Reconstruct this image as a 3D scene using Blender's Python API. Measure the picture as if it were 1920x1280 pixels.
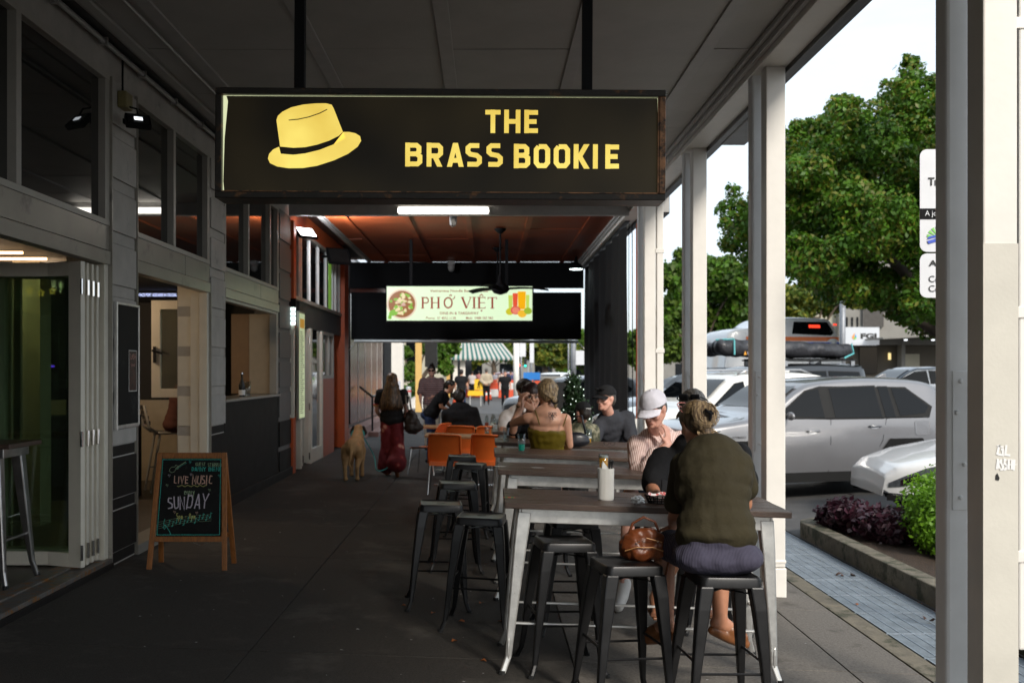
import bpy, bmesh, math, random
import numpy as np
from mathutils import Vector, Matrix, Euler, noise
random.seed(7); rng = np.random.default_rng(7)
for o in list(bpy.data.objects): bpy.data.objects.remove(o)
sc = bpy.context.scene
# ---------------------------------------------------------------- camera
CAMZ = 1.75; FPX = 1867.0; CX = 915.0; CY = 695.0
cam = bpy.data.objects.new('camera', bpy.data.cameras.new('camera'))
sc.collection.objects.link(cam); sc.camera = cam
cam.location = (0, 0, CAMZ); cam.rotation_euler = (math.radians(90), 0, 0)
cam.data.sensor_width = 36; cam.data.lens = 35.0
cam.data.shift_x = (960-CX)/1920.0; cam.data.shift_y = (CY-640)/1920.0
cam.data.clip_start = .05; cam.data.clip_end = 3000
cam.data.dof.use_dof = True; cam.data.dof.focus_distance = 6.0; cam.data.dof.aperture_fstop = 3.2
# ---------------------------------------------------------------- sky and sun
SUN_EL = math.radians(34); SUN_AZ = math.radians(153)
w = bpy.data.worlds.new("World"); sc.world = w; w.use_nodes = True
nt = w.node_tree; nt.nodes.clear()
sky = nt.nodes.new('ShaderNodeTexSky'); sky.sky_type = 'NISHITA'; sky.sun_disc = False
sky.sun_elevation = SUN_EL; sky.sun_rotation = SUN_AZ; sky.air_density = 1.2; sky.dust_density = 2.5; sky.ozone_density = 1.0
bgs = nt.nodes.new('ShaderNodeBackground'); bgs.inputs[1].default_value = .13
bgc = nt.nodes.new('ShaderNodeBackground'); bgc.inputs[0].default_value = (.80, .90, 1, 1); bgc.inputs[1].default_value = .8
tc = nt.nodes.new('ShaderNodeTexCoord'); mp = nt.nodes.new('ShaderNodeMapping'); mp.inputs['Scale'].default_value = (1.2, 1.2, 4.5)
nz = nt.nodes.new('ShaderNodeTexNoise'); nz.inputs['Scale'].default_value = 1.6; nz.inputs['Detail'].default_value = 8; nz.inputs['Roughness'].default_value = .55
cr = nt.nodes.new('ShaderNodeValToRGB'); cr.color_ramp.elements[0].position = .3; cr.color_ramp.elements[1].position = .62
cr.color_ramp.elements[0].color = (.5,)*3+(1,); cr.color_ramp.elements[1].color = (1,)*4
mx = nt.nodes.new('ShaderNodeMixShader'); wo = nt.nodes.new('ShaderNodeOutputWorld')
nt.links.new(tc.outputs['Generated'], mp.inputs[0]); nt.links.new(mp.outputs[0], nz.inputs['Vector'])
nt.links.new(nz.outputs['Fac'], cr.inputs[0]); nt.links.new(cr.outputs[0], mx.inputs[0])
nt.links.new(sky.outputs[0], bgs.inputs[0]); nt.links.new(bgs.outputs[0], mx.inputs[1]); nt.links.new(bgc.outputs[0], mx.inputs[2])
nt.links.new(mx.outputs[0], wo.inputs[0])
sun = bpy.data.objects.new('sun', bpy.data.lights.new('sun', 'SUN')); sc.collection.objects.link(sun)
sun.data.energy = 2.1; sun.data.angle = math.radians(14); sun.data.color = (1, .93, .83)
sd = Vector((math.sin(SUN_AZ)*math.cos(SUN_EL), math.cos(SUN_AZ)*math.cos(SUN_EL), math.sin(SUN_EL)))
sun.rotation_euler = sd.to_track_quat('Z', 'Y').to_euler(); sun.location = (10, -10, 20)
sc.view_settings.view_transform = 'Standard'; sc.view_settings.look = 'None'
sc.view_settings.gamma = 1; sc.view_settings.use_curve_mapping = False
sc.view_settings.exposure = 0.8
sc.render.engine = 'CYCLES'
sc.cycles.use_denoising = True; sc.cycles.max_bounces = 7; sc.cycles.diffuse_bounces = 4
sc.cycles.glossy_bounces = 3; sc.cycles.transmission_bounces = 4; sc.cycles.transparent_max_bounces = 12
sc.cycles.sample_clamp_indirect = 6; sc.cycles.caustics_reflective = False; sc.cycles.caustics_refractive = False
# ---------------------------------------------------------------- helpers
C = sc.collection
SL = .035                                   # the footpath falls towards the kerb
def G(x): return -SL*x
def P(px, py, D): return Vector(((px-CX)*D/FPX, D, CAMZ-(py-CY)*D/FPX))
MATS = {}
def mat(name, col, rough=.6, metal=0, var=.2, vs=6, bump=.1, bs=60, spec=.5, emit=None, es=1, stretch=None, coat=0, dirt=None, ds=3, dth=.58, alpha=1, sss=0, dist=.002):
    if name in MATS: return MATS[name]
    m = bpy.data.materials.new(name); m.use_nodes = True; n = m.node_tree.nodes; l = m.node_tree.links
    b = n['Principled BSDF']; b.inputs['Roughness'].default_value = rough; b.inputs['Metallic'].default_value = metal
    b.inputs['Specular IOR Level'].default_value = spec; b.inputs['Coat Weight'].default_value = coat
    c = tuple(col)+(1,); b.inputs['Base Color'].default_value = c
    if sss: b.inputs['Subsurface Weight'].default_value = sss; b.inputs['Subsurface Radius'].default_value = (.012, .005, .003)
    t = n.new('ShaderNodeTexCoord'); vec = t.outputs['Object']
    if stretch:
        mp = n.new('ShaderNodeMapping'); mp.inputs['Scale'].default_value = stretch; l.new(vec, mp.inputs[0]); vec = mp.outputs[0]
    if var:
        nz = n.new('ShaderNodeTexNoise'); nz.inputs['Scale'].default_value = vs; nz.inputs['Detail'].default_value = 6; nz.inputs['Roughness'].default_value = .62
        l.new(vec, nz.inputs['Vector'])
        r = n.new('ShaderNodeValToRGB'); r.color_ramp.elements[0].position = .3; r.color_ramp.elements[1].position = .7
        r.color_ramp.elements[0].color = tuple(max(0, x*(1-var)) for x in col)+(1,); r.color_ramp.elements[1].color = tuple(x*(1+var) for x in col)+(1,)
        l.new(nz.outputs['Fac'], r.inputs[0]); out = r.outputs[0]
        if dirt:
            n2 = n.new('ShaderNodeTexNoise'); n2.inputs['Scale'].default_value = ds; n2.inputs['Detail'].default_value = 9; n2.inputs['Roughness'].default_value = .7
            l.new(t.outputs['Object'], n2.inputs['Vector'])
            r2 = n.new('ShaderNodeValToRGB'); r2.color_ramp.elements[0].position = dth; r2.color_ramp.elements[1].position = min(1, dth+.1)
            l.new(n2.outputs['Fac'], r2.inputs[0]); mx = n.new('ShaderNodeMixRGB'); l.new(r2.outputs[0], mx.inputs[0]); l.new(out, mx.inputs[1])
            mx.inputs[2].default_value = tuple(dirt)+(1,); out = mx.outputs[0]
        l.new(out, b.inputs['Base Color'])
        mr = n.new('ShaderNodeMapRange'); mr.inputs[3].default_value = max(.02, rough*.82); mr.inputs[4].default_value = min(1, rough*1.2)
        l.new(nz.outputs['Fac'], mr.inputs[0]); l.new(mr.outputs[0], b.inputs['Roughness'])
    if bump:
        n3 = n.new('ShaderNodeTexNoise'); n3.inputs['Scale'].default_value = bs; n3.inputs['Detail'].default_value = 5
        l.new(vec, n3.inputs['Vector']); bp = n.new('ShaderNodeBump'); bp.inputs['Strength'].default_value = min(1, bump*3); bp.inputs['Distance'].default_value = dist
        l.new(n3.outputs['Fac'], bp.inputs['Height']); l.new(bp.outputs[0], b.inputs['Normal'])
    if emit: b.inputs['Emission Color'].default_value = tuple(emit)+(1,); b.inputs['Emission Strength'].default_value = es
    if alpha < 1: b.inputs['Alpha'].default_value = alpha
    MATS[name] = m; return m
def glow(name, col, s):
    return mat(name, tuple(min(.8, c*.5) for c in col), .4, var=0, bump=0, emit=col, es=s*.6)
def glass(name, tint=(.5, .55, .5), refl=(.9, .95, 1), ior=1.5, base=.05):
    m = bpy.data.materials.new(name); m.use_nodes = True; n = m.node_tree.nodes; l = m.node_tree.links; n.clear()
    tr = n.new('ShaderNodeBsdfTransparent'); tr.inputs[0].default_value = tuple(tint)+(1,)
    g = n.new('ShaderNodeBsdfGlossy'); g.inputs[0].default_value = tuple(refl)+(1,); g.inputs['Roughness'].default_value = .02
    f = n.new('ShaderNodeLayerWeight'); f.inputs[0].default_value = .5; pw = n.new('ShaderNodeMath'); pw.operation = 'POWER'; pw.inputs[1].default_value = 4; l.new(f.outputs['Facing'], pw.inputs[0]); ml = n.new('ShaderNodeMath'); ml.operation = 'MULTIPLY'; ml.inputs[1].default_value = .7; l.new(pw.outputs[0], ml.inputs[0]); ad = n.new('ShaderNodeMath'); ad.operation = 'ADD'; ad.inputs[1].default_value = base; ad.use_clamp = True
    mx = n.new('ShaderNodeMixShader'); o = n.new('ShaderNodeOutputMaterial')
    l.new(ml.outputs[0], ad.inputs[0]); l.new(ad.outputs[0], mx.inputs[0]); l.new(tr.outputs[0], mx.inputs[1]); l.new(g.outputs[0], mx.inputs[2]); l.new(mx.outputs[0], o.inputs[0])
    MATS[name] = m; return m
def pattern(name, kind, c1, c2, scale=10, rough=.7, axis=None, thr=.5, bump=0, c3=None):
    m = bpy.data.materials.new(name); m.use_nodes = True; n = m.node_tree.nodes; l = m.node_tree.links; b = n['Principled BSDF']; b.inputs['Roughness'].default_value = rough
    t = n.new('ShaderNodeTexCoord'); mp = n.new('ShaderNodeMapping'); l.new(t.outputs['Object'], mp.inputs[0])
    if axis: mp.inputs['Rotation'].default_value = axis
    if kind == 'wave':
        x = n.new('ShaderNodeTexWave'); x.inputs['Scale'].default_value = scale; x.inputs['Distortion'].default_value = .6; x.inputs['Detail Scale'].default_value = 2; x.bands_direction = 'X'
    elif kind == 'voronoi': x = n.new('ShaderNodeTexVoronoi'); x.inputs['Scale'].default_value = scale
    else: x = n.new('ShaderNodeTexNoise'); x.inputs['Scale'].default_value = scale; x.inputs['Detail'].default_value = 4
    l.new(mp.outputs[0], x.inputs['Vector']); r = n.new('ShaderNodeValToRGB'); e = r.color_ramp.elements
    e[0].position = max(0, thr-.06); e[1].position = min(1, thr+.06); e[0].color = tuple(c1)+(1,); e[1].color = tuple(c2)+(1,)
    if c3: k = e.new(min(1, thr+.2)); k.color = tuple(c3)+(1,)
    l.new(x.outputs[0], r.inputs[0]); l.new(r.outputs[0], b.inputs['Base Color'])
    if bump:
        bp = n.new('ShaderNodeBump'); bp.inputs['Strength'].default_value = bump; bp.inputs['Distance'].default_value = .003; l.new(x.outputs[0], bp.inputs['Height']); l.new(bp.outputs[0], b.inputs['Normal'])
    MATS[name] = m; return m

def link(name, me, m=None, parent=None, smooth=False):
    o = bpy.data.objects.new(name, me); C.objects.link(o)
    if m is not None:
        for k in (m if isinstance(m, (list, tuple)) else [m]): me.materials.append(k)
    if parent is not None: o.parent = parent
    if smooth: me.shade_smooth()
    return o
def tag(o, label=None, cat=None, group=None, kind=None):
    if label: o['label'] = label
    if cat: o['category'] = cat
    if group: o['group'] = group
    if kind: o['kind'] = kind
    return o
def thing(name, loc, label, cat, group=None, rz=0, ry=0):
    o = bpy.data.objects.new(name, None); C.objects.link(o); o.empty_display_size = .2
    o.location = loc; o.rotation_euler = (0, ry, rz); return tag(o, label, cat, group)
def struct(name, loc=(0, 0, 0)):
    o = bpy.data.objects.new(name, None); C.objects.link(o); o.location = loc; o['kind'] = 'structure'; return o
KIDS = {}
def copy_tree(o, parent=None):
    c = o.copy(); C.objects.link(c); c.parent = parent
    for ch in list(o.children): copy_tree(ch, c)
    return c
class MB:
    def __init__(s): s.v = []; s.f = []; s.mi = []
    def add(s, vs, fs, mi=0):
        b = len(s.v); s.v += [tuple(v) for v in vs]; s.f += [tuple(b+i for i in f) for f in fs]; s.mi += [mi]*len(fs); return s
    def box(s, x0, x1, y0, y1, z0, z1, mi=0, M=None):
        vs = [Vector((x, y, z)) for z in (z0, z1) for y in (y0, y1) for x in (x0, x1)]
        if M is not None: vs = [M @ v for v in vs]
        return s.add(vs, [(0, 2, 3, 1), (4, 5, 7, 6), (0, 1, 5, 4), (2, 6, 7, 3), (0, 4, 6, 2), (1, 3, 7, 5)], mi)
    def tube(s, pts, r, n=8, cap=True, mi=0, flat=1):
        pts = [Vector(p) for p in pts]; rs = r if isinstance(r, (list, tuple)) else [r]*len(pts); vs = []; up = None
        for i, p in enumerate(pts):
            d = (pts[min(i+1, len(pts)-1)]-pts[max(i-1, 0)]); d = d.normalized() if d.length > 1e-9 else Vector((0, 0, 1))
            if up is None: up = d.orthogonal().normalized()
            else:
                up = (up-d*up.dot(d)); up = up.normalized() if up.length > 1e-6 else d.orthogonal().normalized()
            q = d.cross(up)
            for k in range(n):
                a = 2*math.pi*k/n; vs.append(p+(up*math.cos(a)+q*math.sin(a)*flat)*rs[i])
        fs = [(i*n+k, i*n+(k+1) % n, (i+1)*n+(k+1) % n, (i+1)*n+k) for i in range(len(pts)-1) for k in range(n)]
        if cap: fs += [tuple(range(n))[::-1], tuple((len(pts)-1)*n+k for k in range(n))]
        return s.add(vs, fs, mi)
    def lathe(s, prof, n=16, c=(0, 0, 0), mi=0):
        vs = [(c[0]+r*math.cos(2*math.pi*k/n), c[1]+r*math.sin(2*math.pi*k/n), c[2]+z) for r, z in prof for k in range(n)]
        fs = [(i*n+k, i*n+(k+1) % n, (i+1)*n+(k+1) % n, (i+1)*n+k) for i in range(len(prof)-1) for k in range(n)]
        fs += [tuple(range(n))[::-1], tuple((len(prof)-1)*n+k for k in range(n))]
        return s.add(vs, fs, mi)
    def ell(s, c, r, n=12, m=8, M=None, mi=0):
        vs = []
        for i in range(m+1):
            t = math.pi*i/m
            for k in range(n):
                a = 2*math.pi*k/n; v = Vector((r[0]*math.sin(t)*math.cos(a), r[1]*math.sin(t)*math.sin(a), r[2]*math.cos(t)))
                if M is not None: v = M @ v
                vs.append(v+Vector(c))
        return s.add(vs, [(i*n+k, (i+1)*n+k, (i+1)*n+(k+1) % n, i*n+(k+1) % n) for i in range(m) for k in range(n)], mi)
    def prism(s, poly, a0, a1, axis='y', mi=0):     # poly in the two other axes, extruded along axis
        def mk(p, a): return (p[0], a, p[1]) if axis == 'y' else ((a, p[0], p[1]) if axis == 'x' else (p[0], p[1], a))
        n = len(poly); vs = [mk(p, a0) for p in poly]+[mk(p, a1) for p in poly]
        fs = [tuple(range(n)), tuple(range(2*n-1, n-1, -1))]+[(i, i+n, (i+1) % n+n, (i+1) % n) for i in range(n)]
        return s.add(vs, fs, mi)
    def grid(s, fn, nu, nv, mi=0):
        vs = [fn(i/nu, j/nv) for i in range(nu+1) for j in range(nv+1)]
        return s.add(vs, [(i*(nv+1)+j, (i+1)*(nv+1)+j, (i+1)*(nv+1)+j+1, i*(nv+1)+j+1) for i in range(nu) for j in range(nv)], mi)
    def ribbon(s, pts, w, y=0, closed=False, mi=0, M=None, th=0):   # flat stroke in the x-z plane, facing -y
        n = len(pts); L = []; R = []
        for i in range(n):
            p = pts[i]; a = pts[i-1] if (i or closed) else None; b = pts[(i+1) % n] if (i < n-1 or closed) else None
            def nrm(u, v): dx, dy = v[0]-u[0], v[1]-u[1]; q = math.hypot(dx, dy) or 1; return (-dy/q, dx/q)
            n1 = nrm(a, p) if a else nrm(p, b); n2 = nrm(p, b) if b else n1
            m_ = (n1[0]+n2[0], n1[1]+n2[1]); q = math.hypot(*m_) or 1; m_ = (m_[0]/q, m_[1]/q); k = w/2/max(.5, m_[0]*n1[0]+m_[1]*n1[1])
            L.append((p[0]+m_[0]*k, y, p[1]+m_[1]*k)); R.append((p[0]-m_[0]*k, y, p[1]-m_[1]*k))
        vs = [Vector(v) for v in L+R]; m2 = n if closed else n-1
        if M is not None: vs = [M @ v for v in vs]
        return s.add(vs, [(i, n+i, n+(i+1) % n, (i+1) % n) for i in range(m2)], mi)
    def build(s, name, m=None, parent=None, smooth=False, off=None, bevel=0, fix=True, ang=None):
        me = bpy.data.meshes.new(name); vs = s.v
        if off is not None: vs = [(v[0]-off[0], v[1]-off[1], v[2]-off[2]) for v in vs]
        me.from_pydata(vs, [], s.f); me.polygons.foreach_set('material_index', s.mi)
        if fix:
            bm = bmesh.new(); bm.from_mesh(me); bmesh.ops.recalc_face_normals(bm, faces=bm.faces); bm.to_mesh(me); bm.free()
        me.update(); o = link(name, me, m, parent)
        if smooth:
            me.shade_smooth()
            if ang: me.set_sharp_from_angle(angle=math.radians(ang))
        if bevel:
            bv = o.modifiers.new('b', 'BEVEL'); bv.width = bevel; bv.segments = 2; bv.limit_method = 'ANGLE'
        return o
def W(parent): return tuple(parent.location)
SPLIT = {'door_jamb', 'edge_trim', 'rope', 'silver_frame', 'cage_bar', 'pipe_clip'}
def pieces(mb):
    par = list(range(len(mb.v)))
    def fd_(a):
        while par[a] != a: par[a] = par[par[a]]; a = par[a]
        return a
    for f in mb.f:
        for i in f[1:]: par[fd_(i)] = fd_(f[0])
    g = {}
    for f in mb.f: g.setdefault(fd_(f[0]), []).append(f)
    for fs in g.values():
        ids = sorted({i for f in fs for i in f}); mp = {v: k for k, v in enumerate(ids)}; yield MB().add([mb.v[i] for i in ids], [tuple(mp[i] for i in f) for f in fs])
def part(name, mb, m, parent, **k):
    if name in SPLIT:
        for q in pieces(mb): o = q.build(name, m, parent, off=W(parent), **k)
        return o
    return mb.build(name, m, parent, off=W(parent), **k)
def sub(name, mb, m, root, parent, **k):     # sub-part whose parent part sits at the root's origin
    return mb.build(name, m, parent, off=W(root), **k)
_tc = {}
def text_mb(body, x0, x1, z0, z1, y, bold=.0, fitx=True, shear=0, mb=None, mi=0, squeeze=None):
    key = (body, bold, shear)
    if key not in _tc:
        cu = bpy.data.curves.new('t', 'FONT'); cu.body = body; cu.offset = bold; cu.shear = shear; cu.resolution_u = 3
        ob = bpy.data.objects.new('t', cu); C.objects.link(ob); dg = bpy.context.evaluated_depsgraph_get()
        me = bpy.data.meshes.new_from_object(ob.evaluated_get(dg)); vs = [v.co.copy() for v in me.vertices]; fs = [tuple(p.vertices) for p in me.polygons]
        bpy.data.objects.remove(ob); bpy.data.curves.remove(cu); bpy.data.meshes.remove(me); _tc[key] = (vs, fs)
    vs, fs = _tc[key]; xs = [v.x for v in vs]; ys = [v.y for v in vs]; mb = mb or MB()
    if not xs: return mb
    ax, bx, ay, by = min(xs), max(xs), min(ys), max(ys); sx = (x1-x0)/(bx-ax); sy = (z1-z0)/(by-ay)
    if not fitx: sx = sy
    mb.add([(x0+(v.x-ax)*sx, y, z0+(v.y-ay)*sy) for v in vs], fs, mi); return mb
STROKE = {
 'A': [[(.1, 0), (.34, 1)], [(.34, 1), (.58, 0)], [(.17, .27), (.51, .27)]], 'B': [[(.11, 0), (.11, 1)], [(.11, .89), (.47, .89), (.57, .8), (.57, .62), (.47, .53), (.11, .53)], [(.47, .53), (.61, .43), (.61, .2), (.51, .11), (.11, .11)]],
 'C': [[(.6, .89), (.2, .89), (.11, .78), (.11, .22), (.2, .11), (.6, .11)]], 'D': [[(.11, 0), (.11, 1)], [(.11, .89), (.45, .89), (.6, .7), (.6, .3), (.45, .11), (.11, .11)]],
 'E': [[(.11, 0), (.11, 1)], [(.11, .89), (.6, .89)], [(.11, .5), (.54, .5)], [(.11, .11), (.6, .11)]], 'F': [[(.11, 0), (.11, 1)], [(.11, .89), (.6, .89)], [(.11, .5), (.54, .5)]],
 'G': [[(.6, .89), (.2, .89), (.11, .78), (.11, .22), (.2, .11), (.58, .11), (.58, .5), (.35, .5)]], 'H': [[(.11, 0), (.11, 1)], [(.61, 0), (.61, 1)], [(.11, .5), (.61, .5)]],
 'I': [[(.11, 0), (.11, 1)]], 'K': [[(.11, 0), (.11, 1)], [(.24, .46), (.57, 1)], [(.24, .54), (.58, 0)], [(.11, .5), (.27, .5)]], 'L': [[(.11, 1), (.11, .11), (.55, .11)]],
 'M': [[(.11, 0), (.11, 1), (.42, .35), (.73, 1), (.73, 0)]], 'N': [[(.11, 0), (.11, 1), (.6, 0), (.6, 1)]], 'O': [[(.22, .89), (.5, .89), (.61, .76), (.61, .24), (.5, .11), (.22, .11), (.11, .24), (.11, .76), (.22, .89)]],
 'P': [[(.11, 0), (.11, 1)], [(.11, .89), (.5, .89), (.6, .78), (.6, .55), (.5, .44), (.11, .44)]], 'R': [[(.11, 0), (.11, 1)], [(.11, .89), (.48, .89), (.58, .79), (.58, .55), (.48, .45), (.11, .45)], [(.34, .45), (.55, 0)]],
 'S': [[(.58, .89), (.22, .89), (.12, .8), (.12, .62), (.22, .53), (.48, .48), (.59, .38), (.59, .2), (.49, .11), (.1, .11)]], 'T': [[(.33, 0), (.33, 1)], [(0, .89), (.66, .89)]],
 'U': [[(.11, 1), (.11, .22), (.22, .11), (.5, .11), (.61, .22), (.61, 1)]], 'V': [[(0, 1), (.3, 0), (.6, 1)]], 'Y': [[(0, 1), (.3, .5), (.6, 1)], [(.3, .5), (.3, 0)]],
 'e': [[(.08, .32), (.42, .36), (.36, .55), (.18, .55), (.06, .35), (.12, .08), (.4, .05)]], 'v': [[(.02, .55), (.2, .02), (.4, .6)]], 'r': [[(.08, .0), (.1, .55)], [(.1, .35), (.25, .55), (.38, .52)]], 'y': [[(.05, .55), (.2, .1)], [(.42, .6), (.12, -.4)]],
 'p': [[(.08, .55), (.08, -.4)], [(.08, .45), (.3, .55), (.38, .3), (.2, .05), (.08, .1)]], 'm': [[(.05, 0), (.08, .5), (.22, .5), (.22, 0)], [(.22, .4), (.38, .5), (.4, 0)]],
 '5': [[(.45, .95), (.12, .95), (.1, .55), (.4, .5), (.45, .25), (.3, .05), (.05, .1)]], '8': [[(.25, .5), (.08, .7), (.25, .95), (.42, .75), (.25, .5), (.06, .25), (.25, .05), (.45, .25), (.25, .5)]], '-': [[(.05, .4), (.35, .4)]], ' ': []}
def stroke_mb(text, x0, x1, z0, z1, y, t=.2, mb=None, jit=0, slant=0, curve=0, mi=0, gap=.16):
    mb = mb or MB(); L = []; x = 0
    for ch in text:
        st = STROKE.get(ch, []); wd = max([p[0] for s_ in st for p in s_]+[.28])+(.11 if t > .15 and ch not in 'AVYT' else 0)
        for s_ in st: L.append([(p[0]+x+random.uniform(-jit, jit), p[1]+random.uniform(-jit, jit)) for p in s_])
        x += wd+gap
    tot = x-gap; sx = (x1-x0)/tot; h = z1-z0; k = 0
    for s_ in L:
        pts = [(x0+p[0]*sx+slant*p[1]*h, z0+p[1]*h+curve*math.sin(math.pi*min(1, max(0, p[0]/tot)))) for p in s_]
        k += 1
        if t > .15 and len(pts) == 2 and abs(pts[0][0]-pts[1][0]) > 1e-4 and abs(pts[0][1]-pts[1][1]) > 1e-4:
            (ax, az), (bx_, bz_) = pts; hw_ = t*h/2*math.hypot(bx_-ax, bz_-az)/abs(bz_-az); yy_ = y-.0002*(k % 7); mb.add([(ax-hw_, yy_, az), (ax+hw_, yy_, az), (bx_+hw_, yy_, bz_), (bx_-hw_, yy_, bz_)], [(0, 1, 2, 3)], mi)
        else: mb.ribbon(pts, t*h, y-.0002*(k % 7), mi=mi)
    return mb
# soft bodies: round cones and ellipsoids fused by a voxel remesh
def rc(p0, r0, p1, r1, n=12):
    return ('c', Vector(p0), r0, Vector(p1), r1)
def blob(name, prims, m, parent, voxel=.012, it=3, world=True, disp=0, dscale=.1, fac=.5):
    mb = MB()
    for q in prims:
        if q[0] == 'c':
            _, a, ra, b, rb = q; d = b-a; Ln = d.length
            if Ln < 1e-5: continue
            d /= Ln; pts = []; rs = []
            for t in (-1, -.7, -.35): pts.append(a+d*ra*t); rs.append(max(.0005, ra*math.sqrt(1-t*t)))
            for t in (0, .33, .66, 1): pts.append(a.lerp(b, t)); rs.append(ra+(rb-ra)*t)
            for t in (.35, .7, 1): pts.append(b+d*rb*t); rs.append(max(.0005, rb*math.sqrt(1-t*t)))
            mb.tube(pts, rs, 14)
        else:
            _, c, r, rot = q; M = Euler(rot).to_matrix() if rot else None; mb.ell(c, r, 16, 10, M=M)
    o = mb.build(name, None, parent, off=W(parent) if world else None)
    rm = o.modifiers.new('r', 'REMESH'); rm.mode = 'VOXEL'; rm.voxel_size = voxel; rm.use_smooth_shade = True
    sm = o.modifiers.new('s', 'SMOOTH'); sm.iterations = it+(7 if disp else 1); sm.factor = fac
    if disp:
        tx = bpy.data.textures.get('wr%g' % dscale) or bpy.data.textures.new('wr%g' % dscale, 'CLOUDS'); tx.noise_scale = dscale; tx.noise_depth = 1
        dm = o.modifiers.new('d', 'DISPLACE'); dm.texture = tx; dm.strength = disp; dm.mid_level = .5; dm.texture_coords = 'LOCAL'
    BAKE.append(o)
    for k in (m if isinstance(m, (list, tuple)) else [m]): o.data.materials.append(k)
    return o
BAKE = []
def bake():
    dg = bpy.context.evaluated_depsgraph_get()
    for o in BAKE:
        me = bpy.data.meshes.new_from_object(o.evaluated_get(dg)); old = o.data; o.modifiers.clear(); o.data = me; me.shade_smooth()
    BAKE.clear()
def E(c, r, rot=None): return ('e', Vector(c), r, rot)
def leaves(name, clumps, n, size, m, parent=None, seed=1, elong=1.6, shell=.55, droop=0, world=True):
    """many leaf faces spread through ellipsoid clumps (cx,cy,cz,rx,ry,rz[,weight])"""
    r = np.random.default_rng(seed); cl = np.array([c[:6] for c in clumps], float); wt = np.array([(c[6] if len(c) > 6 else 1)*(c[3]*c[4]*c[5])**.66 for c in clumps]); wt /= wt.sum()
    k = r.choice(len(cl), n, p=wt); d = r.normal(size=(n, 3)); d /= np.linalg.norm(d, axis=1)[:, None]
    rad = shell+(1-shell)*r.random(n)**.7; rad *= 1+.13*r.normal(size=n)
    c = cl[k, :3]+d*cl[k, 3:6]*rad[:, None]
    nn = d*.7+r.normal(size=(n, 3))*.6+np.array([0, 0, .35]); nn /= np.linalg.norm(nn, axis=1)[:, None]
    a = np.cross(nn, r.normal(size=(n, 3))); a /= np.linalg.norm(a, axis=1)[:, None]; a[:, 2] -= droop; b = np.cross(nn, a)
    s = size*(.6+.8*r.random(n))[:, None]; A = a*s*elong*.5; B = b*s*.5
    v = np.stack([c-A, c-B*.9+nn*s*.12, c+A, c+B*.9+nn*s*.12], 1).reshape(-1, 3)
    if parent is not None: v -= np.array(parent.location)
    me = bpy.data.meshes.new(name); me.vertices.add(4*n); me.vertices.foreach_set('co', v.ravel()); me.loops.add(4*n); me.loops.foreach_set('vertex_index', np.arange(4*n))
    me.polygons.add(n); me.polygons.foreach_set('loop_start', np.arange(n)*4); me.polygons.foreach_set('loop_total', np.full(n, 4)); me.update(calc_edges=True)
    ms = m if isinstance(m, (list, tuple)) else [m]
    o = link(name, me, ms, parent)
    if len(ms) > 1:
        kk = (r.random(n)*3+k*1.7) % len(ms); me.polygons.foreach_set('material_index', kk.astype(int).clip(0, len(ms)-1))
    return o
def leafmat(name, col, tr=.35, spec=.4):
    m = bpy.data.materials.new(name); m.use_nodes = True; n = m.node_tree.nodes; l = m.node_tree.links; b = n['Principled BSDF']; b.inputs['Roughness'].default_value = .45; b.inputs['Specular IOR Level'].default_value = spec
    t = n.new('ShaderNodeTexCoord'); z = n.new('ShaderNodeTexNoise'); z.inputs['Scale'].default_value = 1.3; z.inputs['Detail'].default_value = 6; l.new(t.outputs['Object'], z.inputs['Vector'])
    r = n.new('ShaderNodeValToRGB'); r.color_ramp.elements[0].position = .35; r.color_ramp.elements[1].position = .68
    r.color_ramp.elements[0].color = tuple(c*.6 for c in col)+(1,); r.color_ramp.elements[1].color = (col[0]*1.7, col[1]*1.45, col[2]*1.1, 1)
    l.new(z.outputs['Fac'], r.inputs[0]); l.new(r.outputs[0], b.inputs['Base Color'])
    tl = n.new('ShaderNodeBsdfTranslucent'); l.new(r.outputs[0], tl.inputs[0]); mx = n.new('ShaderNodeMixShader'); mx.inputs[0].default_value = tr
    l.new(b.outputs[0], mx.inputs[1]); l.new(tl.outputs[0], mx.inputs[2]); l.new(mx.outputs[0], n['Material Output'].inputs[0]); MATS[name] = m; return m

# ---------------------------------------------------------------- materials
m_ceil = mat('ceiling_paint', (.42, .41, .39), .55, var=.12, vs=1.5, bump=.05, bs=12, dirt=(.2, .19, .18), ds=2.2, dth=.66)
m_batten = mat('batten_paint', (.4, .39, .38), .5, var=.1, bump=.05)
m_white = mat('white_post_paint', (.76, .73, .68), .42, var=.06, vs=3, bump=.12, bs=25, dirt=(.5, .46, .4), ds=5, dth=.72)
m_grypost = mat('grey_white_post_paint', (.82, .83, .84), .42, var=.07, vs=3, bump=.15, bs=22, dirt=(.35, .34, .32), ds=6, dth=.7)
m_pier = mat('pier_paint', (.42, .4, .37), .6, var=.14, vs=4, bump=.2, bs=18, dirt=(.17, .165, .16), ds=3.5, dth=.6)
m_alu = mat('window_frame_paint', (.38, .36, .32), .4, var=.08, vs=5, bump=.03)
m_alu2 = mat('door_frame_paint', (.72, .68, .58), .38, var=.06, vs=5, bump=.02)
m_fascia = mat('fascia_sheet', (.32, .3, .26), .33, metal=.25, var=.12, vs=2.5, bump=.05, bs=8, dirt=(.18, .17, .15), ds=3)
m_black = mat('black_wall_paint', (.011, .0095, .0085), .6, spec=.25, var=.2, vs=3, bump=.15, bs=22, dirt=(.05, .047, .045), ds=7, dth=.66)
m_dark = mat('dark_metal', (.02, .02, .02), .4, metal=.3, var=.2, bump=.04)
m_blk = mat('matte_black', (.006, .006, .007), .7, spec=.15, var=.2, bump=.05)
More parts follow.
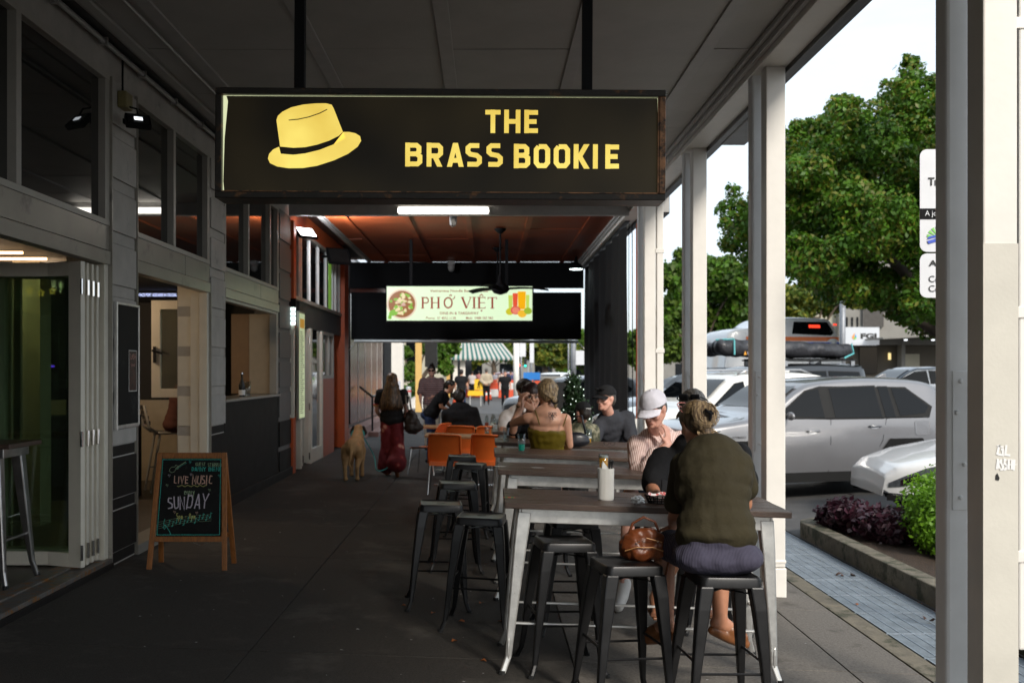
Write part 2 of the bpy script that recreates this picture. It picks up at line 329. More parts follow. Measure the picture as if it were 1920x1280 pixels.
m_orange_c = mat('orange_ceiling_paint', (.3, .055, .01), .5, var=.2, vs=1.5, bump=.05, bs=10)
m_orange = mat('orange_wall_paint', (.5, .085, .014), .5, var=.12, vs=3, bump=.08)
m_red = mat('red_brown_tile', (.09, .018, .01), .2, var=.25, vs=3, bump=.03)
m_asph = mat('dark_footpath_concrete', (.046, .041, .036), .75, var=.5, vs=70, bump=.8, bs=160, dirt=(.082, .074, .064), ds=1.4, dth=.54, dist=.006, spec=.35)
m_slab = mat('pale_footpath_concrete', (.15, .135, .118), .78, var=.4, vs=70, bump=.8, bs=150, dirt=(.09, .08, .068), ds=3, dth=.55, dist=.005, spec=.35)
m_kerb = mat('mossy_kerb_concrete', (.15, .13, .095), .8, var=.35, vs=7, bump=.7, bs=60, dirt=(.04, .042, .02), ds=4, dth=.5, dist=.006)
m_road = mat('road_asphalt', (.075, .073, .072), .75, var=.25, vs=3, bump=.6, bs=120, dist=.005)
m_galv = mat('galvanised_steel', (.72, .71, .68), .38, metal=.75, var=.15, vs=14, bump=.05, bs=30, dirt=(.35, .32, .28), ds=22, dth=.66)
m_stool = mat('black_steel_paint', (.014, .014, .015), .34, metal=.4, var=.2, vs=10, bump=.05, bs=40, dirt=(.06, .055, .05), ds=20, dth=.7)
m_wood = mat('dark_table_wood', (.065, .038, .026), .38, var=.45, vs=10, bump=.3, bs=40, stretch=(1, 14, 14))
m_lwood = mat('pale_table_wood', (.4, .22, .1), .45, var=.3, vs=8, bump=.15, stretch=(1, 12, 12))
m_fwood = mat('stained_pine', (.3, .11, .025), .45, var=.35, vs=9, bump=.25, bs=30, stretch=(10, 10, 1))
m_chalk = mat('chalkboard', (.008, .0085, .0085), .65, spec=.2, var=.5, vs=5, bump=.03, dirt=(.03, .032, .032), ds=4)
m_rub = mat('rubber', (.015, .015, .015), .8, var=0, bump=.05)
m_glassup = mat('dark_reflective_glass', (.012, .013, .012), .03, var=0, bump=0, spec=.8)
m_glass = glass('door_glass', (.82, .88, .82), base=.07)
m_clear = glass('drinking_glass', (.85, .88, .87), base=.06)
m_chrome = mat('chrome', (.7, .7, .7), .12, metal=1, var=0, bump=0)
m_or_pl = mat('orange_plastic', (.85, .17, .03), .35, var=.06, bump=.08, bs=120)
m_int = mat('dark_interior_wall', (.02, .018, .016), .7, var=.3, bump=.1)
m_cream = mat('cream_interior_wall', (.5, .42, .3), .6, var=.1, bump=.05)
m_intfl = mat('interior_floor', (.09, .075, .06), .45, var=.4, vs=3, bump=.1)
m_skin = mat('skin', (.56, .3, .2), .45, var=.1, vs=18, bump=.08, bs=220, sss=.12)
m_skin2 = mat('pink_skin', (.62, .33, .25), .45, var=.1, vs=18, bump=.08, bs=220, sss=.12)
m_skin3 = mat('tanned_skin', (.44, .2, .115), .45, var=.12, vs=18, bump=.08, bs=220, sss=.1)
m_lip = mat('lips', (.4, .12, .1), .4, var=.05, bump=.03)
m_eye = mat('eye', (.6, .58, .55), .15, var=0, bump=0); m_iris = mat('iris', (.03, .02, .012), .1, var=0, bump=0)
# ================================================================ ground
def sheet(name, x0, x1, y0, y1, zf, m, nx=1, ny=1, kind='structure', parent=None):
    mb = MB(); mb.grid(lambda u, v: (x0+(x1-x0)*u, y0+(y1-y0)*v, zf(x0+(x1-x0)*u)), nx, ny)
    o = mb.build(name, m, parent); 
    if kind and parent is None: o['kind'] = kind
    return o
XK = 2.80; XG = 3.46
def RZ(x): return -.10+.035*(min(x, 14.5)-3.46)
sheet('ground', -500, 700, -120, 1200, lambda x: -.45, mat('distant_ground', (.12, .115, .1), .9, var=.3, vs=.2, bump=0))
mb = MB(); xs = [XG, 6, 10, 14.5, 22, 60]
for a, b in zip(xs, xs[1:]):
    mb.add([(a, -30, RZ(a)), (b, -30, RZ(b)), (b, 300, RZ(b)), (a, 300, RZ(a))], [(0, 1, 2, 3)])
o = mb.build('road', m_road); o['kind'] = 'structure'
mb = MB(); mb.add([(-80, 41, .08), (-3.3, 41, .08), (XG, 41, -.12), (XG, 300, -.12), (-3.3, 300, .08), (-80, 300, .08)], [(0, 1, 4, 5), (1, 2, 3, 4)])
o = mb.build('cross_street_road', m_road); o['kind'] = 'structure'
m_line = mat('yellow_line_paint', (.6, .33, .04), .6, var=.25, vs=20, bump=.1)
mb = MB()
for x in (5.0, 7.9): 
    for k in range(1): mb.add([(x-1.0, 12.02, RZ(x-1)+.004), (x-.3, 12.02, RZ(x-.3)+.004), (x-.3, 12.12, RZ(x-.3)+.004), (x-1.0, 12.12, RZ(x-1)+.004)], [(0, 1, 2, 3)])
tag(mb.build('parking_line', m_line), kind='structure')
m_joint = mat('joint_dirt', (.02, .018, .015), .9, var=.2, bump=.1)
path = struct('footpath')
def slab(x0, x1, y0, y1, m, g=.005, th=.05, zo=0):
    a, b, c, d = x0+g, x1-g, y0+g, y1-g
    mb = MB(); mb.add([(a, c, G(a)-th), (b, c, G(b)-th), (b, d, G(b)-th), (a, d, G(a)-th), (a, c, G(a)+zo), (b, c, G(b)+zo), (b, d, G(b)+zo), (a, d, G(a)+zo)],
        [(0, 1, 2, 3), (4, 5, 6, 7), (0, 1, 5, 4), (1, 2, 6, 5), (2, 3, 7, 6), (3, 0, 4, 7)])
    return mb.build('paving_slab', m, path, bevel=.003)
mb = MB(); mb.add([(XK, 11.56, -.104), (XG, 11.56, -.104), (XG, 300, -.104), (XK, 300, -.104), (XG, -30, -.35), (XK, -30, -.35)], [(0, 1, 2, 3)])
tag(mb.build('gutter_strip', m_road), kind='structure')
part('joint_bed', MB().add([(-3.3, -9, G(-3.3)-.016), (XK, -9, G(XK)-.016), (XK, 41, G(XK)-.016), (-3.3, 41, G(-3.3)-.016)], [(0, 1, 2, 3)]), m_joint, path)
y = -9.0
while y < 40:
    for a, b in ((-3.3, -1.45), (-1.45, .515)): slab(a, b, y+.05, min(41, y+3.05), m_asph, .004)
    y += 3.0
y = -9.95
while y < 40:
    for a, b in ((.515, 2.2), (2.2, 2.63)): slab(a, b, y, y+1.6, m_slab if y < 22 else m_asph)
    y += 1.6
y = -9.0
while y < 40: slab(2.63, XK, y, y+2.4, m_kerb, zo=.004); y += 2.4
# steel drain grates over the gutter
m_grate = mat('grate_steel', (.22, .26, .3), .5, metal=.35, var=.3, vs=6, bump=.2, bs=80, dirt=(.13, .12, .1), ds=5, dth=.58)
m_gr2 = mat('grate_edge_steel', (.42, .48, .55), .38, metal=.6, var=.2, vs=20, bump=.1)
drain = thing('drain_grate', (XK, 0, -.1), 'long blue-grey steel grating laid in panels along the gutter beside the garden bed', 'drain grate')
part('gutter_channel', MB().box(XK, XG, -3, 11.55, -.26, -.24).box(XK-.01, XK+.002, -3, 11.55, -.24, -.11).box(XG-.002, XG+.02, -3, 11.55, -.24, -.11), m_joint, drain)
gm = None; y = 4.6
def grate_mb(L):
    b = MB(); n = int(L/.018)
    for i in range(n): b.box(.02, XG-XK-.02, i*.018+.004, i*.018+.0145, -.018, -.002)
    return b
gmesh = None; emesh = None
while y < 11.5:
    L = .6
    for j in range(1):
        if gmesh is None:
            o = grate_mb(L).build('grate_panel', m_grate, drain); gmesh = o.data
            b = MB()
            for i in range(8):
                xx = .02+i*(XG-XK-.05)/7; b.box(xx, xx+.008, .004, L-.004, -.02, .001)
            b.box(.01, XG-XK-.01, 0, .006, -.02, 0)
            e = b.build('rail', m_gr2, o); emesh = e.data
        else: o = link('grate_panel', gmesh, None, drain); e = link('rail', emesh, None, o)
        o.location = (0, y, random.uniform(-.002, .002)+0.0)
    y += L+.006
# garden bed
bed = thing('garden_bed', (XG, 11.4, -.1), 'raised concrete kerbed garden bed beside the parked cars', 'garden bed')
KB = .155
mb = MB(); kp = [(XG+.02, -2), (XG+.02, 11.1), (XG+.2, 11.38), (XG+.5, 11.42), (12, 11.42)]
def kerbpath(mb, pts, wd, z0, z1):
    for (a, b) in zip(pts, pts[1:]):
        d = Vector((b[0]-a[0], b[1]-a[1], 0)).normalized(); n = Vector((d.y, -d.x, 0))*wd
        q = [Vector((*a, z0)), Vector((*b, z0)), Vector((*b, z0))+n, Vector((*a, z0))+n]; mb.add(q+[v+Vector((0, 0, z1-z0)) for v in q], [(0, 1, 2, 3), (4, 5, 6, 7), (0, 1, 5, 4), (1, 2, 6, 5), (2, 3, 7, 6), (3, 0, 4, 7)])
kerbpath(mb, kp[:2], .17, -.14, .07)
mb.prism([(XG+.02, 11.1), (XG+.19, 11.1), (XG+.36, 11.25), (XG+.36, 11.42), (XG+.22, 11.40), (XG+.08, 11.28)], -.14, .07, 'z')
mb.box(XG+.361, 7.1, 11.25, 11.42, -.14, .07).box(6.93, 7.1, -2, 11.249, -.14, .07)
part('concrete_kerb', mb, m_kerb, bed, bevel=.012)
part('soil', MB().grid(lambda u, v: (XG+.18+u*3.3, -1+v*12.26, .015+.03*noise.noise(Vector((u*20, v*40, 0)))), 30, 40), mat('soil_mulch', (.05, .03, .018), .9, var=.5, vs=25, bump=1, bs=90, dist=.02), bed, smooth=True)
m_purp = leafmat('purple_leaf', (.04, .011, .026), .2, .5); m_green = leafmat('bright_leaf', (.16, .36, .03), .45, .3)
def bush(nm, label, cl, n, size, m, seed, stem, cat='shrub', group=None, el=1.6):
    c0 = cl[0]; t = thing(nm, (c0[0], c0[1], min(c[2]-c[5] for c in cl)), label, cat, group)
    b = MB()
    for c in cl:
        for k in range(4): b.tube([(c[0]+random.uniform(-.05, .05), c[1]+random.uniform(-.05, .05), t.location.z-.02), (c[0]+random.uniform(-.6, .6)*c[3], c[1]+random.uniform(-.6, .6)*c[4], c[2]+.5*c[5])], [.012, .004], 5)
    part('stem', b, stem, t); leaves('foliage', cl, n, size, m, t, seed, elong=el, shell=.35); return t
m_bark = mat('bark', (.09, .065, .045), .85, var=.4, vs=6, bump=.8, bs=25, dist=.01)
cl = []
for k in range(14):
    u = k/13; cl.append((3.80+.62*u+random.uniform(-.05, .05), 10.75-1.1*u+random.uniform(-.2, .2), .17+random.uniform(-.02, .05), .2, .22, .16))
bush('purple_leaved_plant', 'low mass of dark purple leaves at the far end of the garden bed', cl, 11000, .044, [m_purp], 3, m_bark, 'shrub')
cl = [(4.5, 9.9, .45, .36, .36, .32), (4.3, 9.6, .36, .27, .3, .28), (4.62, 9.55, .42, .4, .4, .32), (4.25, 9.35, .26, .24, .3, .24), (4.85, 9.2, .36, .4, .4, .33), (4.5, 9.1, .24, .3, .32, .25), (4.75, 8.6, .25, .35, .4, .3)]
bush('clipped_green_bush', 'bright green rounded bush behind the purple plants in the garden bed', cl, 26000, .028, [m_green], 4, m_bark)

# ================================================================ awning
ZC = 4.37; aw = thing('street_awning', (0, 5, ZC), 'wide grey sheet-lined awning covering the footpath on timber posts', 'awning')
bx = [-2.78, -2.44, -1.39, -.34, .72, 1.77, 2.2]; by = [-5, -3.7, -2.4, -1.1, .22, 1.54, 2.86, 4.17, 5.49, 6.8, 8.11, 9.42, 10.74, 12.05, 13.37, 14.69, 15.5]
pm = {}
def cpanel(x0, x1, y0, y1, m):
    k = (round(x1-x0, 2), round(y1-y0, 2), m.name)
    if k not in pm:
        a, b = (x1-x0)/2-.006, (y1-y0)/2-.006; pm[k] = MB().box(-a, a, -b, b, 0, .012).build('ceiling_panel', m, aw, bevel=.003)
        o = pm[k]
    else: o = pm[k].copy(); C.objects.link(o); o.parent = aw
    o.location = Vector(((x0+x1)/2, (y0+y1)/2, ZC+random.uniform(-.004, .004)))-aw.location; o.rotation_euler = (random.uniform(-.003, .003), random.uniform(-.004, .004), 0)
for i in range(len(bx)-1):
    for j in range(len(by)-1): cpanel(bx[i], bx[i+1], by[j], by[j+1], m_ceil)
oy = [15.62, 17.0, 18.4, 19.8, 21.2, 22.6, 24.0]
for i in range(len(bx)-1):
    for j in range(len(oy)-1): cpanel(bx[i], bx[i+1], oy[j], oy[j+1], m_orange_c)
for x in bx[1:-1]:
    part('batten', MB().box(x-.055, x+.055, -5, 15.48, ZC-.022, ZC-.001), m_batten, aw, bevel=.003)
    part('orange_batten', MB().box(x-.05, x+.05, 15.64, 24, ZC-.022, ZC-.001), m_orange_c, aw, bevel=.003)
part('roof_deck', MB().box(-3.4, 2.75, -5.05, 24.05, ZC+.06, ZC+.12), m_dark, aw)
part('edge_beam', MB().box(2.2, 2.43, -5, 24, ZC-.15, ZC+.05), m_white, aw, bevel=.006)
part('edge_moulding', MB().box(2.13, 2.2, -5, 24, ZC-.05, ZC-.004).box(2.16, 2.2, -5, 24, ZC-.1, ZC-.052), m_batten, aw, bevel=.006)
part('gutter', MB().box(2.435, 2.62, -5, 24, ZC-.1, ZC+.055).box(2.43, 2.5, -5, 24, ZC-.19, ZC-.101), m_dark, aw, bevel=.006)
part('end_beam', MB().box(-3.1, 2.2, 15.5, 15.62, 4.17, ZC-.003), m_batten, aw, bevel=.005)
part('wall_cove', MB().prism([(-2.78, ZC), (-3.14, ZC+.1), (-3.16, ZC+.13), (-2.78, ZC+.05)], -5, 24, 'y').box(-2.9, -2.82, -5, 24, ZC-.012, ZC+.06), m_ceil, aw, bevel=.004)
part('end_lining', MB().box(2.0, 2.2, 23.98, 24.02, ZC-.2, ZC), m_blk, aw)
cd = tag(MB().tube([(-3.09, -5, 4.40), (-3.09, 15, 4.40)], .021, 8).tube([(-2.56, -5, 4.352), (-2.56, 11, 4.352)], .012, 6).build('conduit_pipe', m_batten, smooth=True), 'thin grey conduit pipes running along the top of the pub wall and awning lining', 'pipe')
b = MB(); 
for k in range(18): b.box(-3.13, -3.06, k*.9-1, k*.9-.97, 4.37, 4.43)
b.build('pipe_clip', m_batten, cd)
# ---- posts
def post(y, xr, label, near=False, bottom=None):
    xl = xr-.157; t = thing('awning_post', (xr-.08, y+.08, G(xr)), label, 'post', 'white posts holding up the street awning')
    part('square_post', MB().box(xl, xr, y, y+.157, G(xr)+.24, ZC-.151), m_white, t, bevel=.008)
    part('post_plinth', MB().box(xl-.008, xr+.008, y-.008, y+.165, G(xr)-.02, G(xr)+.235), m_white, t, bevel=.01)
    part('plinth_band', MB().box(xl-.006, xr+.006, y-.006, y+.163, G(xr)+.27, G(xr)+.3), m_white, t, bevel=.008)
    a = y+.26; part('side_post', MB().box(xr-.205, xr-.09, a, a+.13, G(xr), ZC-.1), m_grypost, t, bevel=.016)
    s = part('steel_strap', MB().box(xr-.178, xr-.1, a-.007, a-.001, 1.08, 1.75), m_grypost, t, bevel=.002)
    for z, x in ((1.70, -.14), (1.55, -.158), (1.3, -.122), (1.14, -.14)):
        sub('bolt', MB().lathe([(.0001, .012), (.008, .011), (.011, .005), (.012, 0)], 8, (0, 0, 0)), m_grypost, t, s).matrix_local = Matrix.Translation(Vector((xr+x, a-.006, z))-t.location) @ Matrix.Rotation(math.radians(90), 4, 'X')
        # mesh was built at origin; undo the root offset baked by sub()
        s.children[-1].data.transform(Matrix.Translation(t.location))
    part('base_bracket', MB().box(xr-.214, xr-.206, a-.02, a+.12, G(xr), G(xr)+.3).box(xl-.022, xl-.01, y+.02, y+.13, G(xr), G(xr)+.12), m_grypost, t, bevel=.003)
    for yy, zz in ((a+.01, .06), (a+.05, .24), (y+.05, .08)):
        part('bolt', MB().tube([(xr-.232 if yy > a else xl-.035, yy, G(xr)+zz), (xr-.206 if yy > a else xl-.01, yy, G(xr)+zz)], .013, 7), m_grypost, t)
    return t
pn = post(4.54, 2.415, 'nearest awning post, marked with white graffiti, at the right edge of the view')
m_graf = mat('white_paint_scribble', (.8, .8, .8), .6, var=0, bump=0)
b = MB()
stroke_mb('GL', 2.315, 2.38, 1.365, 1.415, 4.533, t=.2, mb=b, jit=.12, slant=.05)
stroke_mb('WASSEH', 2.305, 2.398, 1.3, 1.35, 4.533, t=.2, mb=b, jit=.12)
part('graffiti', b, m_graf, pn)
part('chip', MB().prism([(2.312, 1.275), (2.32, 1.285), (2.33, 1.262), (2.325, 1.25), (2.31, 1.255)], 4.533, 4.5395), m_rub, pn)
m_wash = mat('washed_paint', (.6, .575, .51), .5, var=.08, vs=3, bump=.12)
part('repainted_band', MB().box(2.256, 2.417, 4.5355, 4.5395, .28, 2.33), m_wash, pn)
post(8.08, 2.415, 'post standing behind the woman in the olive T-shirt, second from the camera')
post(11.05, 2.43, 'post rising directly above the man with sunglasses on his hair')
tp = post(13.95, 2.35, 'farthest post, rising above the man in the white cap')
def downpipe(x0, x1, y, z0, z1, label):
    t = thing('downpipe', ((x0+x1)/2, y, z0), label, 'downpipe'); part('pipe', MB().box(x0, x1, y, y+.1, z0, z1), m_white, t, bevel=.01)
    for z in (z0+.45, z0+1.7, z1-.8):
        if z < z1: part('bracket', MB().box(x0-.02, x1+.012, y-.008, y+.04, z, z+.06), m_white, t, bevel=.004)
downpipe(2.365, 2.46, 13.95, .3, 4.2, 'square white downpipe strapped to the farthest post')
downpipe(2.72, 2.84, 5.1, .32, 4.3, 'cream downpipe cut by the right edge beside the nearest post')
t = thing('side_sign_box', (2.72, 10, 4.2), 'dark underside of a sign box projecting from the awning edge between two posts', 'sign')
part('casing', MB().box(2.5, 2.76, 9.4, 10.7, 4.17, 4.3), m_dark, t, bevel=.01); part('end_cap', MB().box(2.64, 2.75, 9.38, 9.4, 4.22, 4.29), m_dark, t)
t = thing('side_sign_box', (2.72, 14, 4.2), 'small far sign box hanging from the awning edge beyond the second post gap', 'sign')
part('casing', MB().box(2.55, 2.72, 14.9, 15.6, 4.1, 4.4), m_dark, t, bevel=.01); part('end_cap', MB().box(2.56, 2.71, 14.88, 14.9, 4.12, 4.38), m_batten, t)

# ================================================================ pub building
XW = -3.16; g0 = G(XW)
pub = thing('pub_building', (XW, 8, g0), 'old grey painted pub front with black lower walls and folding doors on the left', 'building')
Z1, Z2, Z3 = 2.63, 2.96, 4.21
part('upper_wall', MB().box(XW-.35, XW, -5, 15.9, Z3, 4.6), m_pier, pub)
part('plinth', MB().box(XW-.3, XW+.045, -5, 8.3, -.2, g0+.045).box(XW-.3, XW+.045, 11.3, 15.9, -.2, g0+.12), m_black, pub, bevel=.006)
part('door_sill', MB().box(XW-.2, XW+.035, 2, 8.29, g0+.046, g0+.08).box(XW-.25, XW-.12, 2, 8.29, g0+.08, g0+.095), mat('rusty_sill', (.17, .16, .15), .5, metal=.5, var=.3, vs=12, bump=.4, dirt=(.3, .13, .03), ds=14, dth=.52), pub, bevel=.003)
part('door_sill', MB().box(XW-.2, XW+.035, 8.9, 11.28, -.1, g0+.085), m_fascia, pub, bevel=.004)
def pier(y0, y1, white_to=1.27):
    part('pier_core', MB().box(XW-.36, XW-.002, y0, y1, -.2, Z3), m_pier, pub)
    z = 4.17; 
    while z > g0+.1:
        h = .35; zl = max(z-h, g0+.01)
        for zz0, zz1, pr in ((zl, z, .022), (zl-.1, zl, .006)):
            if zz1 <= g0: continue
            zz0 = max(zz0, g0-.1); m = m_black if zz1 < white_to+.06 else m_pier
            part('pier_block', MB().box(XW, XW+pr, y0+.012, y1-.012, zz0+.006, zz1-.006), m, pub, bevel=.004)
        z = zl-.1
    # return face towards the camera, blocks as well
    z = 4.17
    if y0 > 10:
        while z > .5:
            part('pier_block', MB().box(XW-.35, XW-.115, y0-.012, y0, max(z-.35, .2)+.006, z-.006), m_alu2, pub, bevel=.004); z -= .45
pier(8.31, 8.9); pier(11.28, 11.92, 1.38)
# dark pier 3
part('pier_core', MB().box(XW-.36, XW-.002, 15.0, 15.9, -.2, 4.6), mat('dark_pier_paint', (.15, .145, .14), .6, var=.1, bump=.1), pub)  # dark grey paint of the third pier
for k in range(9): part('pier_block', MB().box(XW, XW+.02, 15.02, 15.88, .15+k*.45, .15+k*.45+.38), m_black if k < 2 else MATS['dark_pier_paint'], pub, bevel=.004)
def bay(y0, y1, mull, top=True):
    part('fascia_sheet', MB().box(XW-.06, XW+.004, y0, y0+(y1-y0)*.62-.003, Z1+.12, Z2-.01), m_fascia, pub, bevel=.002)
    part('fascia_sheet', MB().box(XW-.06, XW+.006, y0+(y1-y0)*.62+.003, y1, Z1+.12, Z2-.01), m_fascia, pub, bevel=.002)
    part('lintel_rail', MB().box(XW-.08, XW+.02, y0, y1, Z1, Z1+.112), m_fascia, pub, bevel=.004)
    f = part('window_frame', MB().box(XW-.08, XW+.012, y0, y1, Z2-.008, Z2+.04).box(XW-.08, XW+.012, y0, y1, Z3-.05, Z3).box(XW-.08, XW+.01, y0, y0+.05, Z2+.04, Z3-.05).box(XW-.08, XW+.01, y1-.09, y1, Z2+.04, Z3-.05), m_alu, pub, bevel=.003)
    ys = [y0+.05]+mull+[y1-.09]
    for m_ in mull: sub('mullion', MB().box(XW-.08, XW+.014, m_-.035, m_+.035, Z2+.04, Z3-.05), m_alu, pub, f, bevel=.003)
    for a, b in zip(ys, ys[1:]): sub('pane', MB().box(XW-.055, XW-.05, a, b, Z2+.03, Z3-.04), m_glassup, pub, f)
bay(-5, 8.29, [-2, 1, 4.0, 6.68]); bay(8.92, 11.27, [10.0]); bay(11.93, 14.99, [13.1, 14.4])
part('door_jamb', MB().box(XW-.09, XW-.0, 11.2, 11.278, g0, Z1).box(XW-.11, XW-.002, 8.21, 8.29, g0+.08, Z1).box(XW-.2, XW-.1, 11.235, 11.27, g0, Z1), m_alu2, pub, bevel=.004)
part('edge_trim', MB().box(XW-.01, XW+.03, 8.292, 8.306, g0, 4.2).box(XW-.01, XW+.028, 8.902, 8.916, g0, 4.2).box(XW-.01, XW+.028, 11.268, 11.279, g0, Z1), m_fascia, pub)
part('servery_wall', MB().box(XW-.12, XW+.006, 11.93, 14.99, -.2, 1.37), m_black, pub, bevel=.004)
part('servery_ledge', MB().box(XW-.45, XW+.035, 11.9, 15.0, 1.372, 1.405), m_fascia, pub, bevel=.005)
part('servery_frame', MB().box(XW-.1, XW+.004, 11.93, 11.96, 1.406, Z1).box(XW-.1, XW+.004, 14.86, 14.98, 1.406, Z1).box(XW-.09, XW, 11.96, 14.86, Z1-.04, Z1-.001), m_alu, pub, bevel=.004)
# folded door leaves in the first bay
def leaf(y, x0, x1, z0, z1, st=.125, root=pub, tr=.11, gl=None, m=None):
    f = part('door_leaf', MB().box(x0, x0+st, y, y+.045, z0, z1).box(x1-st, x1, y, y+.045, z0, z1).box(x0+st, x1-st, y, y+.045, z1-tr, z1).box(x0+st, x1-st, y, y+.045, z0, z0+tr), m or m_alu2, root, bevel=.004)
    sub('glass_pane', MB().box(x0+st-.005, x1-st+.005, y+.018, y+.026, z0+tr-.005, z1-tr+.005), gl or m_glass, root, f)
    for z in (z0+.12, z0+(z1-z0)*.42, z1-.2): sub('hinge', MB().tube([(x1+.012, y-.004, z-.06), (x1+.012, y-.004, z+.06)], .011, 8), m_chrome, root, f)
    return f
for k, yy in enumerate((7.80, 7.92, 8.02, 8.12)):
    lf_ = leaf(yy, XW-.95+k*.01, XW-.03-.0*k, g0+.095, Z1-.02)
    if k == 0:   # the first leaf stands slightly ajar
        pv = Vector((XW-.03, yy, 0))-pub.location; Rm = Matrix.Translation(pv) @ Matrix.Rotation(math.radians(-21), 4, 'Z') @ Matrix.Translation(-pv); pv2 = Rm
        for q in [lf_]+list(lf_.children): q.data.transform(Rm)
leaf(12.3, -4.16, -3.36, 1.42, 2.62, .11)
h = MB().box(-4.13, -4.1, 12.27, 12.3, 1.85, 2.05).tube([(-4.115, 12.27, 2.0), (-4.115, 12.2, 2.0), (-3.99, 12.2, 1.96)], .013, 8)
part('window_handle', h, m_dark, pub)
# interior
part('interior_floor', MB().box(-9, XW-.2, -5, 15, .0, g0+.08), m_intfl, pub)
part('stacked_leaf_stile', MB().box(-4.1, -4.04, 8.6, 8.64, .2, 2.6), m_alu2, pub); part('stacked_leaf_stile', MB().box(-4.22, -4.17, 8.7, 8.74, .2, 2.6), m_alu2, pub); part('stacked_leaf_stile', MB().box(-4.36, -4.29, 8.6, 8.64, .2, 2.6), m_alu2, pub); part('stacked_leaf_stile', MB().box(-4.55, -4.46, 8.7, 8.74, .2, 2.6), m_alu2, pub)
for nm_, lc_, en_ in (('pub_lamp', (-5.2, 11.6, 2.75), 30), ('pub_lamp', (-4.9, 9.3, 2.75), 18)):
    Lp = bpy.data.objects.new(nm_, bpy.data.lights.new(nm_, 'POINT')); Lp.data.energy = en_; Lp.data.color = (1, .72, .45); Lp.data.shadow_soft_size = .15; Lp.location = lc_; C.objects.link(Lp)
part('interior_wall', MB().box(-9.1, -9, -5, 15.4, 0, 4.5).box(-9.1, XW-.36, 15.3, 15.4, 0, 4.5).box(-9.1, XW-.36, -5.1, -5, 0, 4.5).box(-9.1, XW-.2, -5, 15.4, 4.5, 4.6).box(-9, -4.3, 14.2, 14.3, 1.34, 4.5).box(-9, XW-.1, -5, 15.0, Z1+.25, Z1+.3), m_int, pub)
part('cream_dado', MB().box(-9, -4.3, 14.17, 14.3, .19, 1.335), m_cream, pub)
part('servery_side_wall', MB().box(-3.58, XW-.1, 14.93, 15.0, 1.41, 2.6), mat('servery_wall_cream', (.5, .4, .28), .5, var=.08, bump=.03), pub)
part('servery_side_wall', MB().box(-3.85, -3.585, 14.93, 15.0, 1.41, 2.6), mat('servery_wall_tan', (.3, .17, .08), .5, var=.1, bump=.03), pub)
part('reflection_pillar', MB().box(-4.78, -4.5, 10.0, 10.25, .19, 2.85), m_cream, pub); part('interior_counter', MB().box(-5.6, -4.35, 12.0, 12.5, .19, 1.2), m_int, pub)  # cream pillar added for the pale upright reflection in the door glass
sl_ = thing('star_lights', (-4.6, 9.6, 2.6), 'row of small yellow star lights glowing behind the folded door glass', 'light')
for k in range(6):
    x = -4.75+k*.11; pts_ = [(x+(.035 if j % 2 == 0 else .015)*math.sin(j*.6283), 2.5+(.035 if j % 2 == 0 else .015)*math.cos(j*.6283)+.02*(k % 2)) for j in range(10)]; b = MB(); b.ribbon(pts_, .006, 9.6, closed=True); part('star', b, glow('star_yellow', (.9, .5, .08), 1.5), sl_)
# television
tv = thing('television', (-4.85, 14.1, 2.8), 'wall television inside the pub with a news ticker line', 'television')
part('screen_casing', MB().box(-5.5, -4.3, 14.08, 14.16, 2.72, 3.4), m_blk, tv)
part('picture', MB().prism([(-5.2, 2.92), (-4.74, 2.92), (-4.78, 3.1), (-5.2, 3.14)], 14.07, 14.078), glow('tv_cyan', (.2, .6, .65), 1.0), tv)
part('picture_red', MB().prism([(-5.2, 3.0), (-4.92, 2.97), (-4.85, 3.05), (-5.2, 3.1)], 14.064, 14.0695), glow('tv_red', (.6, .06, .06), .8), tv)
part('ticker_text', text_mb('OD FACE PORT ADELAIDE IN CRUCIAL SAT', -4.99, -4.33, 2.80, 2.845, 14.07, bold=.02), glow('tv_text', (.5, .58, .95), 1.6), tv)
ex = thing('exit_sign', (-3.9, 13.4, 2.45), 'green lit running-man exit sign seen through the open window leaf', 'exit sign')
part('green_box', MB().box(-4.15, -3.75, 13.4, 13.44, 2.42, 2.62), glow('exit_green', (.0, .22, .05), .7), ex)
b = MB().ell((-3.93, 13.39, 2.585), (.018, .004, .018)).tube([(-3.93, 13.39, 2.56), (-3.94, 13.39, 2.51), (-3.97, 13.39, 2.47), (-3.99, 13.39, 2.44)], .012, 6).tube([(-3.94, 13.39, 2.51), (-3.91, 13.39, 2.48), (-3.92, 13.39, 2.44)], .011, 6).tube([(-3.96, 13.39, 2.53), (-3.93, 13.39, 2.55), (-3.9, 13.39, 2.52)], .008, 6)
part('running_figure', b, glow('exit_white', (.7, .9, .75), 1), ex)
tag(MB().tube([(-6, 10.9, 1.80), (-4.75, 10.9, 1.80)], .012, 6).build('neon_strip', glow('purple_neon', (.12, .03, .9), 3)), 'thin violet neon strip glowing inside the dark pub', 'neon light')
fl = thing('ceiling_light', (-5.4, 9.5, 2.75), 'row of small warm lights inside the pub above the folding doors', 'light')
for k in range(3): part('lamp', MB().tube([(-4.85, 9.2+k*.5, 2.84), (-4.3, 9.2+k*.5, 2.84)], .014, 6), glow('warm_lamp', (1, .62, .3), 4), fl)
